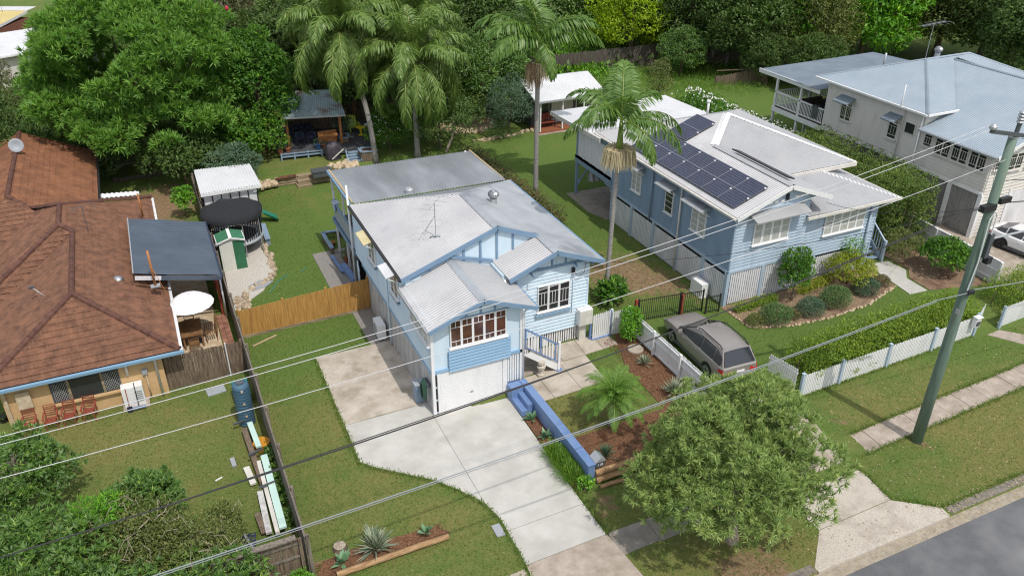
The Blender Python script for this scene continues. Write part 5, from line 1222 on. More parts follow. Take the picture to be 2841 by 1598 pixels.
slat_table('patio_table', 'slatted timber outdoor table under the white umbrella', (-.15, 34.75), .95, 1.5, .73, 'teak')
def chair(name, label, group, mat_, arms=False, ladder=5):
    t = thing(name, label, 'chair', (0, 0, 0), group)
    for i in range(5): part('seat_slat', MB().box((-.21, -.21+i*.09, .41), (.21, -.16+i*.09, .43)), mat_, t)
    for sx in (-1, 1):
        part('leg', MB().beam((sx*.21, -.2, 0), (sx*.21, -.2, .62 if arms else .42), .03, .03), mat_, t); part('leg', MB().beam((sx*.21, .24, 0), (sx*.21, .36, .92), .03, .035), mat_, t)
        if arms: part('armrest', MB().beam((sx*.24, -.24, .62), (sx*.24, .3, .64), .06, .03), mat_, t)
    for i in range(ladder):
        z = .5+.4*i/(ladder-1); part('back_slat', MB().box((-.2, .255+(z-.42)*.24, z-.011), (.2, .27+(z-.42)*.24, z+.011)), mat_, t)
    return t
c0 = chair('patio_chair', 'slatted timber chair at the near end of the patio table', 'timber patio chairs', 'teak'); c0.location = (-.15, 33.75, .03); c0.rotation_euler = (0, 0, math.pi)
for x, y, rz, lab in ((.62, 34.45, -math.pi/2, 'slatted timber patio chair on the table\'s fence side, near the camera'), (.62, 35.15, -math.pi/2, 'slatted timber patio chair on the fence side, half under the umbrella'), (-.9, 34.45, math.pi/2, 'slatted timber patio chair between the table and the brown roof'), (-.15, 35.85, 0, 'timber patio chair at table\'s far end under the umbrella')):
    c = copy_tree(c0); c.location = (x, y, .03); c.rotation_euler = (0, 0, rz); c['label'] = lab
rc0 = chair('garden_chair', 'red slatted garden chair, leftmost of the four along the tan wall', 'red chairs by the tan wall', 'red_paint', True, 6)
for i, (px, py) in enumerate(((255, 1030), (410, 1000), (545, 965), (690, 935))):
    g_ = U('C1', px, py); o = rc0 if i == 0 else copy_tree(rc0)
    o.location = (g_.x, 30.5, 0); o.rotation_euler = (0, 0, -.05*i)
    if i: o['label'] = ('', 'red slatted garden chair, second from the left along the tan wall', 'red slatted garden chair, third from the left, below the window', 'red slatted garden chair nearest the white water heater')[i]
# ---- yard things of the left house
hw = thing('heat_pump', 'white boxy heat pump unit against the tan wall', 'heat pump', (-2.8, 30.8, 0))
part('body', MB().box((-3.22, 30.55, .1), (-2.42, 30.98, 1.0)), 'white', hw); part('base', MB().box((-3.3, 30.42, 0), (-2.3, 31.0, .1)), 'path_concrete', hw)
for i in range(6): part('louvre', MB().box((-2.75, 30.538, .3+i*.09), (-2.47, 30.55, .35+i*.09)), 'galv', hw)
for x, l, bl, c_, lab in ((-3.05, 1.0, True, 'navy', 'blue bladed snow style shovel leaning on the heat pump'), (-2.7, 1.2, False, 'royal_blue', 'long handled broom with blue head leaning on the heat pump')):
    t = thing('shovel' if bl else 'broom', lab.replace('snow style ', ''), 'shovel' if bl else 'broom', (x, 30.3, 0))
    part('handle', MB().tube([(x, 30.3, .15), (x, 30.51, l+.05)], .018, 6), 'red_paint' if bl else 'black_metal', t)
    part('blade' if bl else 'head', MB().cbox((x, 30.29, .17), (.2 if bl else .5, .04, .26 if bl else .1)), c_, t)
tk = thing('water_tank', 'slim dark blue ribbed water tank beside the timber fence', 'water tank', (1.1, 28.0, 0))
prof = []
for i in range(13):
    z = .02+i*.14; prof += [(.315, z), (.327, z+.035), (.327, z+.09), (.315, z+.125)]
prof += [(.315, 1.84), (.28, 1.9), (.2, 1.94), (.17, 1.95)]
tkb = part('body', MB().lathe(prof, (1.15, 27.7, 0), 24), 'tank_blue', tk)
part('inlet', MB().lathe([(.15, 1.94), (.15, 2.0), (.12, 2.0)], (1.15, 27.7, 0), 16), 'gunmetal', tk); part('strainer', MB().lathe([(.12, 1.99), (.01, 1.992)], (1.15, 27.7, 0), 14), 'dark', tk)
for z in (.55, 1.15, 1.75): part('outlet', MB().cbox((1.15, 27.37, z), (.08, .05, .08)), 'sandstone', tk)
pn = thing('floor_panel', 'grey ribbed plastic panel lying on the grass by the weathered fence', 'panel', (.28, 30.4, 0)); part('sheet', MB().cbox((.28, 30.35, .03), (.75, .5, .05), .12), 'grey_plastic', pn)
gx0 = thing('wheelbarrow_tub', 'teal plastic tub behind the blue water tank', 'tub', (1.25, 29.2, 0)); part('tub', MB().add([(1.0, 28.9, .1), (1.45, 28.9, .1), (1.45, 29.6, .1), (1.0, 29.6, .1), (.9, 28.8, .6), (1.55, 28.8, .6), (1.55, 29.7, .75), (.9, 29.7, .75)], [(0, 3, 2, 1), (0, 1, 5, 4), (1, 2, 6, 5), (2, 3, 7, 6), (3, 0, 4, 7)]), 'teal_hose', gx0)
# timber pile along the fence
def plank(lab, a, b, w, h, z, mat_, nm='plank', cat='plank'):
    t = MB().beam((a[0], a[1], z), (b[0], b[1], z), w, h)
    return tag(part(nm, t, mat_), lab, cat, 'salvaged timber along the left fence')
plank('long mint green painted board lying beside the left fence, near half', (1.37, 24.9), (1.32, 21.0), .24, .08, .45, 'mint')
plank('short mint green board by the water tank', (1.2, 27.1), (1.28, 25.5), .2, .08, .42, 'mint')
plank('brown weathered beam beneath the mint boards', (.95, 27.0), (1.08, 23.7), .2, .16, .25, 'brown_timber')
plank('cream painted board with peeling edge under the mint board', (1.14, 24.8), (1.12, 21.0), .14, .14, .3, 'offwhite')
plank('grey flaking board at the pile\'s near end', (.92, 23.3), (.86, 21.2), .2, .1, .22, 'weathered_white')
plank('pale cream offcut on the lawn side of the pile', (.68, 24.9), (.78, 23.9), .22, .08, .12, 'offwhite')
plank('dark brown board resting on the pile end', (.65, 22.3), (.72, 21.3), .2, .06, .2, 'brown_timber')
plank('black sheet lying by the dark front fence', (-.1, 20.6), (.1, 21.6), .75, .04, .1, 'navy', 'metal_sheet', 'sheet')
plank('thin grey metal strip leaning on the black sheet', (.35, 20.3), (.1, 21.5), .08, .05, .2, 'galv', 'metal_strip', 'strip')
plank('grey concrete offcut lying alone on the lawn', (.30, 25.2), (.27, 25.7), .16, .1, .06, 'galv', 'offcut', 'offcut')
plank('thin white strip on the lawn', (-.45, 24.75), (-.2, 24.85), .05, .03, .03, 'white', 'strip', 'strip')
for a, b, l_ in (((.6, 27.35), (1.3, 27.45), 'next to the water tank'), ((.85, 25.1), (1.4, 25.25), 'at the middle of the pile'), ((.9, 23.2), (1.5, 23.3), 'nearest the dark front fence')):
    plank('dark bar across the timber pile '+l_, a, b, .07, .06, .5 if b[1] < 26 else .35, 'gunmetal', 'bearer_bar', 'bar')
pb = thing('orange_tub', 'orange plastic edge showing behind the mint boards', 'tub', (1.5, 25.8, 0)); part('rim', MB().lathe([(.28, 0), (.32, .3), (.27, .3)], (1.42, 25.85, .05), 14), 'orange', pb)
# ================================================================ far left buildings
h5 = thing('brick_house', 'red brick house with mustard metal roof in the top corner', 'house', tuple(U('A1', 100, 260, 0)))
c = U('A1', 200, 128, 4.2); c2 = U('A1', 0, 210, 4.2); d = Vector((c2.x-c.x, c2.y-c.y, 0)).normalized(); nb = Vector((-d.y, d.x, 0))
if nb.y < 0: nb = -nb
A0 = Vector((c.x, c.y, 4.2))-d*.3; A1_ = A0+d*9; B0 = A0+nb*14; B1_ = A1_+nb*14
sheetroof([A0+Vector((0, 0, .5)), A1_, B1_, B0+Vector((0, 0, .5))], A0, B0, 'roof_yellow', h5, pitch=.2)
p0 = c-d*.3; q0 = U('A1', 275, 140, 3.9)
part('wall', MB().prism([(A0.x, A0.y), (A1_.x, A1_.y), (B1_.x, B1_.y), (B0.x, B0.y)], 0, 4.1), 'brick', h5)
sheetroof([A0+Vector((0, 0, .5)), B0+Vector((0, 0, .5)), B0-d*4.5, A0-d*4.5+nb*1.5], B0-d*4.5, A0-d*4.5, 'roof_white', h5, pitch=.2)
part('fascia', MB().beam(A0+Vector((0, 0, .38)), A1_+Vector((0, 0, -.12)), .06, .2), 'white', h5)
wA = A0+d*2.6-nb*.03; part('window', MB().beam(Vector((wA.x, wA.y, 1.6)), Vector((wA.x, wA.y, 1.6))+d*1.0, .06, .9), 'glass', h5)
antenna(h5, A0+nb*2+d*.6+Vector((0, 0, .4)), 1.6, 4, 'gunmetal', 1.2, .8)
h6 = thing('white_building', 'white metal building partly hidden behind the spreading tree', 'building', tuple(U('A1', 150, 480, 0)))
e0, e1 = U('A1', -60, 440, 3.2), U('A1', 700, 310, 3.2)
dd = Vector((e1.x-e0.x, e1.y-e0.y, 0)).normalized(); nn = Vector((-dd.y, dd.x, 0))
e2, e3 = e1+nn*5, e0+nn*5
sheetroof([e0, e1, e2+Vector((0, 0, .9)), e3+Vector((0, 0, .9))], e0, e1, 'roof_white', h6, pitch=.2)
part('wall', MB().prism([(e0+nn*.4)[:2], (e1+nn*.4)[:2], e2[:2], e3[:2]], 0, 3.15), 'cream', h6)
part('gutter', MB().beam(e0-nn*.06-Vector((0, 0, .07)), e1-nn*.06-Vector((0, 0, .07)), .12, .12), 'white', h6)
for k in (2.0, 5.0, 8.0):
    w0 = e0+nn*.37+dd*k; part('window', MB().beam(Vector((w0.x, w0.y, 1.7)), Vector((w0.x, w0.y, 1.7))+dd*1.3, .06, 1.0), 'glass', h6)
# ================================================================ garden studio
sd = thing('garden_studio', 'small grey garden studio with white roof and red brown deck', 'studio', (29, 54, .5))
part('wall', MB().box((26.45, 53.9, .6), (31.6, 57.6, 3.1)), 'gunmetal', sd)
part('gable_wall', MB().add([(26.44, 53.9, 3.1), (26.44, 57.6, 3.1), (26.44, 55.3, 3.82), (26.52, 53.9, 3.1), (26.52, 57.6, 3.1), (26.52, 55.3, 3.82)], [(0, 1, 2), (3, 5, 4), (0, 3, 4, 1)]), 'gunmetal', sd)
sheetroof([(26.05, 52.25, 3.02), (31.9, 52.25, 3.02), (31.9, 55.3, 3.92), (26.05, 55.3, 3.92)], (26.05, 52.25, 3.02), (31.9, 52.25, 3.02), 'roof_white', sd)
sheetroof([(26.05, 58.0, 3.1), (31.9, 58.0, 3.1), (31.9, 55.3, 3.92), (26.05, 55.3, 3.92)], (26.05, 58.0, 3.1), (31.9, 58.0, 3.1), 'roof_white', sd)
part('gutter', MB().box((26.05, 52.12, 2.9), (31.95, 52.25, 3.02)), 'galv', sd); part('barge_board', MB().beam((26.04, 52.25, 2.96), (26.04, 55.3, 3.86), .04, .16), 'white', sd); part('barge_board', MB().beam((31.92, 52.25, 2.96), (31.92, 55.3, 3.86), .04, .16), 'white', sd)
part('deck', MB().box((26.3, 52.3, .45), (31.6, 53.95, .68)), 'red_deck', sd); part('slab_edge', MB().box((26.2, 52.1, .4), (31.7, 52.3, .56)), 'path_concrete', sd)
for x in (26.45, 28.3, 30.1, 31.6): part('post', MB().box((x-.05, 52.35, .6), (x+.05, 52.45, 3.0)), 'white', sd)
window(sd, FRONT, 26.75, 27.9, 53.88, .75, 2.8, [[(1, 1)]], frame='grey_plastic', pane='glass', proud=.04, sill=False)
window(sd, FRONT, 28.1, 29.9, 53.88, .75, 2.8, [[(1, 1)]]*2, pane='curtain_glass', proud=.06, sill=False); window(sd, FRONT, 30.2, 31.4, 53.88, 1.2, 2.8, [[(1, 1)]], pane='glass', proud=.05, sill=False)
bn = thing('garden_bench', 'dark red slatted bench on the studio deck', 'bench', (27.4, 53.2, .68))
for i in range(4): part('seat_slat', MB().box((26.75, 52.95+i*.11, 1.08), (28.0, 53.04+i*.11, 1.11)), 'red_timber', bn)
for i in range(4): part('back_slat', MB().box((26.75, 53.45+i*.03, 1.2+i*.12), (28.0, 53.48+i*.03, 1.29+i*.12)), 'red_timber', bn)
for x in (26.75, 27.95):
    part('leg', MB().box((x, 52.95, .68), (x+.05, 53.0, 1.3)), 'black_metal', bn); part('leg', MB().box((x, 53.42, .68), (x+.05, 53.47, 1.35)), 'black_metal', bn); part('armrest', MB().box((x, 52.9, 1.3), (x+.05, 53.5, 1.34)), 'black_metal', bn)
# ================================================================ pavilion and deck at the back of the blue house
pv = thing('garden_pavilion', 'open timber pavilion with rusty corrugated roof by the back deck', 'pavilion', (10.5, 58, .6))
r0, r1 = U('A2', 235, 885, 3.2), U('A2', 700, 860, 3.2); r2 = U('A2', 625, 672, 3.75); r3 = r0+(r2-r1)
sheetroof([r0, r1, r2, r3], r0, r1, 'roof_rust', pv)
part('gutter', MB().beam(r0-Vector((0, .06, .06)), r1-Vector((0, .06, .06)), .12, .12), 'galv', pv)
dzk = 1.0
for p in (r1+Vector((-.35, .45, 0)), r0+Vector((.2, .5, 0)), r2+Vector((-.3, -.4, 0)), r3+Vector((.3, -.4, 0))):
    part('post', MB().cbox((p.x, p.y, (p.z-.1+.5)/2), (.16, .16, p.z-.6)), 'orange_timber', pv)
bwall = [r3+Vector((.2, -.5, 0)), r2+Vector((-.2, -.5, 0))]
part('back_wall', MB().beam(Vector((bwall[0].x, bwall[0].y, 2.2)), Vector((bwall[1].x, bwall[1].y, 2.2)), .1, 2.5), 'brown_timber', pv)
part('bar_front', MB().beam((*U('A2', 500, 1080, 1.0)[:2], 1.4), (*U('A2', 640, 1060, 1.0)[:2], 1.4), .1, .9), 'orange_timber', pv)
part('bar_top', MB().beam((*U('A2', 495, 1020, 1.9)[:2], 1.9), (*U('A2', 640, 1012, 1.9)[:2], 1.9), .4, .06), 'orange_timber', pv)
dk = thing('garden_deck', 'dark stained timber deck around the pavilion with blue edging', 'deck', (11, 57, .6))
D0 = [U('A2', *p, dzk) for p in ((215, 1165), (525, 1135), (600, 1130), (700, 1128), (800, 1105), (935, 1085), (880, 900), (300, 890))]
part('floor', MB().slab([(p.x, p.y, dzk) for p in D0], .25), 'deck', dk)
dkb = shared('deck_board', lambda: MB().box((0, 0, 0), (1, .12, .02)), 'deck')
for i in range(40):
    y = D0[1].y+.1+i*.145
    if y < max(p.y for p in D0)-.2: link('deck_board', dkb, dk, T(8.6, y, dzk+.002, -.03, (5.4, 1, 1)))
blb = MB
part('edge_rail', MB().beam((*U('A2', 215, 1185, .85)[:2], .85), (*U('A2', 525, 1150, .85)[:2], .85), .1, .12), 'slate_blue', dk); part('edge_rail', MB().beam((*U('A2', 215, 1165, 1.05)[:2], 1.05), (*U('A2', 525, 1132, 1.05)[:2], 1.05), .08, .06), 'slate_blue', dk)
for x, y in ((220, 1190), (318, 1178), (420, 1165), (522, 1155)):
    g_ = U('A2', x, y, .8); part('edge_post', MB().cbox((g_.x, g_.y-.05, .85), (.1, .1, .5)), 'slate_blue', dk)
stp = thing('deck_steps', 'blue timber steps leading up to the back deck', 'steps', tuple(U('A2', 760, 1220, .6)))
for i in range(4):
    a, b = U('A2', 712+i*2, 1215-i*22, .62+.1*i), U('A2', 815-i*2, 1205-i*22, .62+.1*i)
    part('tread', MB().beam(a, b, .3, .06), 'slate_blue', stp)
a, b = U('A2', 705, 1140, 1.05), U('A2', 722, 1225, .65); part('stringer', MB().beam(a, b, .08, .25), 'slate_blue', stp)
a, b = U('A2', 805, 1135, 1.05), U('A2', 825, 1215, .65); part('stringer', MB().beam(a, b, .08, .25), 'slate_blue', stp)
def planter(lab, pts, z, h, cap='slate_blue', wall='brown_timber'):
    t = thing('planter_box', lab, 'planter', tuple(U('A2', *pts[0], z-h)))
    P = [U('A2', *p, z) for p in pts]
    for i in range(len(P)):
        a, b = P[i], P[(i+1) % len(P)]
        part('capping', MB().beam(a, b, .2, .05), cap, t); part('side', MB().beam(a-Vector((0, 0, h/2)), b-Vector((0, 0, h/2)), .1, h), wall, t)
    part('soil', MB().slab([(p.x, p.y, z-.08) for p in P], .1), 'mulch', t)
    return t
planter('blue capped planter right of the deck steps', ((800, 1115), (900, 1108), (935, 1135), (822, 1145)), 1.3, .8)
planter('blue capped low planter with shrub beside the pavilion post', ((660, 1040), (720, 1035), (720, 1005), (655, 1010)), 1.35, .35)
# deck furniture
ch = thing('adirondack_chair', 'lime yellow reclining garden chair on the dark deck', 'chair', tuple(U('A2', 770, 990, dzk)))
B_ = U('A2', 765, 985, dzk)
for i in range(5): part('back_slat', MB().beam(B_+Vector((-.32+i*.13, .15, .3)), B_+Vector((-.38+i*.16, .62, 1.05-abs(i-2)*.06)), .11, .025), 'lime', ch)
for i in range(4): part('seat_slat', MB().beam(B_+Vector((-.3, -.35+i*.14, .38-i*.03)), B_+Vector((.3, -.35+i*.14, .38-i*.03)), .12, .025), 'lime', ch)
for sx in (-1, 1):
    part('armrest', MB().beam(B_+Vector((sx*.38, -.4, .56)), B_+Vector((sx*.38, .35, .54)), .13, .025), 'lime', ch)
    part('leg', MB().beam(B_+Vector((sx*.34, -.35, 0)), B_+Vector((sx*.34, -.35, .55)), .1, .04), 'lime', ch); part('leg', MB().beam(B_+Vector((sx*.34, .45, 0)), B_+Vector((sx*.34, .2, .5)), .1, .04), 'lime', ch)
tb = thing('side_table', 'round bright yellow pedestal side table on the deck', 'table', tuple(U('A2', 820, 1020, dzk))); B_ = U('A2', 820, 1018, dzk)
part('top', MB().lathe([(.33, .58), (.33, .62)], B_, 20), 'yellow', tb); part('stem', MB().lathe([(.05, .04), (.05, .58)], B_, 10), 'yellow', tb); part('foot', MB().lathe([(.24, 0), (.24, .04)], B_, 18), 'yellow', tb)
for i, (px, py, mt, lab) in enumerate(((862, 990, 'red_paint', 'red plastic toy trike at the far edge of the deck'),)):
    B_ = U('A2', px, py, dzk); t = thing('toy_trike', lab, 'toy', tuple(B_)); part('body', MB().cbox(B_+Vector((0, 0, .3)), (.25, .5, .2)), mt, t)
    for k, (dx, dy) in enumerate(((-.2, .2), (.2, .2), (0, -.25))): part('wheel', MB().tube([B_+Vector((dx-.03, dy, .13)), B_+Vector((dx+.03, dy, .13))], .13, 12), 'navy', t)
    part('seat', MB().cbox(B_+Vector((0, .15, .46)), (.22, .2, .12)), 'white', t)
oc0 = chair('dining_chair', 'navy dining chair under the pavilion roof, nearest the bar', 'navy dining chairs under the pavilion', 'navy', True, 6)
for i, (px, py) in enumerate(((445, 1085), (365, 1090), (330, 1060), (430, 1035))):
    g_ = U('A2', px, py, dzk); o = oc0 if i == 0 else copy_tree(oc0); o.location = (g_.x, g_.y, dzk); o.rotation_euler = (0, 0, (math.pi, math.pi*.95, -1.4, 0)[i]); o.scale = (1.25, 1.25, 1.15)
    if i: o['label'] = ('', 'navy dining chair in the middle of the pavilion front row', 'navy dining chair closest to the green tree under the pavilion', 'navy dining chair at the back of the pavilion table')[i]
g_ = U('A2', 380, 1030, dzk); slat_t = thing('dining_table', 'dark dining table under the pavilion roof', 'table', (g_.x, g_.y, dzk)); part('top', MB().cbox((g_.x, g_.y+.2, dzk+.73), (1.5, .9, .05)), 'navy', slat_t)
for sx in (-.65, .65): part('leg', MB().cbox((g_.x+sx, g_.y+.2, dzk+.36), (.07, .7, .7)), 'navy', slat_t)
bq = thing('covered_barbecue', 'barbecue under a dark purple grey cover by the deck steps', 'barbecue', tuple(U('A2', 620, 1215, .6))); B_ = U('A2', 620, 1205, .6)
cv = MB(); V = []
for z, w, l in ((0, .5, .42), (.3, .52, .44), (.75, .5, .42), (1.0, .45, .38), (1.18, .28, .22), (1.24, .1, .08)):
    for k in range(12):
        a = k*math.pi/6; f = 1+.05*math.sin(k*2.3+z*5); V.append((B_.x+w*f*math.copysign(abs(math.cos(a))**.6, math.cos(a)), B_.y+.3+l*f*math.copysign(abs(math.sin(a))**.6, math.sin(a)), .62+z))
cv.add(V, [(i*12+k, i*12+(k+1) % 12, (i+1)*12+(k+1) % 12, (i+1)*12+k) for i in range(5) for k in range(12)]+[tuple(60+k for k in range(12))])
part('cover', cv, 'tarp', bq, smooth=True); part('strap', MB().beam(B_+Vector((-.2, -.2, .15)), B_+Vector((.65, -.15, .75)), .03, .08), 'offwhite', bq)
def pot(lab, c, r, h, m_, leaf=None, lh=.4):
    t = thing('potted_plant', lab, 'potted plant', tuple(c)); part('pot', MB().lathe([(r*.7, 0), (r, h), (r*1.08, h), (r*.9, h*.95)], c, 14), m_, t)
    if leaf: clump_leaves(t, 'foliage', leaf, [(Vector(c)+Vector((0, 0, h+lh*.5)), (r*1.6, r*1.6, lh*.7))], 160, .09, .035)
    return t
POTS = [('blue glazed pot on the deck edge', U('A2', 497, 1120, dzk), .2, .3, 'pot_blue', 'lf_bluegreen', .35), ('terracotta pot with pink flowers near the barbecue', U('A2', 545, 1110, dzk), .2, .2, 'terracotta', 'lf_photinia', .25),
        ('brown pot with grey leaves at the deck corner', U('A2', 215, 1155, dzk), .2, .35, 'terracotta', 'lf_bluegreen', .3), ('yellow leafed potted plant on the deck edge', U('A2', 270, 1140, dzk), .22, .25, 'terracotta', 'lf_yellow', .75),
        ('orange pot with upright green plant on the patio', U('B2', 198, 760, .05), .2, .22, 'terracotta', 'lf_bright', .35), ('dark brown pot beside the patio post', U('B2', 300, 890, .05), .16, .3, 'terracotta', 'lf_dark', .3), ('second brown pot close to the blue patio wall', U('B2', 318, 875, .05), .17, .35, 'terracotta', 'lf_dark', .4),
        ('black pot with small plant at the tan house corner', U('C1', 35, 1000, 0), .2, .3, 'black_metal', 'lf_mango', .4)]
# ---- cubby shed, trampoline, green shed
cb = thing('play_shed', 'white iron roofed shed with slatted sides behind the trampoline', 'shed', (3.5, 47.5, 0))
q0, q1, q2, q3 = Vector((1.86, 46.3, 2.42)), Vector((5.25, 46.35, 2.42)), Vector((5.1, 49.2, 2.75)), Vector((1.88, 49.4, 2.75))
sheetroof([q0, q1, q2, q3], q0, q1, 'roof_white', cb)
part('fascia', MB().beam(q0-Vector((0, .03, .1)), q1-Vector((0, .03, .1)), .05, .16), 'white', cb)
part('wall', MB().box((1.95, 46.6, 0), (5.0, 49.2, 2.3)), 'dark_timber', cb)
for i in range(6): part('wall_panel', MB().box((2.0+i*.5, 46.52, 1.1), (2.44+i*.5, 46.59, 2.3)), 'batten_white', cb)
for i in range(7): part('stud', MB().box((1.94+i*.5, 46.48, 0), (2.0+i*.5, 46.6, 2.35)), 'black_metal', cb)
part('vent', MB().box((4.75, 46.4, 2.0), (4.95, 46.48, 2.25)), 'white', cb)
ss = thing('play_slide', 'green plastic slide end beside the play shed', 'slide', (5.6, 46.2, 0)); part('chute', MB().add([(5.1, 46.2, .6), (5.1, 46.7, .6), (5.9, 46.0, .12), (5.9, 46.6, .1), (5.1, 46.15, .72), (5.9, 45.95, .24), (5.1, 46.75, .72), (5.9, 46.65, .22)], [(0, 2, 3, 1), (0, 4, 5, 2), (1, 3, 7, 6)]), 'slide_green', ss)
tr = thing('trampoline', 'round trampoline with sagging black shade top and net enclosure', 'trampoline', (3.15, 43.5, 0))
tc = Vector((3.15, 43.6, 0)); tr_r = 1.45
ring = [tc+Vector((tr_r*math.cos(a), tr_r*math.sin(a), .82)) for a in np.linspace(0, 2*math.pi, 29)]
V = []; n = 28
for k in range(n):
    a = k*2*math.pi/n
    for rr, z in ((1.5, .74), (1.5, .86), (1.15, .86)): V.append(tc+Vector((rr*math.cos(a), rr*math.sin(a), z)))
part('pad', MB().add(V, [(3*k+j, 3*((k+1) % n)+j, 3*((k+1) % n)+j+1, 3*k+j+1) for k in range(n) for j in range(2)]), 'grey_plastic', tr, smooth=True)
part('mat', MB().lathe([(1.2, .80), (1.2, .82), (.01, .82)], tc, 28), 'net', tr)
for k in range(8):
    a = k*math.pi/4+.2; p = tc+Vector((1.5*math.cos(a), 1.5*math.sin(a), 0))
    part('leg', MB().tube([p, p+Vector((0, 0, 2.06))], .03, 6), 'galv', tr)
V = []
for k in range(n):
    a = k*2*math.pi/n; s_ = .12*abs(math.sin(4*(a-.2)))
    for rr, z in ((1.62, 2.02+s_*.8), (1.64, 2.42-s_), (1.2, 2.52-s_*.5), (.7, 2.66+.1*math.sin(3*a)), (.25, 2.8), ): V.append(tc+Vector((rr*math.cos(a), rr*math.sin(a)*1.0, z)))
V.append(tc+Vector((0, .2, 2.82)))
part('shade_top', MB().add(V, [(5*k+j, 5*((k+1) % n)+j, 5*((k+1) % n)+j+1, 5*k+j+1) for k in range(n) for j in range(4)]+[(5*k+4, 5*((k+1) % n)+4, 5*n) for k in range(n)]), 'net', tr, smooth=True)
nm = MB()
for k in range(56):
    a = k*2*math.pi/56; p = tc+Vector((1.42*math.cos(a), 1.42*math.sin(a), 0)); nm.beam(p+Vector((0, 0, .84)), p+Vector((0, 0, 2.3)), .05, .004)
nt_ = part('net', nm, 'net', tr)
gs = thing('garden_shed', 'small green and cream metal garden shed on the white gravel', 'shed', (2.7, 41.5, 0))
sx0, sx1, sy0, sy1 = 2.02, 3.28, 40.95, 41.95
part('wall', MB().box((sx0, sy0, 0), (sx1, sy1, 1.72)), 'shed_green', gs)
part('door', MB().box((sx0+.02, sy0-.02, .03), (2.72, sy0-.001, 1.70)), 'shed_cream', gs)
for i in range(5): part('door_rib', MB().box((sx0+.1+i*.13, sy0-.035, .05), (sx0+.12+i*.13, sy0-.021, 1.68)), 'shed_cream', gs)
for i in range(4): part('wall_rib', MB().box((2.8+i*.13, sy0-.014, .03), (2.83+i*.13, sy0-.001, 1.7)), 'shed_green', gs)
part('gable_wall', MB().add([(sx0, sy0, 1.72), (sx1, sy0, 1.72), (2.65, sy0, 1.92), (sx0, sy1, 1.72), (sx1, sy1, 1.72), (2.65, sy1, 1.92)], [(0, 1, 2), (3, 5, 4)]), 'shed_cream', gs)
for s_, (xa, xb) in enumerate(((sx0-.08, 2.6), (sx1+.08, 2.7))):
    sheetroof([(xa, sy0-.08, 1.73), (xb, sy0-.08, 1.95), (xb, sy1+.08, 1.95), (xa, sy1+.08, 1.73)], (xa, sy0, 1.73), (xa, sy1, 1.73), 'shed_green', gs, pitch=.15)
    part('edge_trim', MB().beam((xa, sy0-.1, 1.72), (2.65, sy0-.1, 1.95), .03, .08), 'white', gs)
    part('edge_trim', MB().beam((xa, sy0-.1, 1.72), (xa, sy1+.1, 1.72), .04, .06), 'white', gs)
part('ridge_cap', MB().beam((2.65, sy0-.1, 1.975), (2.65, sy1+.1, 1.975), .16, .03), 'white', gs)
bb = thing('timber_bench', 'blue painted plank bench beside the trampoline', 'bench', (4.95, 43.2, 0)); a, b = U('B1', 1975, 600, .42), U('B1', 2015, 715, .42)
part('seat', MB().beam(a, b, .3, .06), 'slate_blue', bb)
for p in (a, b): part('leg', MB().cbox((p.x, p.y+(.12 if p is b else -.12), .2), (.25, .08, .4)), 'slate_blue', bb)
# ---- rock edging along the gravel
rk = [MB() for _ in range(3)]
def rockmesh(seed):
    r_ = random.Random(seed); mb = MB(); V = []; n = 7
    for j, (z, f) in enumerate(((0, .85), (.45, 1.0), (.85, .75), (1.0, .35))):
        for k in range(n): a = k*2*math.pi/n; q_ = f*(.8+.4*r_.random()); V.append((.5*q_*math.cos(a), .5*q_*math.sin(a), z*(.85+.3*r_.random())))
    mb.add(V, [(j*n+k, j*n+(k+1) % n, (j+1)*n+(k+1) % n, (j+1)*n+k) for j in range(3) for k in range(n)]+[tuple(3*n+k for k in range(n))])
    return mb
RK = [shared('rock_%d' % i, lambda i=i: rockmesh(i), 'rock') for i in range(4)]
RKW = [shared('rockw_%d' % i, lambda i=i: rockmesh(i+9), 'sandstone') for i in range(3)]
def rocks(name, label, pts, n, s, z, meshes, group=None, jit=.15):
    t = thing(name, label, 'rock edging', (pts[0].x, pts[0].y, z))
    seg = [(pts[i], pts[i+1]) for i in range(len(pts)-1)]; tot = sum((b-a).length for a, b in seg)
    for i in range(n):
        d = tot*(i+.5)/n
        for a, b in seg:
            L = (b-a).length
            if d <= L: p = a+(b-a)*(d/L); break
            d -= L
        q_ = s*(.7+.6*random.random()); link('stone', random.choice(meshes), t, T(p.x+random.uniform(-jit, jit), p.y+random.uniform(-jit, jit), z-.03, random.random()*6, (q_*1.2, q_, q_*.7)))
    return t
rocks('rock_edging', 'line of brown stones edging the white gravel and lawn', [U('B1', *p) for p in ((1990, 660), (1990, 760), (2040, 860), (2060, 940), (2030, 1030), (1900, 1090), (1850, 1130), (1840, 1190), (1850, 1240))], 62, .24, 0, RK)
rocks('rock_pile', 'pile of loose stones where gravel meets the timber fences', [U('B1', *p) for p in ((1770, 1190), (1830, 1180), (1840, 1240), (1790, 1230), (1800, 1210))], 24, .22, 0, RK, jit=.3)
rocks('stone_wall', 'short dry stone wall beside the play shed', [U('B1', *p, .3) for p in ((1960, 320), (2060, 300), (1965, 290), (2055, 270))], 22, .42, .2, RKW, jit=.1)
rocks('fire_pit_edging', 'pale stones around the sandy fire pit circle', [Vector((22.2+2.05*math.cos(a), 56.4+1.75*math.sin(a), 0)) for a in np.linspace(0, 6.28, 18)], 34, .4, .5, RKW)
rocks('rock_edging', 'low stones edging the lawn before the garden studio', [U('A3', *p, .5) for p in ((45, 1065), (240, 1040), (400, 1000), (470, 985))], 22, .3, .5, RKW)
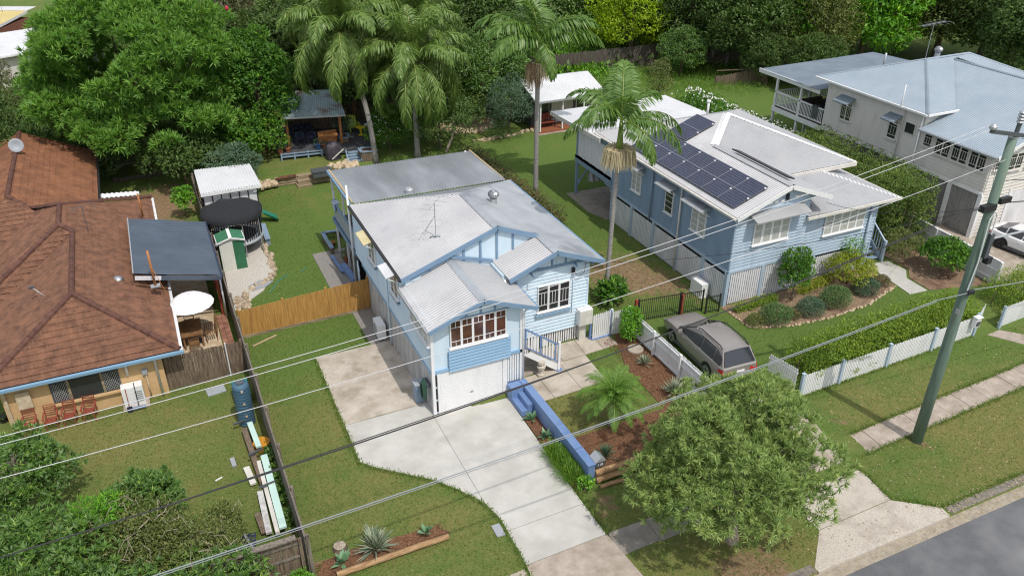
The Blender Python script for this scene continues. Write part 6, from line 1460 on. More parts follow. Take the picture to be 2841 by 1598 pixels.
rocks('rock_edging', 'small pale stones edging the mulch bed of the grey blue house', [Vector((x, y, 0)) for x, y in ((23.4, 25.9), (23.45, 24.45), (25.2, 23.75), (27.4, 23.52), (30.1, 23.68), (32.7, 24.5))], 70, .13, .52, RKW, jit=.05)
rocks('rubble', 'loose brown rocks and soil beside the deck steps', [U('A2', *p, .6) for p in ((600, 1250), (680, 1240), (760, 1240), (700, 1225))], 26, .4, .5, RKW, jit=.35)
# sleeper retaining walls
sw = thing('sleeper_wall', 'low retaining wall of stacked round timber sleepers on the lawn', 'retaining wall', (8.5, 51, 0))
for (xa, ya), (xb, yb), n in (((160, 1345), (335, 1320), 4), ((450, 1320), (605, 1295), 4)):
    for i in range(n):
        a, b = U('A2', xa, ya, .55)-Vector((0, .1, 0)), U('A2', xb, yb, .55)-Vector((0, .1, 0)); part('sleeper', MB().tube([(a.x, a.y, .08+i*.16), (b.x, b.y, .08+i*.16)], .085, 8), 'sleeper', sw)
for i in range(3):
    a, b = U('A2', 338, 1400-i*38, .1+i*.2), U('A2', 450, 1385-i*38, .1+i*.2); part('step', MB().box((a.x, a.y-.2, 0), (b.x, a.y+.5, .12+i*.2)), 'sleeper', sw)
ct = thing('compost_tub', 'dark grey upturned trough on the sleeper wall', 'trough', tuple(U('A2', 520, 1330, .6))); a, b = U('A2', 450, 1300, .9), U('A2', 595, 1290, .9)
part('shell', MB().box((a.x, a.y-.3, .62), (b.x, a.y+.35, .95)), 'gunmetal', ct); part('lid', MB().box((a.x-.04, a.y-.34, .95), (b.x+.04, a.y+.4, 1.02)), 'gunmetal', ct)
bedp = [U('A2', *p, .66)[:2] for p in ((170, 1345), (330, 1320), (325, 1310), (225, 1322))]; sheet('garden_bed', bedp, .66, .1, 'mulch')
# fire bowl
fb = thing('fire_bowl', 'small dark fire bowl in the sandy circle', 'fire bowl', (22.1, 57, .53)); B_ = U('A3', 168, 855, .53); part('bowl', MB().lathe([(.1, .1), (.3, .3), (.32, .32), (.26, .3), (.05, .15)], B_, 14), 'black_metal', fb); part('stand', MB().lathe([(.2, 0), (.12, .12)], B_, 10), 'black_metal', fb)
# wall side things of the blue house
acu = thing('air_conditioner', 'cream outdoor air conditioner unit beside the blue house wall', 'air conditioner', (7.75, 31.5, 0))
part('body', MB().box((7.62, 31.1, .1), (7.98, 31.95, .85)), 'white', acu); part('fan_grille', MB().lathe([(.28, 0), (.28, .02)], (0, 0, 0), 18), 'grey_plastic', acu, Matrix.Translation((7.615, 31.6, .47)) @ Matrix.Rotation(-math.pi/2, 4, 'Y')); part('feet', MB().box((7.64, 31.15, .03), (7.96, 31.9, .1)), 'gunmetal', acu)
hr = thing('hose_reel', 'green garden hose coiled on a reel by the garage corner', 'hose reel', (7.95, 25.5, 0))
for i in range(7): part('coil', MB().tube([(7.93-.02*i, 25.55+.0*i+(.24-.012*i)*math.cos(a), 1.0+(.52-.02*i)*math.sin(a)) for a in np.linspace(0, 2*math.pi, 22)], .022, 6), 'hose_green', hr)
part('bracket', MB().box((7.95, 25.3, 1.2), (8.1, 25.8, 1.4)), 'gunmetal', hr)
gb = thing('storage_box', 'grey blue box with lid against the weathered skirting', 'box', (7.85, 26.2, 0)); part('box', MB().box((7.7, 26.0, .05), (8.1, 26.45, .9)), 'slate_blue', gb); part('lid', MB().box((7.66, 25.97, .9), (8.1, 26.48, .96)), 'grey_plastic', gb)
stt = thing('garden_statue', 'weathered stone garden ornament beside the front stairs', 'statue', tuple(U('C2', 1765, 785, .5))); B_ = U('C2', 1765, 785, .53)
part('plinth', MB().lathe([(.2, 0), (.2, .08), (.13, .12), (.13, .3), (.18, .34)], B_, 10), 'statue', stt); part('figure', MB().lathe([(.16, .34), (.2, .45), (.12, .52), (.17, .6), (.15, .72), (.06, .76)], B_, 10), 'statue', stt)
lid = thing('water_meter_lid', 'grey rectangular meter lid set in the lawn by the driveway', 'lid', (7.97, 18.3, 0)); part('lid', MB().cbox((7.97, 18.3, .02), (.3, .55, .05), -.02), 'galv', lid)
sp = thing('tree_stump', 'low sawn tree stump on the lawn by the garden bed', 'stump', (2.88, 19.76, 0)); part('trunk', MB().lathe([(.27, 0), (.22, .1), (.21, .16)], (2.88, 19.76, 0), 14), 'bark', sp); part('cut_face', MB().lathe([(.2, .161), (.01, .166)], (2.88, 19.76, 0), 14), 'bark_pale', sp)
ln_ = thing('inspection_cover', 'round concrete lid in the red mulch by white fence', 'lid', tuple(U('C3', 712, 330, .5))); B_ = U('C3', 712, 330, .5); part('lid', MB().lathe([(.36, 0), (.36, .1), (.3, .13)], B_, 18), 'old_concrete', ln_)
# logs edging the beds
def log(lab, a, b, r, z): return tag(part('log', MB().tube([(a[0], a[1], z), ((a[0]+b[0])/2, (a[1]+b[1])/2+.015, z+.01), (b[0], b[1], z)], [r, r*.96, r*.9], 10), 'log', smooth=False), lab, 'log', 'round log edging')
log('upper round log edging the terrace bed beside the letterbox', (12.12, 19.0), (15.6, 19.02), .13, .42); log('lower round log under the terrace bed edging', (12.12, 18.92), (17.8, 18.95), .13, .16); log('upper log of the terrace edging behind the street tree', (15.62, 19.02), (17.95, 19.05), .12, .42)
log('top round log in front of the spiky bed on the front lawn', (2.5, 18.62), (6.3, 18.66), .11, .13); log('short grey log lying by the blue wall end', (12.15, 18.62), (13.1, 18.6), .08, .07)
# ================================================================ vegetation
for lab, c, r_, h_, m_, lf, lh in POTS: pot(lab, c, r_, h_, m_, lf, lh)
# ---- street tree in front: rosettes of narrow leaves on a low round crown
ft = thing('street_tree', 'round olive green street tree with narrow leaves beside the driveway apron', 'tree', (14.9, 14.6, 0))
fc = clumps((15.2, 15.45, 3.0), (3.0, 2.85, 2.3), 44, .85, .8, low=-.7, seed=5, jit=.22)
Pf, nf, _ = scatter(fc, 4300, low=-.6, shell=(.6, 1.05))
link('crown', rosettes('crown', Pf, nf+np.array([0, 0, .35]), 20, .22, .030, 'lf_front', .8), ft)
trunk(ft, (14.9, 14.6, 0), (15.2, 15.2, 2.4), .17, .1, fc, 'bark_pale', 18)
for k in range(9):
    a = U('C3', 1010+k*12, 960-k*30, 4.6-.05*k); part('bare_twig', MB().tube([a-Vector((0, 0, .4)), a, a+Vector((random.uniform(-.3, .3), random.uniform(-.2, .3), random.uniform(.1, .3)))], [.02, .016, .006], 5), 'bark_pale', ft)
# ---- generic tree
def tree(name, label, base, h, r, leaf, n, L, W, nclump=26, cr=None, flat=.6, low=-.4, group=None, hang=0., th=.25, seed=1, barkm='bark', zc=None, cat='tree', rz=None, up=.35):
    t = thing(name, label, cat, tuple(base), group)
    rz = rz or h*.38; zc = zc or h-rz
    bl = clumps((base[0], base[1], base[2]+zc), (r, r*.95, rz), nclump, cr or r*.36, flat, low, seed)
    clump_leaves(t, 'crown', leaf, bl, n, L, W, hang=hang, up=up)
    trunk(t, base, (base[0], base[1], base[2]+zc+rz*.1), th, th*.4, bl, barkm, 9)
    return t
# ---- jacaranda: feathery sprays
jb = Vector((-.6, 60.5, 0)); jt = thing('jacaranda_tree', 'large spreading fern leaved tree behind the brown tiled house', 'tree', tuple(jb))
jc = clumps((.2, 59.3, 6.4), (6.7, 7.2, 5.4), 70, 1.45, .62, low=-.55, seed=3, inner=.88)+clumps((.2, 55.2, 3.9), (5.6, 3.2, 1.8), 24, 1.1, .6, low=-.3, seed=31)+clumps((-4.2, 58.5, 4.2), (2.6, 2.5, 2.0), 10, 1.0, .6, low=-.3, seed=32)
Pj, nj, _ = scatter(jc, 8200, low=-.3, shell=(.6, 1.05))
link('crown', rosettes('crown', Pj, nj+np.array([0, -.1, .25]), 16, .44, .075, 'lf_jacaranda', .75), jt)
trunk(jt, jb, (-.2, 60, 6), .42, .2, jc, 'bark', 14, .4)
# ---- dense broadleaf tree beside the pavilion
dtb = U('A1', 1950, 1180, .4)
dtr = thing('broadleaf_tree', 'dense glossy green tree between the fern leaved tree and pavilion', 'tree', (7.3, 57.6, .4))
db = clumps((7.3, 57.6, 5.3), (2.3, 2.3, 3.7), 34, .85, .7, low=-.8, seed=8)+clumps((5.9, 55.9, 2.0), (2.6, 2.0, 1.7), 16, .75, .7, low=-.3, seed=9)
clump_leaves(dtr, 'crown', 'lf_dense', db, 17000, .24, .12)
trunk(dtr, (7.3, 57.8, .3), (7.3, 57.7, 5), .25, .12, db, 'bark', 12)
# overhanging shrub above the play shed
tree('overhanging_shrub', 'grey green shrub hanging over the play shed roof', (4.3, 50.4, 0), 3.5, 1.5, 'lf_bluegreen', 2600, .24, .07, 13, .55, .6, -.3, seed=4, th=.09, cat='shrub')
tree('yard_shrub', 'light green sapling in the shaded yard beside play shed', (1.0, 49.0, 0), 1.9, .55, 'lf_bright', 700, .2, .11, 8, .3, .8, -.4, seed=14, th=.04, cat='shrub')
tree('dark_shrub', 'dark shrub below the fern leaved tree near the play shed', (1.5, 54.2, 0), 3.6, 2.6, 'lf_dark', 7000, .22, .1, 20, .9, .7, -.4, seed=15, th=.1, cat='shrub')
tree('dark_shrub', 'dark shrub in deep shade beside the wire fence', (-3.2, 57.5, 0), 2.6, 2.4, 'lf_dark', 5000, .2, .1, 16, .8, .7, -.4, seed=16, th=.1, cat='shrub')
tree('dark_tree', 'dark grey green tree at the left edge behind the tiled roof', (-10.3, 58.0, 0), 6.6, 3.4, 'lf_dark', 11000, .22, .08, 30, 1.0, .7, -.6, seed=17, th=.18)
tree('dark_tree', 'wispy dark tree before the white building at the left edge', (-9.0, 62.0, 0), 8.0, 2.2, 'lf_brush', 5000, .2, .06, 24, .6, .7, -.6, seed=18, th=.15)
tree('low_shrub', 'small bright shrub at the left edge behind the tiled roof', (-8.6, 56.9, 0), 3.2, 1.1, 'lf_bright', 1800, .22, .1, 10, .5, .7, -.3, seed=19, th=.06, cat='shrub')
# bottlebrush with red flowers
bb_ = tree('bottlebrush_tree', 'dull olive bottlebrush tree with a few red flowers at the top', (7.5, 74, 0), 11.5, 6.5, 'lf_brush', 15000, .34, .06, 46, 1.8, .8, -.6, seed=20, th=.35, hang=.25)
for px, py in ((1505, 50), (1705, 65), (2165, 108)):
    p = U('A1', px, py, 10.2); part('flower', MB().lathe([(.05, -.15), (.12, -.05), (.11, .08), (.03, .16)], p, 8), 'rose', bb_)
# ---- palms
def palm(name, label, base, ztop, r0, r1, fronds, shaft=None, lean=(0, 0), trunkmat='palm_trunk', group=None, skirt=None):
    t = thing(name, label, 'palm tree', tuple(base), group); b = Vector(base); top = Vector((base[0]+lean[0], base[1]+lean[1], ztop))
    pts = [b.lerp(top, i/10)+Vector((lean[0], lean[1], 0))*(-.25*math.sin(math.pi*i/10)) for i in range(11)]
    part('trunk', MB().tube(pts, [r0*1.5]+[r0+(r1-r0)*i/10 for i in range(1, 11)], 10), trunkmat, t, smooth=True)
    if shaft: part('crownshaft', MB().tube([top-Vector((0, 0, .05)), top+Vector((0, 0, shaft*.25)), top+Vector((0, 0, shaft))], [r1*1.35, r1*1.5, r1*.7], 10), 'crownshaft', t, smooth=True)
    ctop = top+Vector((0, 0, shaft or 0))
    for me, az, el, s in fronds:
        M = Matrix.Translation(ctop) @ Matrix.Rotation(az, 4, 'Z') @ Matrix.Rotation(-el, 4, 'Y') @ Matrix.Diagonal((s, s, s, 1))
        link('frond', me, t, M)
    return t, top
FA = [frond('frond_arch', 3.3, 1.0, 1.9, .5, 62, .98, .55, 'lf_palm', .45, .085), frond('frond_low', 3.3, .5, 1.7, .5, 62, .98, .75, 'lf_palm', .2, .085), frond('frond_up', 2.9, 1.35, 1.2, .5, 56, .85, .35, 'lf_palm', .4, .08)]
def infl(parent, c, r, h, n, mat_='infloresc', seed=3):
    g = random.Random(seed); mb = MB()
    for k in range(n):
        a = g.random()*6.28; q_ = r*g.uniform(.25, 1.0); p0 = Vector(c)+Vector((math.cos(a)*.1, math.sin(a)*.1, 0)); p1 = Vector(c)+Vector((math.cos(a)*q_, math.sin(a)*q_, .12)); p2 = p1+Vector((math.cos(a)*.12, math.sin(a)*.12, -h*g.uniform(.55, 1.0)))
        mb.tube([p0, p1, p2], [.014, .013, .008], 4, False)
    return part('flower_stalks', mb, mat_, parent)
# palm B between the two blue houses
pB, tB = palm('bangalow_palm', 'slender palm with tan flower skirt between the two blue houses', (18.65, 29.4, .45), Zat('D', 1572, 390, 18.65, 29.4), .12, .1,
    [(FA[0], R(200), 0, .95), (FA[1], R(165), 0, .9), (FA[0], R(130), .1, .95), (FA[0], R(20), 0, .95), (FA[1], R(345), 0, 1.0), (FA[1], R(320), -.15, 1.0), (FA[1], R(285), -.35, .85), (FA[2], R(60), .1, 1.0), (FA[0], R(70), .1, 1.0), (FA[2], R(250), 0, .7), (FA[0], R(100), 0, .9), (FA[1], R(45), 0, .95)], 1.45, (.35, .3))
infl(pB, tB+Vector((0, 0, .05)), .72, 1.0, 620)
# palm A behind the blue house
pA, tA = palm('bangalow_palm', 'tallest slender palm rising behind the blue house lawn', (21.05, 42.15, .45), Zat('D', 1350, 165, 21.05, 42.15), .16, .13,
    [(FA[0], R(190), 0, 1.25), (FA[1], R(205), .15, 1.3), (FA[0], R(160), .05, 1.3), (FA[0], R(340), 0, 1.25), (FA[1], R(10), .05, 1.25), (FA[2], R(90), 0, 1.3), (FA[0], R(60), 0, 1.25), (FA[1], R(330), .2, 1.25), (FA[1], R(270), -.5, .9), (FA[2], R(180), .2, 1.2), (FA[0], R(110), 0, 1.2), (FA[1], R(35), .1, 1.25)], 1.4, (.1, .2))
infl(pA, tA+Vector((0.1, -.1, 0)), .5, 1.1, 170, 'infloresc', 5); infl(pA, tA+Vector((-.25, 0, -.05)), .45, 1.5, 150, 'dead_frond', 6)
# cocos palms: plumed, hanging fronds
FC = [frond('cocos_hang', 5.2, .75, 2.9, .6, 105, .9, .75, 'lf_cocos', .15, .06, plume=.8), frond('cocos_arch', 4.3, 1.15, 2.2, .6, 105, .9, .55, 'lf_cocos', .2, .075, plume=.8), frond('cocos_up', 3.8, 1.4, 1.4, .6, 100, .85, .4, 'lf_cocos', .2, .075, plume=.8)]
def cocos(label, base, ztop, seed, s=1.0, n=22, lean=(0, 0)):
    g = random.Random(seed); fr = []
    for k in range(n):
        lv = k/n; me = FC[0] if lv < .45 else (FC[1] if lv < .8 else FC[2]); fr.append((me, k*2.39996+g.uniform(-.2, .2), -.75+1.05*lv, s*g.uniform(.85, 1.1)))
    t, top = palm('queen_palm', label, base, ztop, .19, .15, fr, None, lean, group='plumed palms behind the blue house')
    mb = MB()
    for k in range(7):
        a = g.random()*6.28; mb.tube([top, top+Vector((math.cos(a)*.5, math.sin(a)*.5, .25)), top+Vector((math.cos(a)*.85, math.sin(a)*.85, -1.0))], [.04, .035, .1], 5)
    part('dead_sheaths', mb, 'dead_frond', t)
    infl(t, top+Vector((.2, -.3, 0)), .5, 1.2, 60, 'infloresc', seed)
    return t
b2 = U('A2', 1245, 1190, .5); cocos('plumed palm with the lowest hanging fronds, directly behind the blue house roof', (b2.x, b2.y, .4), Zat('A2', 1160, 470, b2.x, b2.y), 1, 1.15, 36)
b1 = U('A2', 930, 1220, .5); cocos('plumed palm leaning over the pavilion beside the lime chair', (b1.x, b1.y, .4), Zat('A2', 790, 210, b1.x, b1.y+3), 2, 1.15, 34, (-1.2, 2.2))
b3 = U('A2', 1330, 1160, .5); cocos('plumed palm with the highest crown of the cluster', (b3.x+.5, b3.y+3.5, .4), Zat('A2', 1270, 190, b3.x+.5, b3.y+3.5), 3, 1.15, 32)
b4 = U('A2', 745, 880, .5); cocos('plumed palm furthest back behind the pavilion', (b4.x, b4.y, .4), Zat('A2', 620, 60, b4.x, b4.y), 4, 1.2, 32, (-.8, 0))
# dead thatch trunks behind the pavilion
for i, (px, lab) in enumerate(((705, 'brown dead palm trunk right behind the pavilion roof'), (770, 'shaggy dead palm trunk beside the lime chair'))):
    g_ = U('A2', px, 880, .6); t = thing('dead_palm_trunk', lab, 'palm trunk', tuple(g_)); mb = MB().tube([g_, g_+Vector((0, 0, 4.6))], [.22, .18], 8)
    for k in range(26):
        a = random.random()*6.28; z = random.uniform(1.2, 4.5); p = g_+Vector((math.cos(a)*.2, math.sin(a)*.2, z)); mb.beam(p, p+Vector((math.cos(a)*.25, math.sin(a)*.25, -.8)), .1, .02)
    part('trunk', mb, 'dead_frond', t)
# small palm clump behind pavilion
FS = frond('small_frond', 1.9, .9, 1.5, .4, 30, .5, .4, 'lf_palm', .3, .06)
for i, (px, py, lab) in enumerate(((450, 640, 'low fan of palm fronds behind the pavilion roof'), (610, 600, 'yellowing small palm behind the pavilion'), (330, 640, 'blue green young palm beside the dense tree'))):
    g_ = U('A2', px, py, 2.5); palm('young_palm', lab, (g_.x, g_.y, .3), 3.0, .12, .1, [(FS, k*.9+i, -.1+.05*k, 1.1) for k in range(9)], None, group='young palms behind the pavilion')
# far palm with a dead frond, at the right
g_ = U('A3', 1935, 500, .5); fp_, ft_ = palm('bare_palm', 'thin palm with one dead frond before the dark trees', (g_.x, g_.y, .4), Zat('A3', 1975, 60, g_.x, g_.y), .17, .13, [(FC[0], k*.75, -.3+.05*k, 1.2) for k in range(11)], None)
mb = MB().tube([ft_+Vector((0, 0, -2.6)), ft_+Vector((-1.2, 0, -2.3)), ft_+Vector((-1.7, 0, -3.4)), ft_+Vector((-1.75, 0, -4.4))], [.15, .35, .3, .05], 7); mb.tube([ft_+Vector((-1.4, 0, -5.0)), ft_+Vector((-3.0, -.3, -6.0)), ft_+Vector((-4.6, -.5, -9.2))], [.03, .05, .04], 5); mb.tube([ft_+Vector((-.1, 0, -4.6)), ft_+Vector((-1.4, 0, -5.0))], [.05, .03], 5)
part('dead_frond', mb, 'bark_pale', fp_)
# ---- pygmy date palm in the terrace bed
FD = [frond('date_frond', 1.75, .85, 1.9, .3, 60, .36, .25, 'lf_date', .3, .018), frond('date_up', 1.6, 1.25, 1.5, .3, 56, .34, .2, 'lf_date', .35, .018), frond('date_low', 1.65, .35, 1.5, .3, 58, .36, .3, 'lf_date', .25, .018)]
dpb = U('C3', 560, 960, .5)
dp, _t = palm('date_palm', 'small fine leaved palm in the mulch beside the blue wall', (14.0, 21.05, .5), 1.75, .1, .09, [(FD[0 if k % 3 == 0 else (2 if k < 18 else 1)], k*2.39996, -.1+.012*k, random.uniform(.8, 1.0)) for k in range(38)], None)
# ---- spiky plants
def spiky(name, label, c, n, L, W, leaf, lo=.1, hi=1.3, group=None, cat='plant'):
    c = Vector(c); az = rng.uniform(0, 6.28, n); el = lo+(hi-lo)*np.sqrt(np.linspace(0, 1, n)); D = np.stack([np.cos(az)*np.cos(el), np.sin(az)*np.cos(el), np.sin(el)], 1)
    P = np.tile(np.array(c)+np.array([0, 0, .05]), (n, 1))+D*.03; N = np.tile(np.array([0, 0, 1.]), (n, 1))-D*.5+rng.normal(size=(n, 3))*.1
    me = leafmesh(name, P, D, N, L*rng.uniform(.8, 1.15, n), W, rng.uniform(0, 1, n), leaf, droop=.12)
    o = link(name, me); tag(o, label, cat, group); return o
SP = 'spiky garden plants'
spiky('yucca', 'big striped silver green yucca in the front lawn bed', (3.93, 19.16, .05), 130, .88, .07, 'lf_yucca', .05, 1.45, SP)
spiky('agave', 'green agave at the fence end of the front lawn bed', (2.79, 19.04, .05), 22, .48, .16, 'lf_agave', .25, 1.3, SP); spiky('agave', 'green agave at the far end of the front lawn bed', (5.66, 19.13, .05), 18, .38, .13, 'lf_agave', .3, 1.3, SP)
for px, py, lab in ((1990, 350, 'agave nearest the blue steps beside the driveway'), (2095, 480, 'middle agave in the strip below the blue wall'), (2185, 600, 'agave beside the grassy clump below the blue wall')):
    g_ = U('C5', px-160, py-60, .06); spiky('agave', lab, (11.55, U('C5', px-160, py-60).y, .06), 20, .40, .13, 'lf_agave', .25, 1.3, SP)
g_ = U('C3', 780, 440, .53); spiky('yucca', 'small spiky yucca in the middle of the white fence mulch bed', g_, 60, .5, .05, 'lf_yucca', .1, 1.4, SP)
g_ = U('C3', 1000, 660, .53); spiky('yucca', 'large pale yucca at the near end of white fence bed', g_, 90, .75, .06, 'lf_yucca', .1, 1.4, SP)
g_ = U('C3', 490, 1140, .55); spiky('yucca', 'blue green spiky yucca in mulch beside the letterbox', g_, 70, .58, .04, 'lf_bluegreen', .1, 1.45, SP)
# strappy clump below the wall
n = 2600; yy = rng.uniform(19.15, 21.1, n); P = np.stack([rng.normal(11.45, .17, n), yy, np.full(n, .05)], 1); az = rng.uniform(0, 6.28, n); el = rng.uniform(.5, 1.4, n)
D = np.stack([np.cos(az)*np.cos(el), np.sin(az)*np.cos(el), np.sin(el)], 1); P = P+D*rng.uniform(0, .3, n)[:, None]
o = link('strap_grass', leafmesh('strap_grass', P, D, np.tile(np.array([0, 0, 1.]), (n, 1))-D, .42, .022, rng.uniform(0, 1, n), 'lf_blade', droop=.25)); tag(o, 'strappy green grass clump below the blue wall', 'grass clump')
tree('weed_shrub', 'bright leafy weed at the end of the blue wall', (11.6, 18.75, 0), .5, .25, 'lf_bright', 240, .1, .06, 6, .16, .7, -.2, seed=33, th=.015, cat='shrub')
tree('camellia_shrub', 'bright green upright shrub by the white gate', (17.75, 25.75, .5), 1.75, .45, 'lf_bright', 2200, .12, .055, 16, .24, 1.0, -.9, seed=34, th=.04, cat='shrub', rz=.85)
tree('palm_base_shrub', 'glossy green plant around the slender palm trunk base', (18.75, 29.1, .5), 1.0, .6, 'lf_dense', 600, .3, .14, 10, .4, .7, -.3, seed=35, th=.03, cat='shrub')
# ---- garden bed of the grey-blue house
def topiary(label, c, r, h, leaf, n): 
    c = Vector(c); t = thing('round_shrub', label, 'shrub', tuple(c), 'clipped round shrubs'); 
    clump_leaves(t, 'foliage', leaf, [(c+Vector((0, 0, h*.42)), (r, r*.9, h*.58))]+clumps((c.x, c.y, c.z+h*.42), (r*.9, r*.82, h*.5), 14, r*.3, .8, -.2), n, .07, .028, low=-.5)
    part('stems', MB().tube([c, c+Vector((0, 0, h*.4))], [.05, .03], 5), 'bark', t); return t
topiary('clipped round green shrub, first from the car end of the bed', (24.85, 24.35, .53), .78, .85, 'lf_topiary', 5200); topiary('clipped blue green round shrub, second from the car', (26.85, 24.2, .53), .72, .75, 'lf_bluegreen', 4600); topiary('largest clipped round green shrub, mid bed', (28.5, 24.35, .53), .82, .95, 'lf_topiary', 5600); topiary('clipped blue green round shrub nearest the concrete path', (30.7, 24.6, .53), .68, .8, 'lf_bluegreen', 4300)
topiary('low greyish shrub at the bed corner by the car', (23.85, 24.55, .53), .5, .45, 'lf_olive', 1800); topiary('low reddish shrub between the first two round shrubs', (25.85, 24.25, .53), .4, .4, 'lf_photinia', 1200); topiary('dark reddish low shrub at the far bed corner', (32.1, 24.9, .53), .5, .45, 'lf_photinia', 1500)
tree('lemon_shrub', 'upright leafy tree before the white battens of the grey blue house', (26.9, 25.55, .5), 2.9, .75, 'lf_dense', 2900, .15, .06, 20, .3, .9, -.7, seed=36, th=.05, cat='shrub', rz=1.25)
tree('golden_shrub', 'yellow green shrub in the bed near the side stairs', (30.6, 25.75, .5), 1.5, 1.2, 'lf_yellow', 3600, .12, .055, 18, .4, .7, -.4, seed=37, th=.04, cat='shrub')
tree('sapling', 'thin pale sapling against the white battens by the stairs', (31.2, 26.3, .5), 2.3, .6, 'lf_bright', 500, .13, .05, 12, .25, .8, -.6, seed=38, th=.02, cat='shrub', rz=.9)
def hedge(name, label, pts, w, z0, z1, leaf, n, L, W, bump=.16, cat='hedge', step=.55):
    t = thing(name, label, cat, (pts[0][0], pts[0][1], z0)); bl = []
    for (xa, ya), (xb, yb) in zip(pts[:-1], pts[1:]):
        d = math.hypot(xb-xa, yb-ya); m_ = max(1, int(d/step))
        for i in range(m_):
            f = (i+.5)/m_; ux, uy = (yb-ya)/d, -(xb-xa)/d
            for sd in (-1, 0, 1):
                for zz in np.arange(z0+.25, z1-.1, step*.8):
                    if sd == 0 and zz < z1-step: continue
                    bl.append((Vector((xa+(xb-xa)*f+ux*sd*(w/2-.25)+random.uniform(-.08, .08), ya+(yb-ya)*f+uy*sd*(w/2-.25)+random.uniform(-.08, .08), zz+random.uniform(-.1, .12))), (step*.62+bump*random.random(),)*2+(step*.5+bump*.6*random.random(),)))
    clump_leaves(t, 'foliage', leaf, bl, n, L, W, spread=.9, low=-1)
    mb = MB()
    for (xa, ya), (xb, yb) in zip(pts[:-1], pts[1:]):
        for i in range(int(math.hypot(xb-xa, yb-ya)/.9)+1):
            f = i/(math.hypot(xb-xa, yb-ya)/.9+1); mb.tube([(xa+(xb-xa)*f, ya+(yb-ya)*f, z0), (xa+(xb-xa)*f+.1, ya+(yb-ya)*f, z0+(z1-z0)*.7)], [.035, .015], 5)
    part('stems', mb, 'bark', t); return t
hedge('front_hedge', 'trimmed yellow green hedge behind the white front picket fence', [(23.0, 20.8), (28.5, 21.1), (33.6, 21.25)], 1.6, .2, 1.62, 'lf_hedge', 30000, .095, .045)
hedge('front_hedge', 'trimmed hedge beyond the gate beside the power pole', [(35.6, 21.3), (43.5, 21.8)], 1.5, .2, 1.7, 'lf_hedge', 14000, .1, .045)
hedge('low_hedge', 'low yellow green hedge along the white battens', [(23.6, 25.85), (26.1, 25.75)], .55, .5, 1.0, 'lf_hedge', 3000, .08, .035, .08, 'hedge', .35); hedge('low_hedge', 'low hedge between the leafy shrub and the golden shrub', [(27.6, 25.9), (30.0, 26.2)], .6, .5, 1.1, 'lf_yellow', 2800, .08, .035, .08, 'hedge', .35)
hedge('photinia_hedge', 'reddish brown hedge along the lawn behind the blue house', [(20.1, 37.4), (20.0, 43.0), (19.6, 50.0)], 1.2, .5, 1.6, 'lf_photinia', 17000, .12, .05)
hedge('tall_hedge', 'tall dense hedge between the grey blue and cream houses', [(38.3, 29.0), (38.5, 33.0), (38.6, 38.5)], 2.9, .4, 3.5, 'lf_tall', 38000, .13, .06, .2, 'hedge', .8)
hedge('tall_hedge', 'dark tall hedge end beside the side stairs', [(36.1, 27.2), (36.9, 30.5)], 2.3, .4, 4.1, 'lf_tall', 18000, .13, .055, .2, 'hedge', .8)
gh = hedge('gardenia_hedge', 'white flowering hedge beside the cream house deck', [(39.7, 52.5), (39.5, 46.0), (39.4, 39.0)], 2.0, .4, 2.4, 'lf_dense', 22000, .17, .08, .22, 'hedge', .8)
nfl = 420; Pq = np.stack([np.zeros(nfl)]*3, 1); tt_ = rng.random(nfl); Pq[:, 1] = 52.5-13.5*tt_; Pq[:, 0] = 39.5+rng.normal(0, .6, nfl); Pq[:, 2] = 2.55-.35*np.abs(Pq[:, 0]-39.5)+rng.normal(0, .12, nfl)
link('flowers', leafmesh('flowers', Pq, unit(nfl)+np.array([0, -.3, .6]), unit(nfl)+np.array([0, -1, 1]), .15, .15, rng.random(nfl), 'lf_flower'), gh)['kind'] = 'stuff'
tree('mandarin_tree', 'glossy small fruit tree beside the white side fence', (36.0, 24.6, .5), 1.7, 1.25, 'lf_dense', 2300, .2, .09, 16, .4, .6, -.3, seed=40, th=.05, cat='shrub')
tree('feathery_shrub', 'feathery green shrub at foot of the tall hedge', (35.3, 26.6, .5), 1.3, 1.1, 'lf_olive', 2600, .18, .03, 14, .4, .6, -.3, seed=41, th=.04, cat='shrub')
tree('round_cypress', 'greyish upright young tree on the lawn beyond the studio', (39.0, 55.5, .5), 3.6, 1.0, 'lf_olive', 2600, .16, .06, 18, .42, 1.0, -.9, seed=42, th=.06, cat='shrub', rz=1.7)
tree('wattle_tree', 'grey green airy tree beside the garden studio wall', (24.2, 53.0, .5), 4.4, 1.75, 'lf_bluegreen', 6500, .16, .045, 26, .6, .8, -.7, seed=43, th=.08, rz=1.9)
tree('mound_shrub', 'dark low mound shrub before the studio tree', (23.1, 52.6, .5), .9, .9, 'lf_dark', 1500, .1, .04, 10, .4, .6, -.2, seed=44, th=.03, cat='shrub')
fl_ = tree('white_flower_shrub', 'light green shrub dotted with white flowers beside the deck', (15.2, 53.6, .5), 3.0, 1.6, 'lf_dense', 6500, .15, .06, 24, .55, .8, -.6, seed=45, th=.06, cat='shrub', rz=1.4)
Pq, nq, _ = scatter(clumps((15.2, 53.6, 2.1), (1.55, 1.5, 1.4), 24, .55, .8, -.5, 45), 170); link('flowers', leafmesh('flowers', Pq, unit(170)+nq, nq+unit(170)*.3, .13, .12, rng.random(170), 'lf_flower'), fl_)['kind'] = 'stuff'
tree('rosemary_shrub', 'grey green bushy shrub in the deck planter', tuple(U('A2', 690, 1020, 1.3)), 1.4, .65, 'lf_bluegreen', 1500, .16, .03, 12, .3, 1.0, -.5, seed=46, th=.03, cat='shrub')
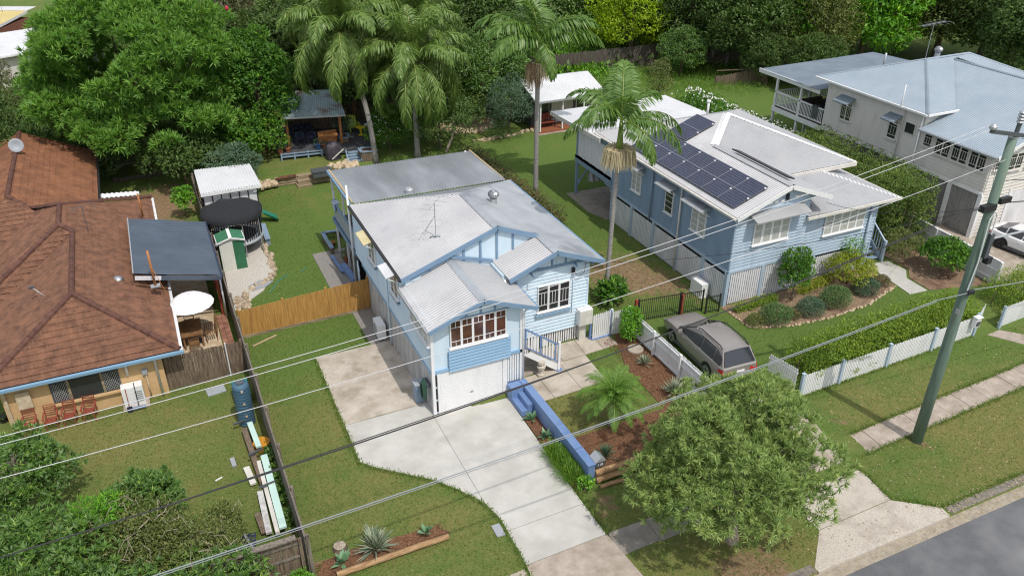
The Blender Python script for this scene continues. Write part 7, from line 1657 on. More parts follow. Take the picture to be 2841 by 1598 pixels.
tree('climbing_shrub', 'dark glossy shrub mass under the plumed palms', (18.6, 52.5, .5), 3.4, 2.6, 'lf_dark', 6500, .2, .09, 20, .9, .7, -.4, seed=47, th=.08, cat='shrub')
tree('broad_leaf_shrub', 'bright large leaved plants beyond the palms near the fire pit', (22.6, 61.0, .5), 2.8, 2.2, 'lf_bright', 2200, .4, .2, 16, .8, .6, -.3, seed=48, th=.05, cat='shrub')
mb = MB(); g_ = U('A2', 1455, 1150, .5); mb.tube([g_, g_+Vector((.5, 0, 1.0)), g_+Vector((.7, .1, 1.9)), g_+Vector((.5, .3, 3.0))], [.1, .09, .08, .04], 7); mb.tube([g_+Vector((.7, .1, 1.9)), g_+Vector((.1, .3, 2.9))], [.05, .02], 5)
tag(part('bare_branch', mb, 'bark_pale'), 'pale crooked bare tree limb before the dark shrubs behind the roof', 'branch')
# ---- bottom left bushes, close to the camera
def bush(name, label, c, r, h, leaf, n, L, W, seed, hang=.15, twigs=0, group='bushes in the lower corner'):
    c = Vector(c); t = thing(name, label, 'bush', tuple(c), group); bl = clumps((c.x, c.y, h*.5), (r, r*.9, h*.5), 34, r*.32, .8, -.5, seed)
    if leaf == 'lf_mango':
        Pm, nm_, _ = scatter(bl, n//9, low=-.5, shell=(.6, 1.05)); link('foliage', rosettes('foliage', Pm, nm_+np.array([0, 0, -.1]), 10, L*1.05, W*.95, leaf, .75), t)
    else: clump_leaves(t, 'foliage', leaf, bl, n, L, W, hang=hang, shell=(.6, 1.05))
    mb = MB().tube([c, c+Vector((.1, 0, h*.5))], [.14, .08], 7)
    for b in bl[::3]: mb.tube([c+Vector((0, 0, h*.35)), c.lerp(Vector(b[0]), .6)+Vector((0, 0, .1)), b[0]], [.05, .035, .012], 5)
    g = random.Random(seed)
    for k in range(twigs):
        b = g.choice(bl[:20]); p = Vector(b[0])+Vector((g.uniform(-.3, .3), g.uniform(-.4, .1), b[1][2]*.8)); d = Vector((g.uniform(-1, 1), g.uniform(-1, 1), g.uniform(-.2, .6))).normalized(); q_ = p+d*.35+Vector((0, 0, .1)); mb.tube([p, q_, q_+Vector((g.uniform(-1, 1), g.uniform(-1, 1), g.uniform(-.1, .4))).normalized()*.4], [.012, .009, .004], 4)
    part('stems', mb, 'bark_pale', t); return t
bush('mango_bush', 'dark green glossy bush in the lower corner, nearest the red chairs', U('C4', 150, 760, 1.2), 1.75, 3.0, 'lf_mango', 9000, .2, .055, 51)
bush('mango_bush', 'dark green leafy bush in the very corner of the yard', (-5.6, 20.6, 0), 2.4, 3.2, 'lf_mango', 12000, .2, .055, 52)
bush('mango_bush', 'dark green bush crest in front of the lawn, left of the timber pile', (-2.75, 23.1, 0), 1.25, 2.4, 'lf_mango', 6000, .19, .055, 53)
bush('scrub_bush', 'olive twiggy bush with bare pale branches in the lower corner', (-3.4, 21.3, 0), 1.9, 2.6, 'lf_scrub', 9500, .13, .045, 54, .05, 26)
bush('scrub_bush', 'tangled brown green bush beside the dark front fence', (-1.7, 20.2, 0), 1.7, 2.2, 'lf_scrub', 8500, .13, .045, 55, .05, 22)
bush('mango_bush', 'glossy green bush against the dark front fence', (-1.3, 18.6, 0), 1.7, 2.1, 'lf_mango', 8000, .17, .05, 56)
bush('mango_bush', 'dark bush at the bottom edge left of the fence', (-4.3, 18.4, 0), 2.2, 2.7, 'lf_mango', 10000, .19, .055, 57)
bush('scrub_bush', 'small vine covered shrub in front of the black sheet', (-.55, 21.8, 0), .75, 1.3, 'lf_scrub', 2300, .12, .045, 58, .05, 5)
bush('nettle_bush', 'bright small leaved weed in front of the dark fence', (1.25, 18.35, 0), .65, .8, 'lf_bright', 2200, .09, .05, 59)
tree('fern_bush', 'bright feathery fern sprouting from the corner bushes', (-3.9, 21.9, 1.6), 1.3, .7, 'lf_bright', 900, .22, .04, 10, .3, .8, -.3, seed=60, th=.03, cat='bush')
vb = clumps((1.62, 23.6, .2), (.1, 2.6, .25), 20, .16, .9, -.3, 61); t = thing('fence_creeper', 'green creeper growing between the timber pile and the fence', 'creeper', (1.55, 24, 0)); clump_leaves(t, 'foliage', 'lf_mango', vb, 1500, .11, .07)
# ---- background trees: each its own thing, crowns of a few kinds shared
BG = {}
def bgcrown(kind):
    if kind in BG: return BG[kind]
    spec = dict(dark=('lf_dark', 17000, .34, .14, .7, 34, .62), olive=('lf_olive', 15000, .32, .13, .65, 36, .6), lime=('lf_lime', 13000, .30, .16, .6, 34, .62), bright=('lf_bright', 11000, .42, .17, .5, 34, .5), brush=('lf_brush', 12000, .36, .07, .8, 34, .7), dense=('lf_mango', 15000, .32, .14, .6, 32, .6))[kind]
    lf, n, L, W, fl, nc, hg = spec
    bl = clumps((0, 0, 5.2), (4.2, 4.2, 4.0), nc, 1.5, fl, -.75, hash(kind) % 97+3 if False else {'dark': 71, 'olive': 72, 'lime': 73, 'bright': 74, 'brush': 75, 'dense': 76}[kind])
    me = leaves('crown_'+kind, bl, n, L, W, lf, low=-.9, hang=.1)
    tm = MB(); tm.tube([(0, 0, 0), (.1, .05, 2.5), (0, .1, 5.5)], [.3, .22, .12], 8)
    for b in bl[::3]: tm.tube([(0, .05, 3.0), Vector((0, 0, 3.2)).lerp(Vector(b[0]), .55), b[0]], [.1, .07, .02], 5)
    tme = tm.mesh('trunk_'+kind); setmat(tme, 'bark'); BG[kind] = (me, tme); return BG[kind]
BGN = {'dark': 'dark green', 'olive': 'olive green', 'lime': 'lime yellow', 'bright': 'bright feathery green', 'brush': 'dull grey green', 'dense': 'deep green'}
def bgtree(kind, x, y, s, label, sz=None):
    me, tme = bgcrown(kind); t = thing('background_tree', label, 'tree', (x, y, 0.3), 'trees beyond the back fences')
    M = T(x, y, .3, random.random()*6.28, (s, s, sz or s)); link('crown', me, t, M); link('trunk', tme, t, M)
def bgp(px, py, z=4.0): g_ = G(px*1.10287, py*1.10287, z); return g_.x, g_.y
def bgrow(lst):
    for kind, px, py, s, label in lst:
        x, y = bgp(px, py); bgtree(kind, x, y, s, label)
bgrow([
 ('dark', 560, 60, 1.2, 'dark green tree rising behind the fern leaved tree'), ('brush', 690, 40, 1.25, 'grey green tree behind the bottlebrush'), ('dark', 790, 150, 1.0, 'dark tree in shade behind the dense broadleaf tree'), ('dark', 1080, -40, 1.3, 'dark tree above the plumed palms'),
 ('olive', 1160, 30, 1.1, 'olive green tree right of the plumed palm crowns'), ('dark', 1250, 100, 1.05, 'dark tree behind the tall slender palm trunk'), ('dense', 1230, 190, .72, 'deep green rounded tree left of the studio tree'), ('dark', 1300, 30, 1.2, 'dark tree under the tall palm fronds'),
 ('dense', 1440, 20, 1.0, 'deep green tree between the tall palm and the lime tree'), ('lime', 1590, 62, .9, 'glowing lime yellow tree beyond the back fence'), ('lime', 1640, 15, .7, 'smaller lime yellow tree top behind the first'), ('dense', 1720, 95, .5, 'dim green bush right of the lime tree'), ('lime', 1470, -10, .6, 'lime foliage at the top edge left of the lime tree'),
 ('dark', 1730, 60, 1.1, 'very dark tree right of the lime tree'), ('dark', 1810, 20, 1.3, 'dark tree behind the thin bare palm'), ('dark', 1880, 90, 1.0, 'dark tree right of the thin bare palm'), ('bright', 1950, 80, .95, 'bright feathery tree left of the cream house roof'), ('olive', 2040, 95, .95, 'olive tree with yellowish tips above the cream house deck'),
 ('bright', 2180, 75, 1.05, 'bright feathery tree behind the cream house ridge'), ('bright', 2110, 20, 1.0, 'feathery green tree at the top edge above the cream house'), ('dark', 2280, 40, 1.2, 'dark tree behind the roof antenna'), ('olive', 2370, 60, 1.1, 'olive dark tree right of the roof antenna'), ('dark', 2480, 80, 1.15, 'dark tree above the cream roof ridge at the right'), ('olive', 2560, 60, 1.2, 'olive tree in the top right corner'), ('dark', 2620, 130, 1.1, 'dark tree at the right edge behind the cream house'),
 ('dense', 1900, -20, 1.2, 'deep green tree at the top edge by the bare palm'), ('olive', 2010, -30, 1.2, 'olive tree at the top edge near the feathery tree'), ('dark', 1350, -60, 1.4, 'dark tree beyond the tall palm crown'), ('dense', 1560, -60, 1.3, 'deep green tree beyond the lime tree'), ('dark', 1700, -50, 1.3, 'dark tree at the top edge right of lime foliage'), ('dark', 2250, -40, 1.3, 'dark tree at the top edge over the antenna'), ('olive', 2430, -40, 1.4, 'olive tree at the top edge right of the antenna'),
 ('dense', 420, -70, 1.3, 'deep green tree behind the crest of the fern leaved tree'), ('dark', 860, -30, 1.3, 'dark tree above the leaning plumed palm'), ('brush', 970, -50, 1.3, 'grey green tree top between the plumed palms'), ('dark', 640, 150, .8, 'dark understory tree behind the dense broadleaf tree'), ('dark', 900, 190, .75, 'dark understory tree behind the pavilion'), ('dark', 1110, 170, .8, 'dark understory tree behind the plumed palm trunks'), ('dark', 260, -60, 1.2, 'dark tree above the mustard roof'),
 ('dark', 2060, 130, .55, 'low dark tree in front of the far grey fence'), ('dark', 1930, 110, .5, 'low dark shrub beside the far grey fence')])
# weeds on the slope beyond the fence
def weeds(name, label, pts, n, h, mat_, spread=1.2, L=.2, W=.08):
    P = []
    A_ = np.array(pts); t = rng.integers(0, len(pts), n); 
    P = A_[t]+rng.normal(size=(n, 2))*spread
    z = np.array([hgt(x, y) for x, y in P])
    PP = np.column_stack([P, z+rng.uniform(0, h, n)]); D = unit(n); D[:, 2] = np.abs(D[:, 2])+.4
    o = link(name, leafmesh(name, PP, D, unit(n)+np.array([0, 0, 1.2]), L, W, rng.uniform(0, 1, n), mat_)); o['kind'] = 'stuff'; o['label'] = label; o['category'] = 'weeds'
g1 = [bgp(px, py, .8) for px in range(1390, 1500, 14) for py in range(105, 185, 12)]
weeds('weeds', 'bright green weeds on the slope beyond the back fence', g1, 9000, .9, 'lf_weeds', 1.6, .35, .16)
g2 = [bgp(px, py, .5) for px in range(1690, 1910, 16) for py in range(170, 235, 10)]+[bgp(px, py, .5) for px in range(1510, 1700, 16) for py in range(185, 225, 12)]
weeds('long_grass', 'long pale grass in the paddock beyond the studio', g2, 9000, .35, 'lf_blade', 1.0, .35, .03)
g3 = [(x, y) for x in range(-16, 66, 3) for y in range(67, 104, 3)]
weeds('undergrowth', 'dim leafy undergrowth below the background trees', g3, 26000, 1.2, 'lf_dark', 1.6, .6, .3)
g4 = [(x, y) for x in range(-8, 8, 2) for y in range(60, 68, 2)]
weeds('undergrowth', 'dim leafy undergrowth behind the fern leaved tree', g4, 6000, 1.5, 'lf_dark', 1.2, .45, .22)
# ================================================================ fences
def fence(name, label, a, b, z0, h, mat_, w=.145, gap=.006, th=.02, posts=2.4, postm=None, postw=.1, side=1, rails=(.3, 1.4), railm=None, point=0.0, uneven=.02, group=None, pname='paling', posth=.05, fz=None, raild=.04):
    """a, b: ends on the ground; palings one by one, rails and posts on one side"""
    a, b = Vector((a[0], a[1], 0)), Vector((b[0], b[1], 0)); d = (b-a); L = d.length; d.normalize(); nrm = Vector((-d.y, d.x, 0))*side
    t = thing(name, label, 'fence', (a.x, a.y, z0), group); rz = math.atan2(d.y, d.x)
    def pm():
        mb = MB()
        if point: mb.add([(-w/2, -th/2, 0), (w/2, -th/2, 0), (w/2, -th/2, 1-point), (0, -th/2, 1), (-w/2, -th/2, 1-point), (-w/2, th/2, 0), (w/2, th/2, 0), (w/2, th/2, 1-point), (0, th/2, 1), (-w/2, th/2, 1-point)],
                         [(0, 1, 2, 3, 4), (9, 8, 7, 6, 5), (0, 4, 9, 5), (4, 3, 8, 9), (3, 2, 7, 8), (2, 1, 6, 7)])
        else: mb.box((-w/2, -th/2, 0), (w/2, th/2, 1))
        return mb
    me = shared('paling_%g_%g_%g' % (w, th, point), pm, mat_)
    x = w/2
    while x < L:
        p = a+d*x; z = fz(p.x, p.y) if fz else z0; hh = (h(x/L) if callable(h) else h)+random.uniform(-uneven, uneven)
        link(pname, me, t, Matrix.Translation((p.x, p.y, z)) @ Matrix.Rotation(rz+random.uniform(-.02, .02), 4, 'Z') @ Matrix.Rotation(random.uniform(-.006, .006), 4, 'Y') @ Matrix.Diagonal((1, 1, hh, 1))); x += w+gap
    za, zb = (fz(a.x, a.y), fz(b.x, b.y)) if fz else (z0, z0)
    for r in rails:
        part('rail', MB().beam(a+nrm*raild+Vector((0, 0, za+r)), b+nrm*raild+Vector((0, 0, zb+r)), .045, .08), railm or mat_, t)
    n = max(1, round(L/posts)) if posts else 0
    for i in range(n+1 if posts else 0):
        p = a+d*(L*i/n)+nrm*(raild+.05); z = fz(p.x, p.y) if fz else z0; hh = (h(i/n) if callable(h) else h)
        part('post', MB().cbox((p.x, p.y, z+(hh+posth)/2-.1), (postw, postw, hh+posth+.2), rz), postm or mat_, t)
    return t
fence('timber_fence', 'long grey timber paling fence between the brown and blue houses', (1.75, 19.0), (1.75, 51.4), 0, 1.78, 'grey_timber', .145, .006, side=-1, rails=(.3, .95, 1.6), posts=2.4)
fence('timber_fence', 'dark brown paling fence with rails at the bottom edge', (-4.0, 19.05), (1.6, 19.1), 0, 1.72, 'brown_timber', .11, .004, side=-1, rails=(.35, 1.0, 1.55), railm='grey_timber', posts=2.6)
part('top_plank', MB().box((-1.0, 19.0, 1.74), (1.5, 19.22, 1.78)), 'grey_timber', bpy.data.objects['timber_fence.001'])
fence('timber_fence', 'weathered dark side fence joining the tan house wall', (-1.45, 31.28), (1.66, 31.22), 0, 1.62, 'brown_timber', .1, .003, side=1, posts=1.6)
part('pvc_pipe', MB().tube([(1.02, 31.15, .05), (1.02, 31.15, 1.75)], .03, 8), 'batten_white', bpy.data.objects['timber_fence.002'])
fence('timber_fence', 'new golden timber fence across the yard of the blue house', (1.93, 34.05), (8.08, 34.15), .1, lambda t: 1.36+.24*t, 'gold_timber', .098, .003, side=1, posts=2.2, rails=(.3, 1.1), uneven=.012)
part('plinth', MB().beam((1.95, 34.02, .06), (8.0, 34.1, .06), .04, .14), 'sleeper', bpy.data.objects['timber_fence.003'])
plank('loose pale timber length lying before the golden fence', (2.25, 33.1), (3.4, 33.6), .08, .05, .04, 'fascia_timber')
WP = 'white picket fences'
ff = fence('picket_fence', 'white picket fence with grey posts along the street before the hedge', (22.42, 19.86), (33.15, 20.16), 0, 1.08, 'white', .078, .022, .018, None, side=1, rails=(.25, .85), point=.03, uneven=.01, group=WP, pname='picket')
for x in (22.42, 24.62, 27.42, 30.27, 33.1):
    y = 19.86+(x-22.42)*.028; part('post', MB().box((x-.06, y-.09, 0), (x+.06, y+.02, 1.2)), 'pale_slate', ff); part('post_cap', MB().box((x-.075, y-.105, 1.2), (x+.075, y+.035, 1.23)), 'pale_slate', ff)
fence('picket_gate', 'open white picket gate leaf by the parked wagon', (22.28, 20.05), (21.95, 21.45), .25, 1.1, 'white', .078, .022, .018, None, side=-1, rails=(.25, .85), point=.03, uneven=.01, group=WP, pname='picket')
fence('picket_gate', 'white picket gate standing ajar near the power pole', (33.3, 20.2), (34.35, 20.75), 0.02, 1.08, 'white', .078, .022, .018, None, side=1, rails=(.25, .85), point=.03, uneven=.01, group=WP, pname='picket')
f2_ = fence('picket_fence', 'white picket fence continuing right of the gate to the photo edge', (34.8, 20.15), (42.5, 20.5), 0, 1.1, 'white', .078, .022, .018, None, side=1, rails=(.25, .85), point=.03, uneven=.01, group=WP, pname='picket')
for x in (34.8, 37.5, 40.2): part('post', MB().box((x-.06, 20.02+(x-34.8)*.045, 0), (x+.06, 20.13+(x-34.8)*.045, 1.22)), 'pale_slate', f2_)
fence('picket_fence', 'white close boarded picket fence beside the red mulch bed', (18.18, 20.5), (18.18, 26.35), .48, 1.22, 'white', .085, .006, .02, 2.3, 'white', .1, 1, rails=(.15, .75, 1.05), point=.05, uneven=.006, group=WP, pname='picket')
fence('picket_fence', 'short white picket section beside the bright shrub and gate', (17.3, 26.6), (18.15, 26.5), .5, 1.25, 'white', .085, .02, .02, .9, 'white', .09, 1, rails=(.3, .95), point=.06, uneven=.006, group=WP, pname='picket')
gt = fence('picket_gate', 'white picket gate with blue post next to the meter box', (16.25, 26.52), (17.15, 26.58), .55, 1.32, 'white', .085, .02, .02, None, side=1, rails=(.2, 1.0), point=.06, uneven=.03, group=WP, pname='picket')
for x in (16.2, 17.2): part('post', MB().box((x-.05, 26.6, .5), (x+.05, 26.7, 1.8)), 'royal_blue', gt)
part('threshold', MB().box((16.2, 26.48, .5), (17.2, 26.6, .58)), 'royal_blue', gt)
rf = fence('white_fence', 'white panel fence with posts beside the neighbour driveway', (37.35, 22.4), (37.75, 28.6), .5, 1.3, 'batten_white', .12, .002, .02, 2.0, 'white', .1, 1, rails=(.3, .8), railm='white', uneven=0, pname='picket', raild=.02)
part('capping', MB().beam((37.35, 22.4, 1.83), (37.75, 28.6, 1.83), .1, .04), 'white', rf)
# black pool-style fence
bf = thing('metal_fence', 'black tubular metal fence panels in front of the wagon', 'fence', (20.5, 27, .5))
def barsf(a, b, z0, h):
    a, b = Vector((*a, 0)), Vector((*b, 0)); L = (b-a).length; d = (b-a).normalized()
    for z in (z0+.12, z0+h): part('rail', MB().beam(a+Vector((0, 0, z)), b+Vector((0, 0, z)), .03, .03), 'black_metal', bf)
    me = shared('fence_bar', lambda: MB().box((-.009, -.009, 0), (.009, .009, 1)), 'black_metal'); x = .05
    while x < L: p = a+d*x; link('bar', me, bf, T(p.x, p.y, z0+.05, 0, (1, 1, h))); x += .105
    for p in (a, b): part('post', MB().box((p.x-.03, p.y-.03, z0), (p.x+.03, p.y+.03, z0+h+.1)), 'black_metal', bf)
barsf((18.95, 27.0), (21.1, 26.75), .5, 1.15); barsf((21.2, 26.75), (22.3, 26.6), .5, 1.1); barsf((22.3, 26.3), (23.0, 26.2), .5, .9)
part('post', MB().box((18.75, 26.95, .5), (18.87, 27.07, 1.75)), 'red_timber', bf); part('post', MB().box((21.12, 26.6, .5), (21.2, 26.7, 1.65)), 'red_timber', bf)
# back fences
fence('timber_fence', 'dark paling fence across the back of the studio yard', (25.0, 66.6), (47.2, 65.3), .45, lambda t: 1.8+.35*t, 'dark_timber', .15, .004, side=1, posts=2.4, uneven=.05)
fence('timber_fence', 'far grey paling fence below the dark trees', (49.5, 64.4), (57.5, 60.5), .45, 1.8, 'grey_timber', .15, .004, side=1, posts=2.4, uneven=.05)
fence('timber_fence', 'leaning brown fence in the paddock left of the cream house deck', (46.2, 57.4), (51.0, 56.2), .45, lambda t: .9+.6*t, 'brown_timber', .15, .01, side=1, posts=2.4, uneven=.06)
fence('timber_fence', 'dark old fence in shade behind the plumed palms', (12.8, 62.5), (24.5, 66.4), .5, 1.7, 'dark_timber', .16, .01, side=1, posts=2.4, uneven=.05)
fence('timber_fence', 'low dark boards in the shade below the fern leaved tree', (-2.8, 55.9), (1.7, 56.2), 0, .55, 'dark_timber', .3, .02, side=1, posts=1.5, uneven=.05)
wfn = thing('wire_fence', 'thin galvanised wire fence in shade behind the tiled roof', 'fence', (-1, 54, 0))
WA, WB = U('A1', 715, 1300, .1), U('A1', 1420, 1255, .1)
for k in range(5):
    p = WA.lerp(WB, k/4); part('post', MB().tube([p, p+Vector((0, 0, 1.85))], .03, 6), 'galv', wfn)
for z in (.1, .95, 1.8): part('rail', MB().tube([WA+Vector((0, 0, z)), WB+Vector((0, 0, z))], .018, 5), 'galv', wfn)
wm = MB(); n = 46
for k in range(n):
    for sg in (1, -1):
        f0 = k/n; f1 = f0+sg*.13
        if 0 <= f1 <= 1: wm.tube([WA.lerp(WB, f0)+Vector((0, 0, .1)), WA.lerp(WB, f1)+Vector((0, 0, 1.8))], .005, 3, False)
part('mesh', wm, 'galv', wfn)
# ================================================================ vehicles
def loft(secs):
    mb = MB(); n = len(secs[0]); V = [p for s in secs for p in s]
    Fc = [(i*n+k, i*n+k+1, (i+1)*n+k+1, (i+1)*n+k) for i in range(len(secs)-1) for k in range(n-1)]
    Fc += [tuple(range(n)), tuple((len(secs)-1)*n+k for k in range(n-1, -1, -1))]
    return mb.add(V, Fc)
def vehicle(name, label, cat, paint, st, gh, wheels, wr, rim, loc, rz, wagon):
    """st: (y, z_low, z_top, half width); gh: greenhouse side points (y, z, half width) from tailgate to bonnet"""
    t = thing(name, label, cat, (0, 0, 0))
    secs = []
    for y, zl, zt, w in st:
        zm = zl+(zt-zl)*.55
        secs.append([(-w*.9, y, zl), (-w*.99, y, zl+.1), (-w*1.0, y, zm), (-w*.97, y, zt-.05), (-w*.88, y, zt), (-w*.4, y, zt+.025), (w*.4, y, zt+.025), (w*.88, y, zt), (w*.97, y, zt-.05), (w*1.0, y, zm), (w*.99, y, zl+.1), (w*.9, y, zl)])
    o = part('body', loft(secs), paint, t, smooth=False)
    md = o.modifiers.new('bevel', 'BEVEL'); md.width = .04; md.segments = 2; md.limit_method = 'ANGLE'; md.angle_limit = R(35); o.data.shade_smooth()
    yb0, yr0, yrm, yr1, yb1, zb, zr, wb, wr_ = gh
    rr = [(yr0, zr-.04), (yrm, zr), (yr1, zr-.05)]
    # glasshouse
    def quadp(nm, P, m_): return part(nm, MB().add(P+[(p[0]*.97, p[1], p[2]-.02) for p in P], [(0, 1, 2, 3), (7, 6, 5, 4), (0, 4, 5, 1), (1, 5, 6, 2), (2, 6, 7, 3), (3, 7, 4, 0)]), m_, t)
    quadp('rear_window', [(-wb*.86, yb0, zb+.04), (wb*.86, yb0, zb+.04), (wr_*.88, yr0+.02, zr-.09), (-wr_*.88, yr0+.02, zr-.09)], 'glass')
    quadp('windscreen', [(wb*.9, yb1, zb), (-wb*.9, yb1, zb), (-wr_*.92, yr1, zr-.06), (wr_*.92, yr1, zr-.06)], 'glass')
    for s in (-1, 1):
        ys = [yb0+.18, yb0+.75, yb0+1.65, yb1-.35]
        def top(y): 
            f = min(1, max(0, (y-yb0)/(yr0-yb0))) if y < yr0 else (1-max(0, (y-yr1)/(yb1-yr1)) if y > yr1 else 1)
            return f
        for a, b in zip(ys[:-1], ys[1:]):
            a2, b2 = a+.04, b-.04
            def pt(y, up):
                f = top(y) if up else 0
                return (s*(wb+(wr_-wb)*f*.93), y, zb+.02+(zr-.1-zb)*f*.93)
            P = [pt(a2, 0), pt(b2, 0), pt(b2, 1), pt(a2, 1)]
            part('side_window', MB().add(P+[(p[0]*.97, p[1], p[2]) for p in P], [(0, 1, 2, 3), (7, 6, 5, 4), (0, 4, 5, 1), (1, 5, 6, 2), (2, 6, 7, 3), (3, 7, 4, 0)]), 'glass', t)
    # cabin shell behind the glass and the roof
    cab = [[(-wb*.97, yb0+.02, zb-.02), (-wb*.97, yb0+.03, zb), (wb*.97, yb0+.03, zb), (wb*.97, yb0+.02, zb-.02)]]
    C_ = MB().add([(-wb*.96, yb0+.03, zb-.03), (wb*.96, yb0+.03, zb-.03), (wb*.96, yb1-.03, zb-.03), (-wb*.96, yb1-.03, zb-.03), (-wr_*.97, yr0+.04, zr-.07), (wr_*.97, yr0+.04, zr-.07), (wr_*.97, yr1-.03, zr-.08), (-wr_*.97, yr1-.03, zr-.08)],
                  [(0, 1, 5, 4), (1, 2, 6, 5), (2, 3, 7, 6), (3, 0, 4, 7)])
    part('cabin_frame', C_, paint, t)
    V = []; ny = 7
    for i in range(ny):
        f = i/(ny-1); y = yr0+(yr1-yr0)*f; z = zr-.06*(2*f-1)**2*1.2-.015; w = wr_*(1.02-.06*abs(2*f-1))
        V += [(-w, y, z-.06), (-w*.9, y, z-.008), (-w*.45, y, z+.018), (0, y, z+.025), (w*.45, y, z+.018), (w*.9, y, z-.008), (w, y, z-.06)]
    part('roof', MB().add(V, [(i*7+k, i*7+k+1, (i+1)*7+k+1, (i+1)*7+k) for i in range(ny-1) for k in range(6)]), paint, t, smooth=True)
    for s in (-1, 1):
        if wagon:
            part('roof_rail', MB().tube([(s*wr_*.9, yr0+.12, zr-.02), (s*wr_*.9, yr0+.3, zr+.06), (s*wr_*.9, yr1-.4, zr+.06), (s*wr_*.9, yr1-.2, zr-.02)], .025, 6), 'black_metal', t)
        part('mirror', MB().cbox((s*(wb+.14), yb1-.45, zb+.06), (.2, .1, .13)), paint, t)
        part('taillight', MB().add([(s*st[1][3]*.99, st[0][0]+.0, st[1][2]-.30), (s*st[1][3]*.55, st[0][0]-.015, st[1][2]-.32), (s*st[1][3]*.58, st[0][0]+.0, st[1][2]-.13), (s*st[1][3]*.985, st[0][0]+.04, st[1][2]-.07), (s*(st[2][3]+.01), st[0][0]+.3, st[1][2]-.12), (s*(st[2][3]+.01), st[0][0]+.28, st[1][2]-.2)], [(0, 1, 2, 3), (0, 3, 4, 5)] if s > 0 else [(3, 2, 1, 0), (5, 4, 3, 0)]), 'red_light', t)
        part('headlight', MB().cbox((s*st[-2][3]*.8, st[-2][0]-.05, st[-2][2]-.12), (.3, .25, .14)), 'steel', t)
        part('sill_cladding', MB().box((s*st[3][3]*.93, st[2][0]+.3, st[3][1]-.05), (s*st[3][3]*1.015, st[-3][0]-.3, st[3][1]+.12)), 'gunmetal', t)
        part('door_handle', MB().cbox((s*(st[4][3]+.012), .9, zb-.15), (.03, .2, .035)), paint, t); part('door_handle', MB().cbox((s*(st[4][3]+.012), 1.85, zb-.15), (.03, .2, .035)), paint, t)
        for yw in wheels:
            xw = s*(st[3][3]-.1)
            wo = part('wheel', MB().tube([(xw-.11, yw, wr), (xw+.11, yw, wr)], wr, 22), 'tyre', t)
            sub(wo, 'rim', MB().tube([(xw+s*.06, yw, wr), (xw+s*.118, yw, wr)], wr*.64, 18), rim)
            for k in range(5):
                a = k*2*math.pi/5; sub(wo, 'spoke', MB().beam((xw+s*.122, yw, wr), (xw+s*.122, yw+wr*.58*math.cos(a), wr+wr*.58*math.sin(a)), .012, .06, (1, 0, 0)), 'gunmetal' if rim == 'steel' else 'black_metal')
            part('wheel_arch', MB().tube([(xw-.06, yw, wr), (s*(st[3][3]+.004), yw, wr)], wr*1.16, 22), 'dark', t)
    part('bumper', MB().box((-st[0][3]*.98, st[0][0]-.03, st[0][1]), (st[0][3]*.98, st[0][0]+.25, st[0][1]+.26)), paint, t)
    part('number_plate', MB().box((-.19, st[0][0]-.045, st[0][1]+.3), (.19, st[0][0]-.03, st[0][1]+.42)), 'white', t)
    t.location = loc; t.rotation_euler = (0, 0, rz)
    for c in t.children: c.matrix_parent_inverse = Matrix.Identity(4)
    return t
wr0, wr1 = G(1965, 1025, .83), G(1862, 926, .83)
hd = math.atan2(wr1.y-wr0.y, wr1.x-wr0.x)-math.pi/2
cx_ = wr0+Vector((math.cos(hd), math.sin(hd), 0))*.80
wag = vehicle('parked_wagon', 'bronze grey station wagon parked beside the white picket fence', 'car', 'car_paint',
  [(-1.02, .40, .92, .80), (-.97, .34, 1.0, .86), (-.55, .30, 1.03, .905), (.3, .27, 1.01, .91), (1.4, .27, .99, .91), (2.45, .28, .98, .90), (2.9, .30, .95, .88), (3.4, .32, .86, .84), (3.66, .36, .74, .76), (3.76, .42, .58, .66)],
  (-.97, -.62, .45, 1.45, 2.5, 1.0, 1.64, .86, .69), (0, 2.74), .335, 'steel', (cx_.x, cx_.y, .5), hd, True)
cou = vehicle('parked_coupe', 'white low coupe parked before the cream house at the right edge', 'car', 'car_white',
  [(-.98, .34, .80, .78), (-.92, .28, .90, .84), (-.5, .24, .93, .90), (.3, .22, .90, .91), (1.3, .22, .88, .90), (2.3, .24, .88, .90), (2.8, .26, .84, .88), (3.3, .28, .72, .82), (3.5, .32, .62, .74), (3.6, .36, .5, .62)],
  (-.70, .1, .7, 1.25, 2.25, .88, 1.33, .80, .58), (0, 2.6), .33, 'black_metal', (42.05, 25.3, .52), math.pi+.12, False)
# ================================================================ power pole and lines
pp = thing('power_pole', 'tall greenish timber power pole on the grass strip', 'power pole', (24.68, 15.78, 0))
PX, PY = 24.68, 15.78
part('pole', MB().tube([(PX, PY, -.2), (PX, PY, 4), (PX-.03, PY, 8.5), (PX-.06, PY, 12.35)], [.215, .19, .165, .14], 16), 'pole_green', pp, smooth=True)
part('pole_cap', MB().lathe([(.15, 0), (.15, .05)], (PX-.06, PY, 12.34), 14), 'galv', pp)
arm = part('crossarm', MB().beam((PX-1.35, PY-.1, 12.75), (PX+1.1, PY-.1, 12.2), .1, .12), 'gunmetal', pp)
part('riser', MB().tube([(PX-.02, PY-.02, 12.2), (PX+.02, PY-.02, 12.85)], .07, 10), 'gunmetal', pp)
for k in range(4): part('insulator', MB().lathe([(.09, 0), (.13, .04), (.09, .09)], (PX+.02, PY-.02, 12.8+k*.1), 12), 'galv', pp)
part('insulator', MB().lathe([(.05, 0), (.12, .05), (.12, .12), (.05, .2)], (PX-1.3, PY-.1, 12.78), 10), 'galv', pp)
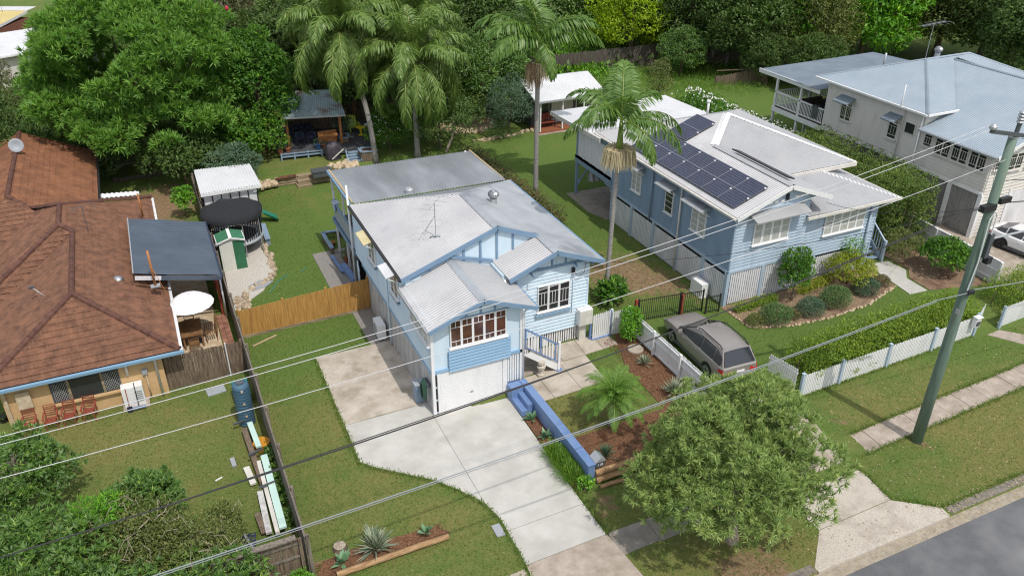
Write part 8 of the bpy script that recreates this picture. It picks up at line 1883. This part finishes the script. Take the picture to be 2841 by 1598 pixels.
part('clamp_band', MB().lathe([(.17, 0), (.17, .12)], (PX-.04, PY, 9.9), 14), 'black_metal', pp); part('cable_clamp', MB().cbox((PX-.35, PY-.1, 10.02), (.6, .2, .22)), 'black_metal', pp); part('cable_clamp', MB().cbox((PX+.3, PY-.15, 10.2), (.5, .15, .2)), 'black_metal', pp)
part('fuse_box', MB().box((PX+.1, PY-.24, 8.1), (PX+.28, PY-.05, 9.0)), 'gunmetal', pp); part('lamp_head', MB().cbox((PX+.35, PY-.2, 8.0), (.22, .2, .25)), 'black_metal', pp)
part('conduit', MB().tube([(PX-.15, PY-.17, 6.8), (PX-.1, PY-.2, 8.0), (PX-.18, PY-.18, 9.6), (PX-.05, PY-.2, 9.85), (PX+.1, PY-.2, 9.7), (PX+.12, PY-.2, 9.0)], .025, 6), 'batten_white', pp)
part('bracket_arm', MB().tube([(PX+.15, PY-.1, 8.75), (PX+2.6, PY-.3, 8.85)], .04, 8), 'galv', pp)
part('lower_clamp', MB().cbox((PX-.02, PY-.22, 6.82), (.3, .12, .14)), 'black_metal', pp); part('number_plate', MB().cbox((PX-.19, PY-.1, 6.0), (.02, .15, .2)), 'galv', pp)
for z in (10.4, 11.2, 11.9): part('pole_step', MB().tube([(PX+.1, PY-.1, z), (PX+.32, PY-.25, z)], .012, 5), 'galv', pp)
def wire(label, pts, r, mat_, nm='power_line', sag=0.0, group='overhead lines along the street'):
    P = []
    for (a, b) in zip(pts[:-1], pts[1:]):
        a, b = Vector(a), Vector(b); m_ = max(2, int((b-a).length/2.0))
        for i in range(m_): P.append(a.lerp(b, i/m_))
    P.append(Vector(pts[-1]))
    if sag:
        n_ = len(P)-1; P = [p-Vector((0, 0, sag*4*(i/n_)*(1-i/n_))) for i, p in enumerate(P)]
    return tag(part(nm, MB().tube(P, r, 6, False), mat_), label, 'wire', group)
def qy(pts, dy=0.0, dz=0.0):
    X = np.array([p[0] for p in pts]); Z = np.array([p[1] for p in pts]); c = np.polyfit(X, Z, 2)
    return lambda xs: [(x, 15.75+dy, float(np.polyval(c, x))+dz) for x in xs]
XS = list(np.linspace(-42, 23.3, 36))
def clampz(f):
    out = f(XS); return out
q1 = qy([(-3.97, 10.29), (2.76, 10.52), (4.93, 10.68), (11.97, 11.31), (19.53, 12.5), (23.4, 12.85)])
wire('upper bare power line of the pair reaching the pole top arm', q1(XS), .0085, 'wire_white'); wire('lower bare power line of the pair reaching the pole top arm', [(x, y-.06, z-.14) for x, y, z in q1(XS)], .0085, 'wire_white')
q2 = qy([(-4.25, 9.26), (.23, 9.38), (5.56, 9.64), (12.24, 10.14), (18.42, 10.82), (22.26, 11.31)]); wire('single pale power line between the bare pair and the black cable', q2(XS)+[(24.6, 15.7, 11.65)], .0085, 'wire_white')
q3 = qy([(-4.8, 7.23), (-.73, 7.36), (2.97, 7.55), (7.74, 7.93), (13.95, 8.64), (20.12, 9.45), (23.77, 10.04)]); wire('thick black bundled cable to the pole clamp', q3(XS)+[(24.3, 15.68, 10.08)], .019, 'wire_black'); 
wire('thin black cable twisted along the bundled cable', [(x, y+.03, z+.035*math.sin(x*3)) for x, y, z in q3(XS)], .012, 'wire_black')
q4 = qy([(-2.12, 5.34), (1.47, 5.45), (5.08, 5.57), (8.94, 5.76), (16.09, 6.16), (23.18, 6.72)]); wire('lowest grey communication cable crossing the driveway', q4(XS)+[(24.5, 15.55, 6.82)], .016, 'wire_grey'); wire('thin grey cable lashed under the communication cable', [(x, y-.02, z-.05) for x, y, z in q4(XS)], .01, 'wire_grey')
for lab, z0, z1, r, m_ in (('power line running on to the right from pole top', 12.3, 12.1, .0085, 'wire_white'), ('second power line to the right from the pole', 11.5, 11.3, .014, 'wire_black'), ('black bundled cable continuing right from the clamp', 10.1, 9.9, .019, 'wire_black'), ('grey communication cable continuing right', 6.8, 6.9, .016, 'wire_grey'), ('thin black cable angled right below the crossarm', 10.9, 10.4, .012, 'wire_black')):
    wire(lab, [(PX+.1, PY-.1, z0), (62, PY-.1, z1)], r, m_, sag=1.2)
wire('thin service wire from the pole to the grey blue house gable', [(24.5, 15.75, 10.0), (28.6, 26.2, 5.15)], .01, 'wire_black', 'service_wire', .4); wire('thin service wire from the pole to the pale blue house', [(24.4, 15.75, 10.0), (15.75, 26.7, 4.5)], .01, 'wire_black', 'service_wire', .5); wire('thin service wire to the cream house', [(24.7, 15.8, 10.1), (41.0, 26.7, 5.0)], .01, 'wire_black', 'service_wire', .5)
# letterbox on the front picket fence
l2 = thing('letterbox', 'small white letterbox fixed to the front picket fence', 'letterbox', (32.7, 19.95, .6)); part('box', MB().box((32.62, 19.86, .72), (32.95, 20.06, 1.2)), 'white', l2); part('slot_panel', MB().box((32.66, 19.84, .78), (32.91, 19.86, 1.02)), 'gunmetal', l2); part('hood', MB().box((32.6, 19.8, 1.2), (32.97, 20.08, 1.24)), 'white', l2)
hs = thing('garden_hose', 'pale teal hose trailing across the lawn to the patio', 'hose', (5, 37, 0)); P = [U('B1', *p)+Vector((0, 0, .03)) for p in ((2030, 1120), (2080, 1050), (2130, 1005), (2170, 985))]; part('hose', MB().tube(P, .02, 6), 'teal_hose', hs)
P = [U('B1', *p)+Vector((0, 0, .03)) for p in ((2265, 965), (2305, 930))]; part('hose', MB().tube(P, .018, 6), 'teal_hose', hs)
# ================================================================ ground litter and turf
def scatter_ground(name, label, cat, polys, n, L, W, mat_, flat=True, z=.012, dens=None, el=(.5, 1.4)):
    out = []
    for (x0, x1, y0, y1), k in polys:
        out.append(np.column_stack([rng.uniform(x0, x1, k), rng.uniform(y0, y1, k)]))
    P = np.concatenate(out)
    if dens is not None: P = P[np.array([dens(x, y) for x, y in P])]
    m = len(P); zz = np.array([hgt(x, y) for x, y in P])+z
    if flat: D = np.column_stack([rng.normal(size=(m, 2)), rng.normal(size=m)*.15]); N = np.tile(np.array([0, 0, 1.]), (m, 1))+rng.normal(size=(m, 3))*.25
    else:
        az = rng.uniform(0, 6.28, m); e = rng.uniform(*el, m); D = np.column_stack([np.cos(az)*np.cos(e), np.sin(az)*np.cos(e), np.sin(e)]); N = np.tile(np.array([0, 0, 1.]), (m, 1))-D*.6
    o = link(name, leafmesh(name, np.column_stack([P, zz]), D, N, L*rng.uniform(.6, 1.3, m), W, rng.uniform(0, 1, m), mat_)); o['kind'] = 'stuff'; o['label'] = label; o['category'] = cat
    return o
scatter_ground('leaf_litter', 'pale fallen leaves on the grass strip and in the gutter', 'leaves', [((21.5, 34, 12.9, 19.5), 620), ((12, 34, 12.05, 12.45), 420), ((22.3, 25, 12.1, 13.0), 160), ((25.5, 27, 12.1, 12.7), 160), ((2, 8, 13, 18), 60), ((17, 22, 12.5, 14), 60), ((-6, 1, 21, 30), 60), ((2, 5, 36, 47), 60)], 0, .1, .035, 'lf_deadleaf', z=.03)
def inside(x, y, poly):
    c = False; n = len(poly)
    for i in range(n):
        (xa, ya), (xb, yb) = poly[i], poly[i-1]
        if (ya > y) != (yb > y) and x < (xb-xa)*(y-ya)/(yb-ya)+xa: c = not c
    return c
HARD = [drv, [(4.6, 31.05), (4.6, 25.8), (8.1, 25.8), (8.1, 31.05)], [(8.1, 16.7), (7.7, 12.4), (11.7, 12.4), (11.3, 16.7)], [(7.1, 34.4), (7.1, 31), (8.2, 31), (8.2, 34.4)], [(1.8, 18.6), (6.4, 18.6), (6.45, 19.0), (6, 19.4), (3, 19.6), (1.8, 19.5)], [(8, 25), (8, 42), (16.3, 42), (16.3, 26.8), (12, 26.8), (12, 25)],
        [(1.8, 36.6), (3.6, 38.0), (4.5, 39.6), (4.75, 41.0), (4.4, 42.8), (5.0, 46.8), (1.8, 47)], [(6.6, 35), (6.6, 41.3), (8.2, 41.3), (8.2, 35)], [(12.1, 24.9), (12.3, 23.4), (15.4, 23.5), (15.5, 25.6), (17.3, 25.7), (17.3, 27), (12, 27)], [(11.2, 18.9), (12.15, 18.9), (12.15, 25), (11.2, 25)], [(12.0, 18.8), (18.3, 18.8), (18.3, 21.0), (16.4, 21.0), (12.2, 20.95)], [(16.4, 20.9), (16.4, 24.1), (17.3, 26.6), (18.3, 26.6), (18.3, 20.9)],
        [(23.2, 26.6), (23.3, 24.4), (25.2, 23.7), (30.1, 23.6), (32.8, 24.4), (33, 23.4), (34, 23.4), (34.6, 25.4), (34.6, 27), (23, 38)], [(21.4, 16), (44, 17), (44, 18.1), (21.4, 17.1)], [(11, 15.6), (17.6, 15.6), (17.6, 16.7), (11, 16.7)], [(16.5, 12.3), (22.7, 12.3), (21.4, 14), (21.5, 16), (22, 20.1), (18.2, 20.1), (17.8, 14)], [(23, 26), (34, 26), (34, 42), (22.8, 42)], [(33.9, 22.4), (37.5, 22.4), (37.5, 28), (34.6, 28)], [(33.6, 19.8), (34.8, 19.8), (36.8, 17.7), (35.2, 17.5)], [(37.9, 12.9), (48, 12.9), (48, 40), (37.9, 40)], [(-1.5, 31), (1.7, 31), (1.7, 43), (-1.5, 43)]]
BB = [(min(p[0] for p in q), max(p[0] for p in q), min(p[1] for p in q), max(p[1] for p in q)) for q in HARD]
def soft(x, y):
    for q, b in zip(HARD, BB):
        if b[0] <= x <= b[1] and b[2] <= y <= b[3] and inside(x, y, q): return False
    return True
LAWN = [((1.9, 11.3, 12.9, 25.8), 15000), ((1.9, 8.1, 25.8, 36), 6500), ((2, 8, 36, 51), 7000), ((12.1, 18.1, 21, 26), 3200), ((11, 18, 12.9, 18.9), 4500), ((21.4, 36, 12.85, 19.9), 11000), ((18.3, 34, 20.3, 26.2), 8000), ((-8, 1.7, 21, 31), 9000), ((17.6, 23.4, 27, 52), 11000)]
scatter_ground('grass_tufts', 'short grass blades over the lawns', 'grass', LAWN, 0, .10, .022, 'lf_turf', False, 0, soft, (.35, 1.3))
scatter_ground('bark_chips', 'loose bark chips over the mulch beds', 'mulch', [((1.95, 6.3, 18.7, 19.4), 1500), ((16.6, 18.1, 21, 26.3), 1800), ((12.2, 18, 19.15, 20.9), 2200), ((11.3, 11.8, 19.1, 23.4), 600)], 0, .075, .03, 'chips' if 'chips' in MAT else 'lf_deadleaf', z=.055)
scatter_ground('bark_chips', 'pale bark chips over the bed of the grey blue house', 'mulch', [((23.5, 32.8, 23.9, 26.3), 2600)], 0, .08, .03, 'lf_deadleaf', z=.05, dens=lambda x, y: inside(x, y, [(23.3, 26.45), (23.4, 24.5), (25.2, 23.8), (27.4, 23.6), (30.1, 23.75), (31.6, 24.2), (32.7, 24.6), (32.9, 26.6)]))
EDGE = [(4.6, 31.0), (4.58, 25.9), (4.57, 23.55), (4.95, 23.05), (5.88, 22.25), (6.85, 21.4), (7.48, 20.52), (8.0, 19.65), (8.22, 18.65), (8.15, 16.5), (7.7, 12.7)]
EDGE2 = [(11.28, 16.6), (11.25, 18.9)]; EDGE3 = [(21.4, 15.95), (30, 16.3), (38, 16.7)]; EDGE4 = [(21.4, 17.1), (30, 17.48), (38, 17.85)]; EDGE5 = [(22.65, 12.85), (21.3, 13.9), (21.45, 15.1), (21.3, 15.95)]; EDGE6 = [(22.7, 12.82), (38, 12.82)]; EDGE7 = [(22.4, 19.78), (33, 20.08)]
QE = []
for E_, den, sp_ in ((EDGE, 130, .05), (EDGE2, 150, .05), (EDGE3, 130, .06), (EDGE4, 130, .06), (EDGE5, 150, .06), (EDGE6, 120, .05), (EDGE7, 110, .07)):
    for (xa, ya), (xb, yb) in zip(E_[:-1], E_[1:]):
        k = int(den*math.hypot(xb-xa, yb-ya)); t = rng.random(k); QE.append(np.column_stack([xa+(xb-xa)*t, ya+(yb-ya)*t])+rng.normal(0, sp_, (k, 2)))
QE = np.concatenate(QE); m_ = len(QE); az = rng.uniform(0, 6.28, m_); e = rng.uniform(.2, 1.2, m_); D = np.column_stack([np.cos(az)*np.cos(e), np.sin(az)*np.cos(e), np.sin(e)])
o = link('grass_edges', leafmesh('grass_edges', np.column_stack([QE, np.full(m_, .01)]), D, np.tile(np.array([0, 0, 1.]), (m_, 1))-D*.6, .13*rng.uniform(.6, 1.3, m_), .022, rng.uniform(0, 1, m_), 'lf_turf')); o['kind'] = 'stuff'; o['label'] = 'ragged grass along the edges of the paving'; o['category'] = 'grass'
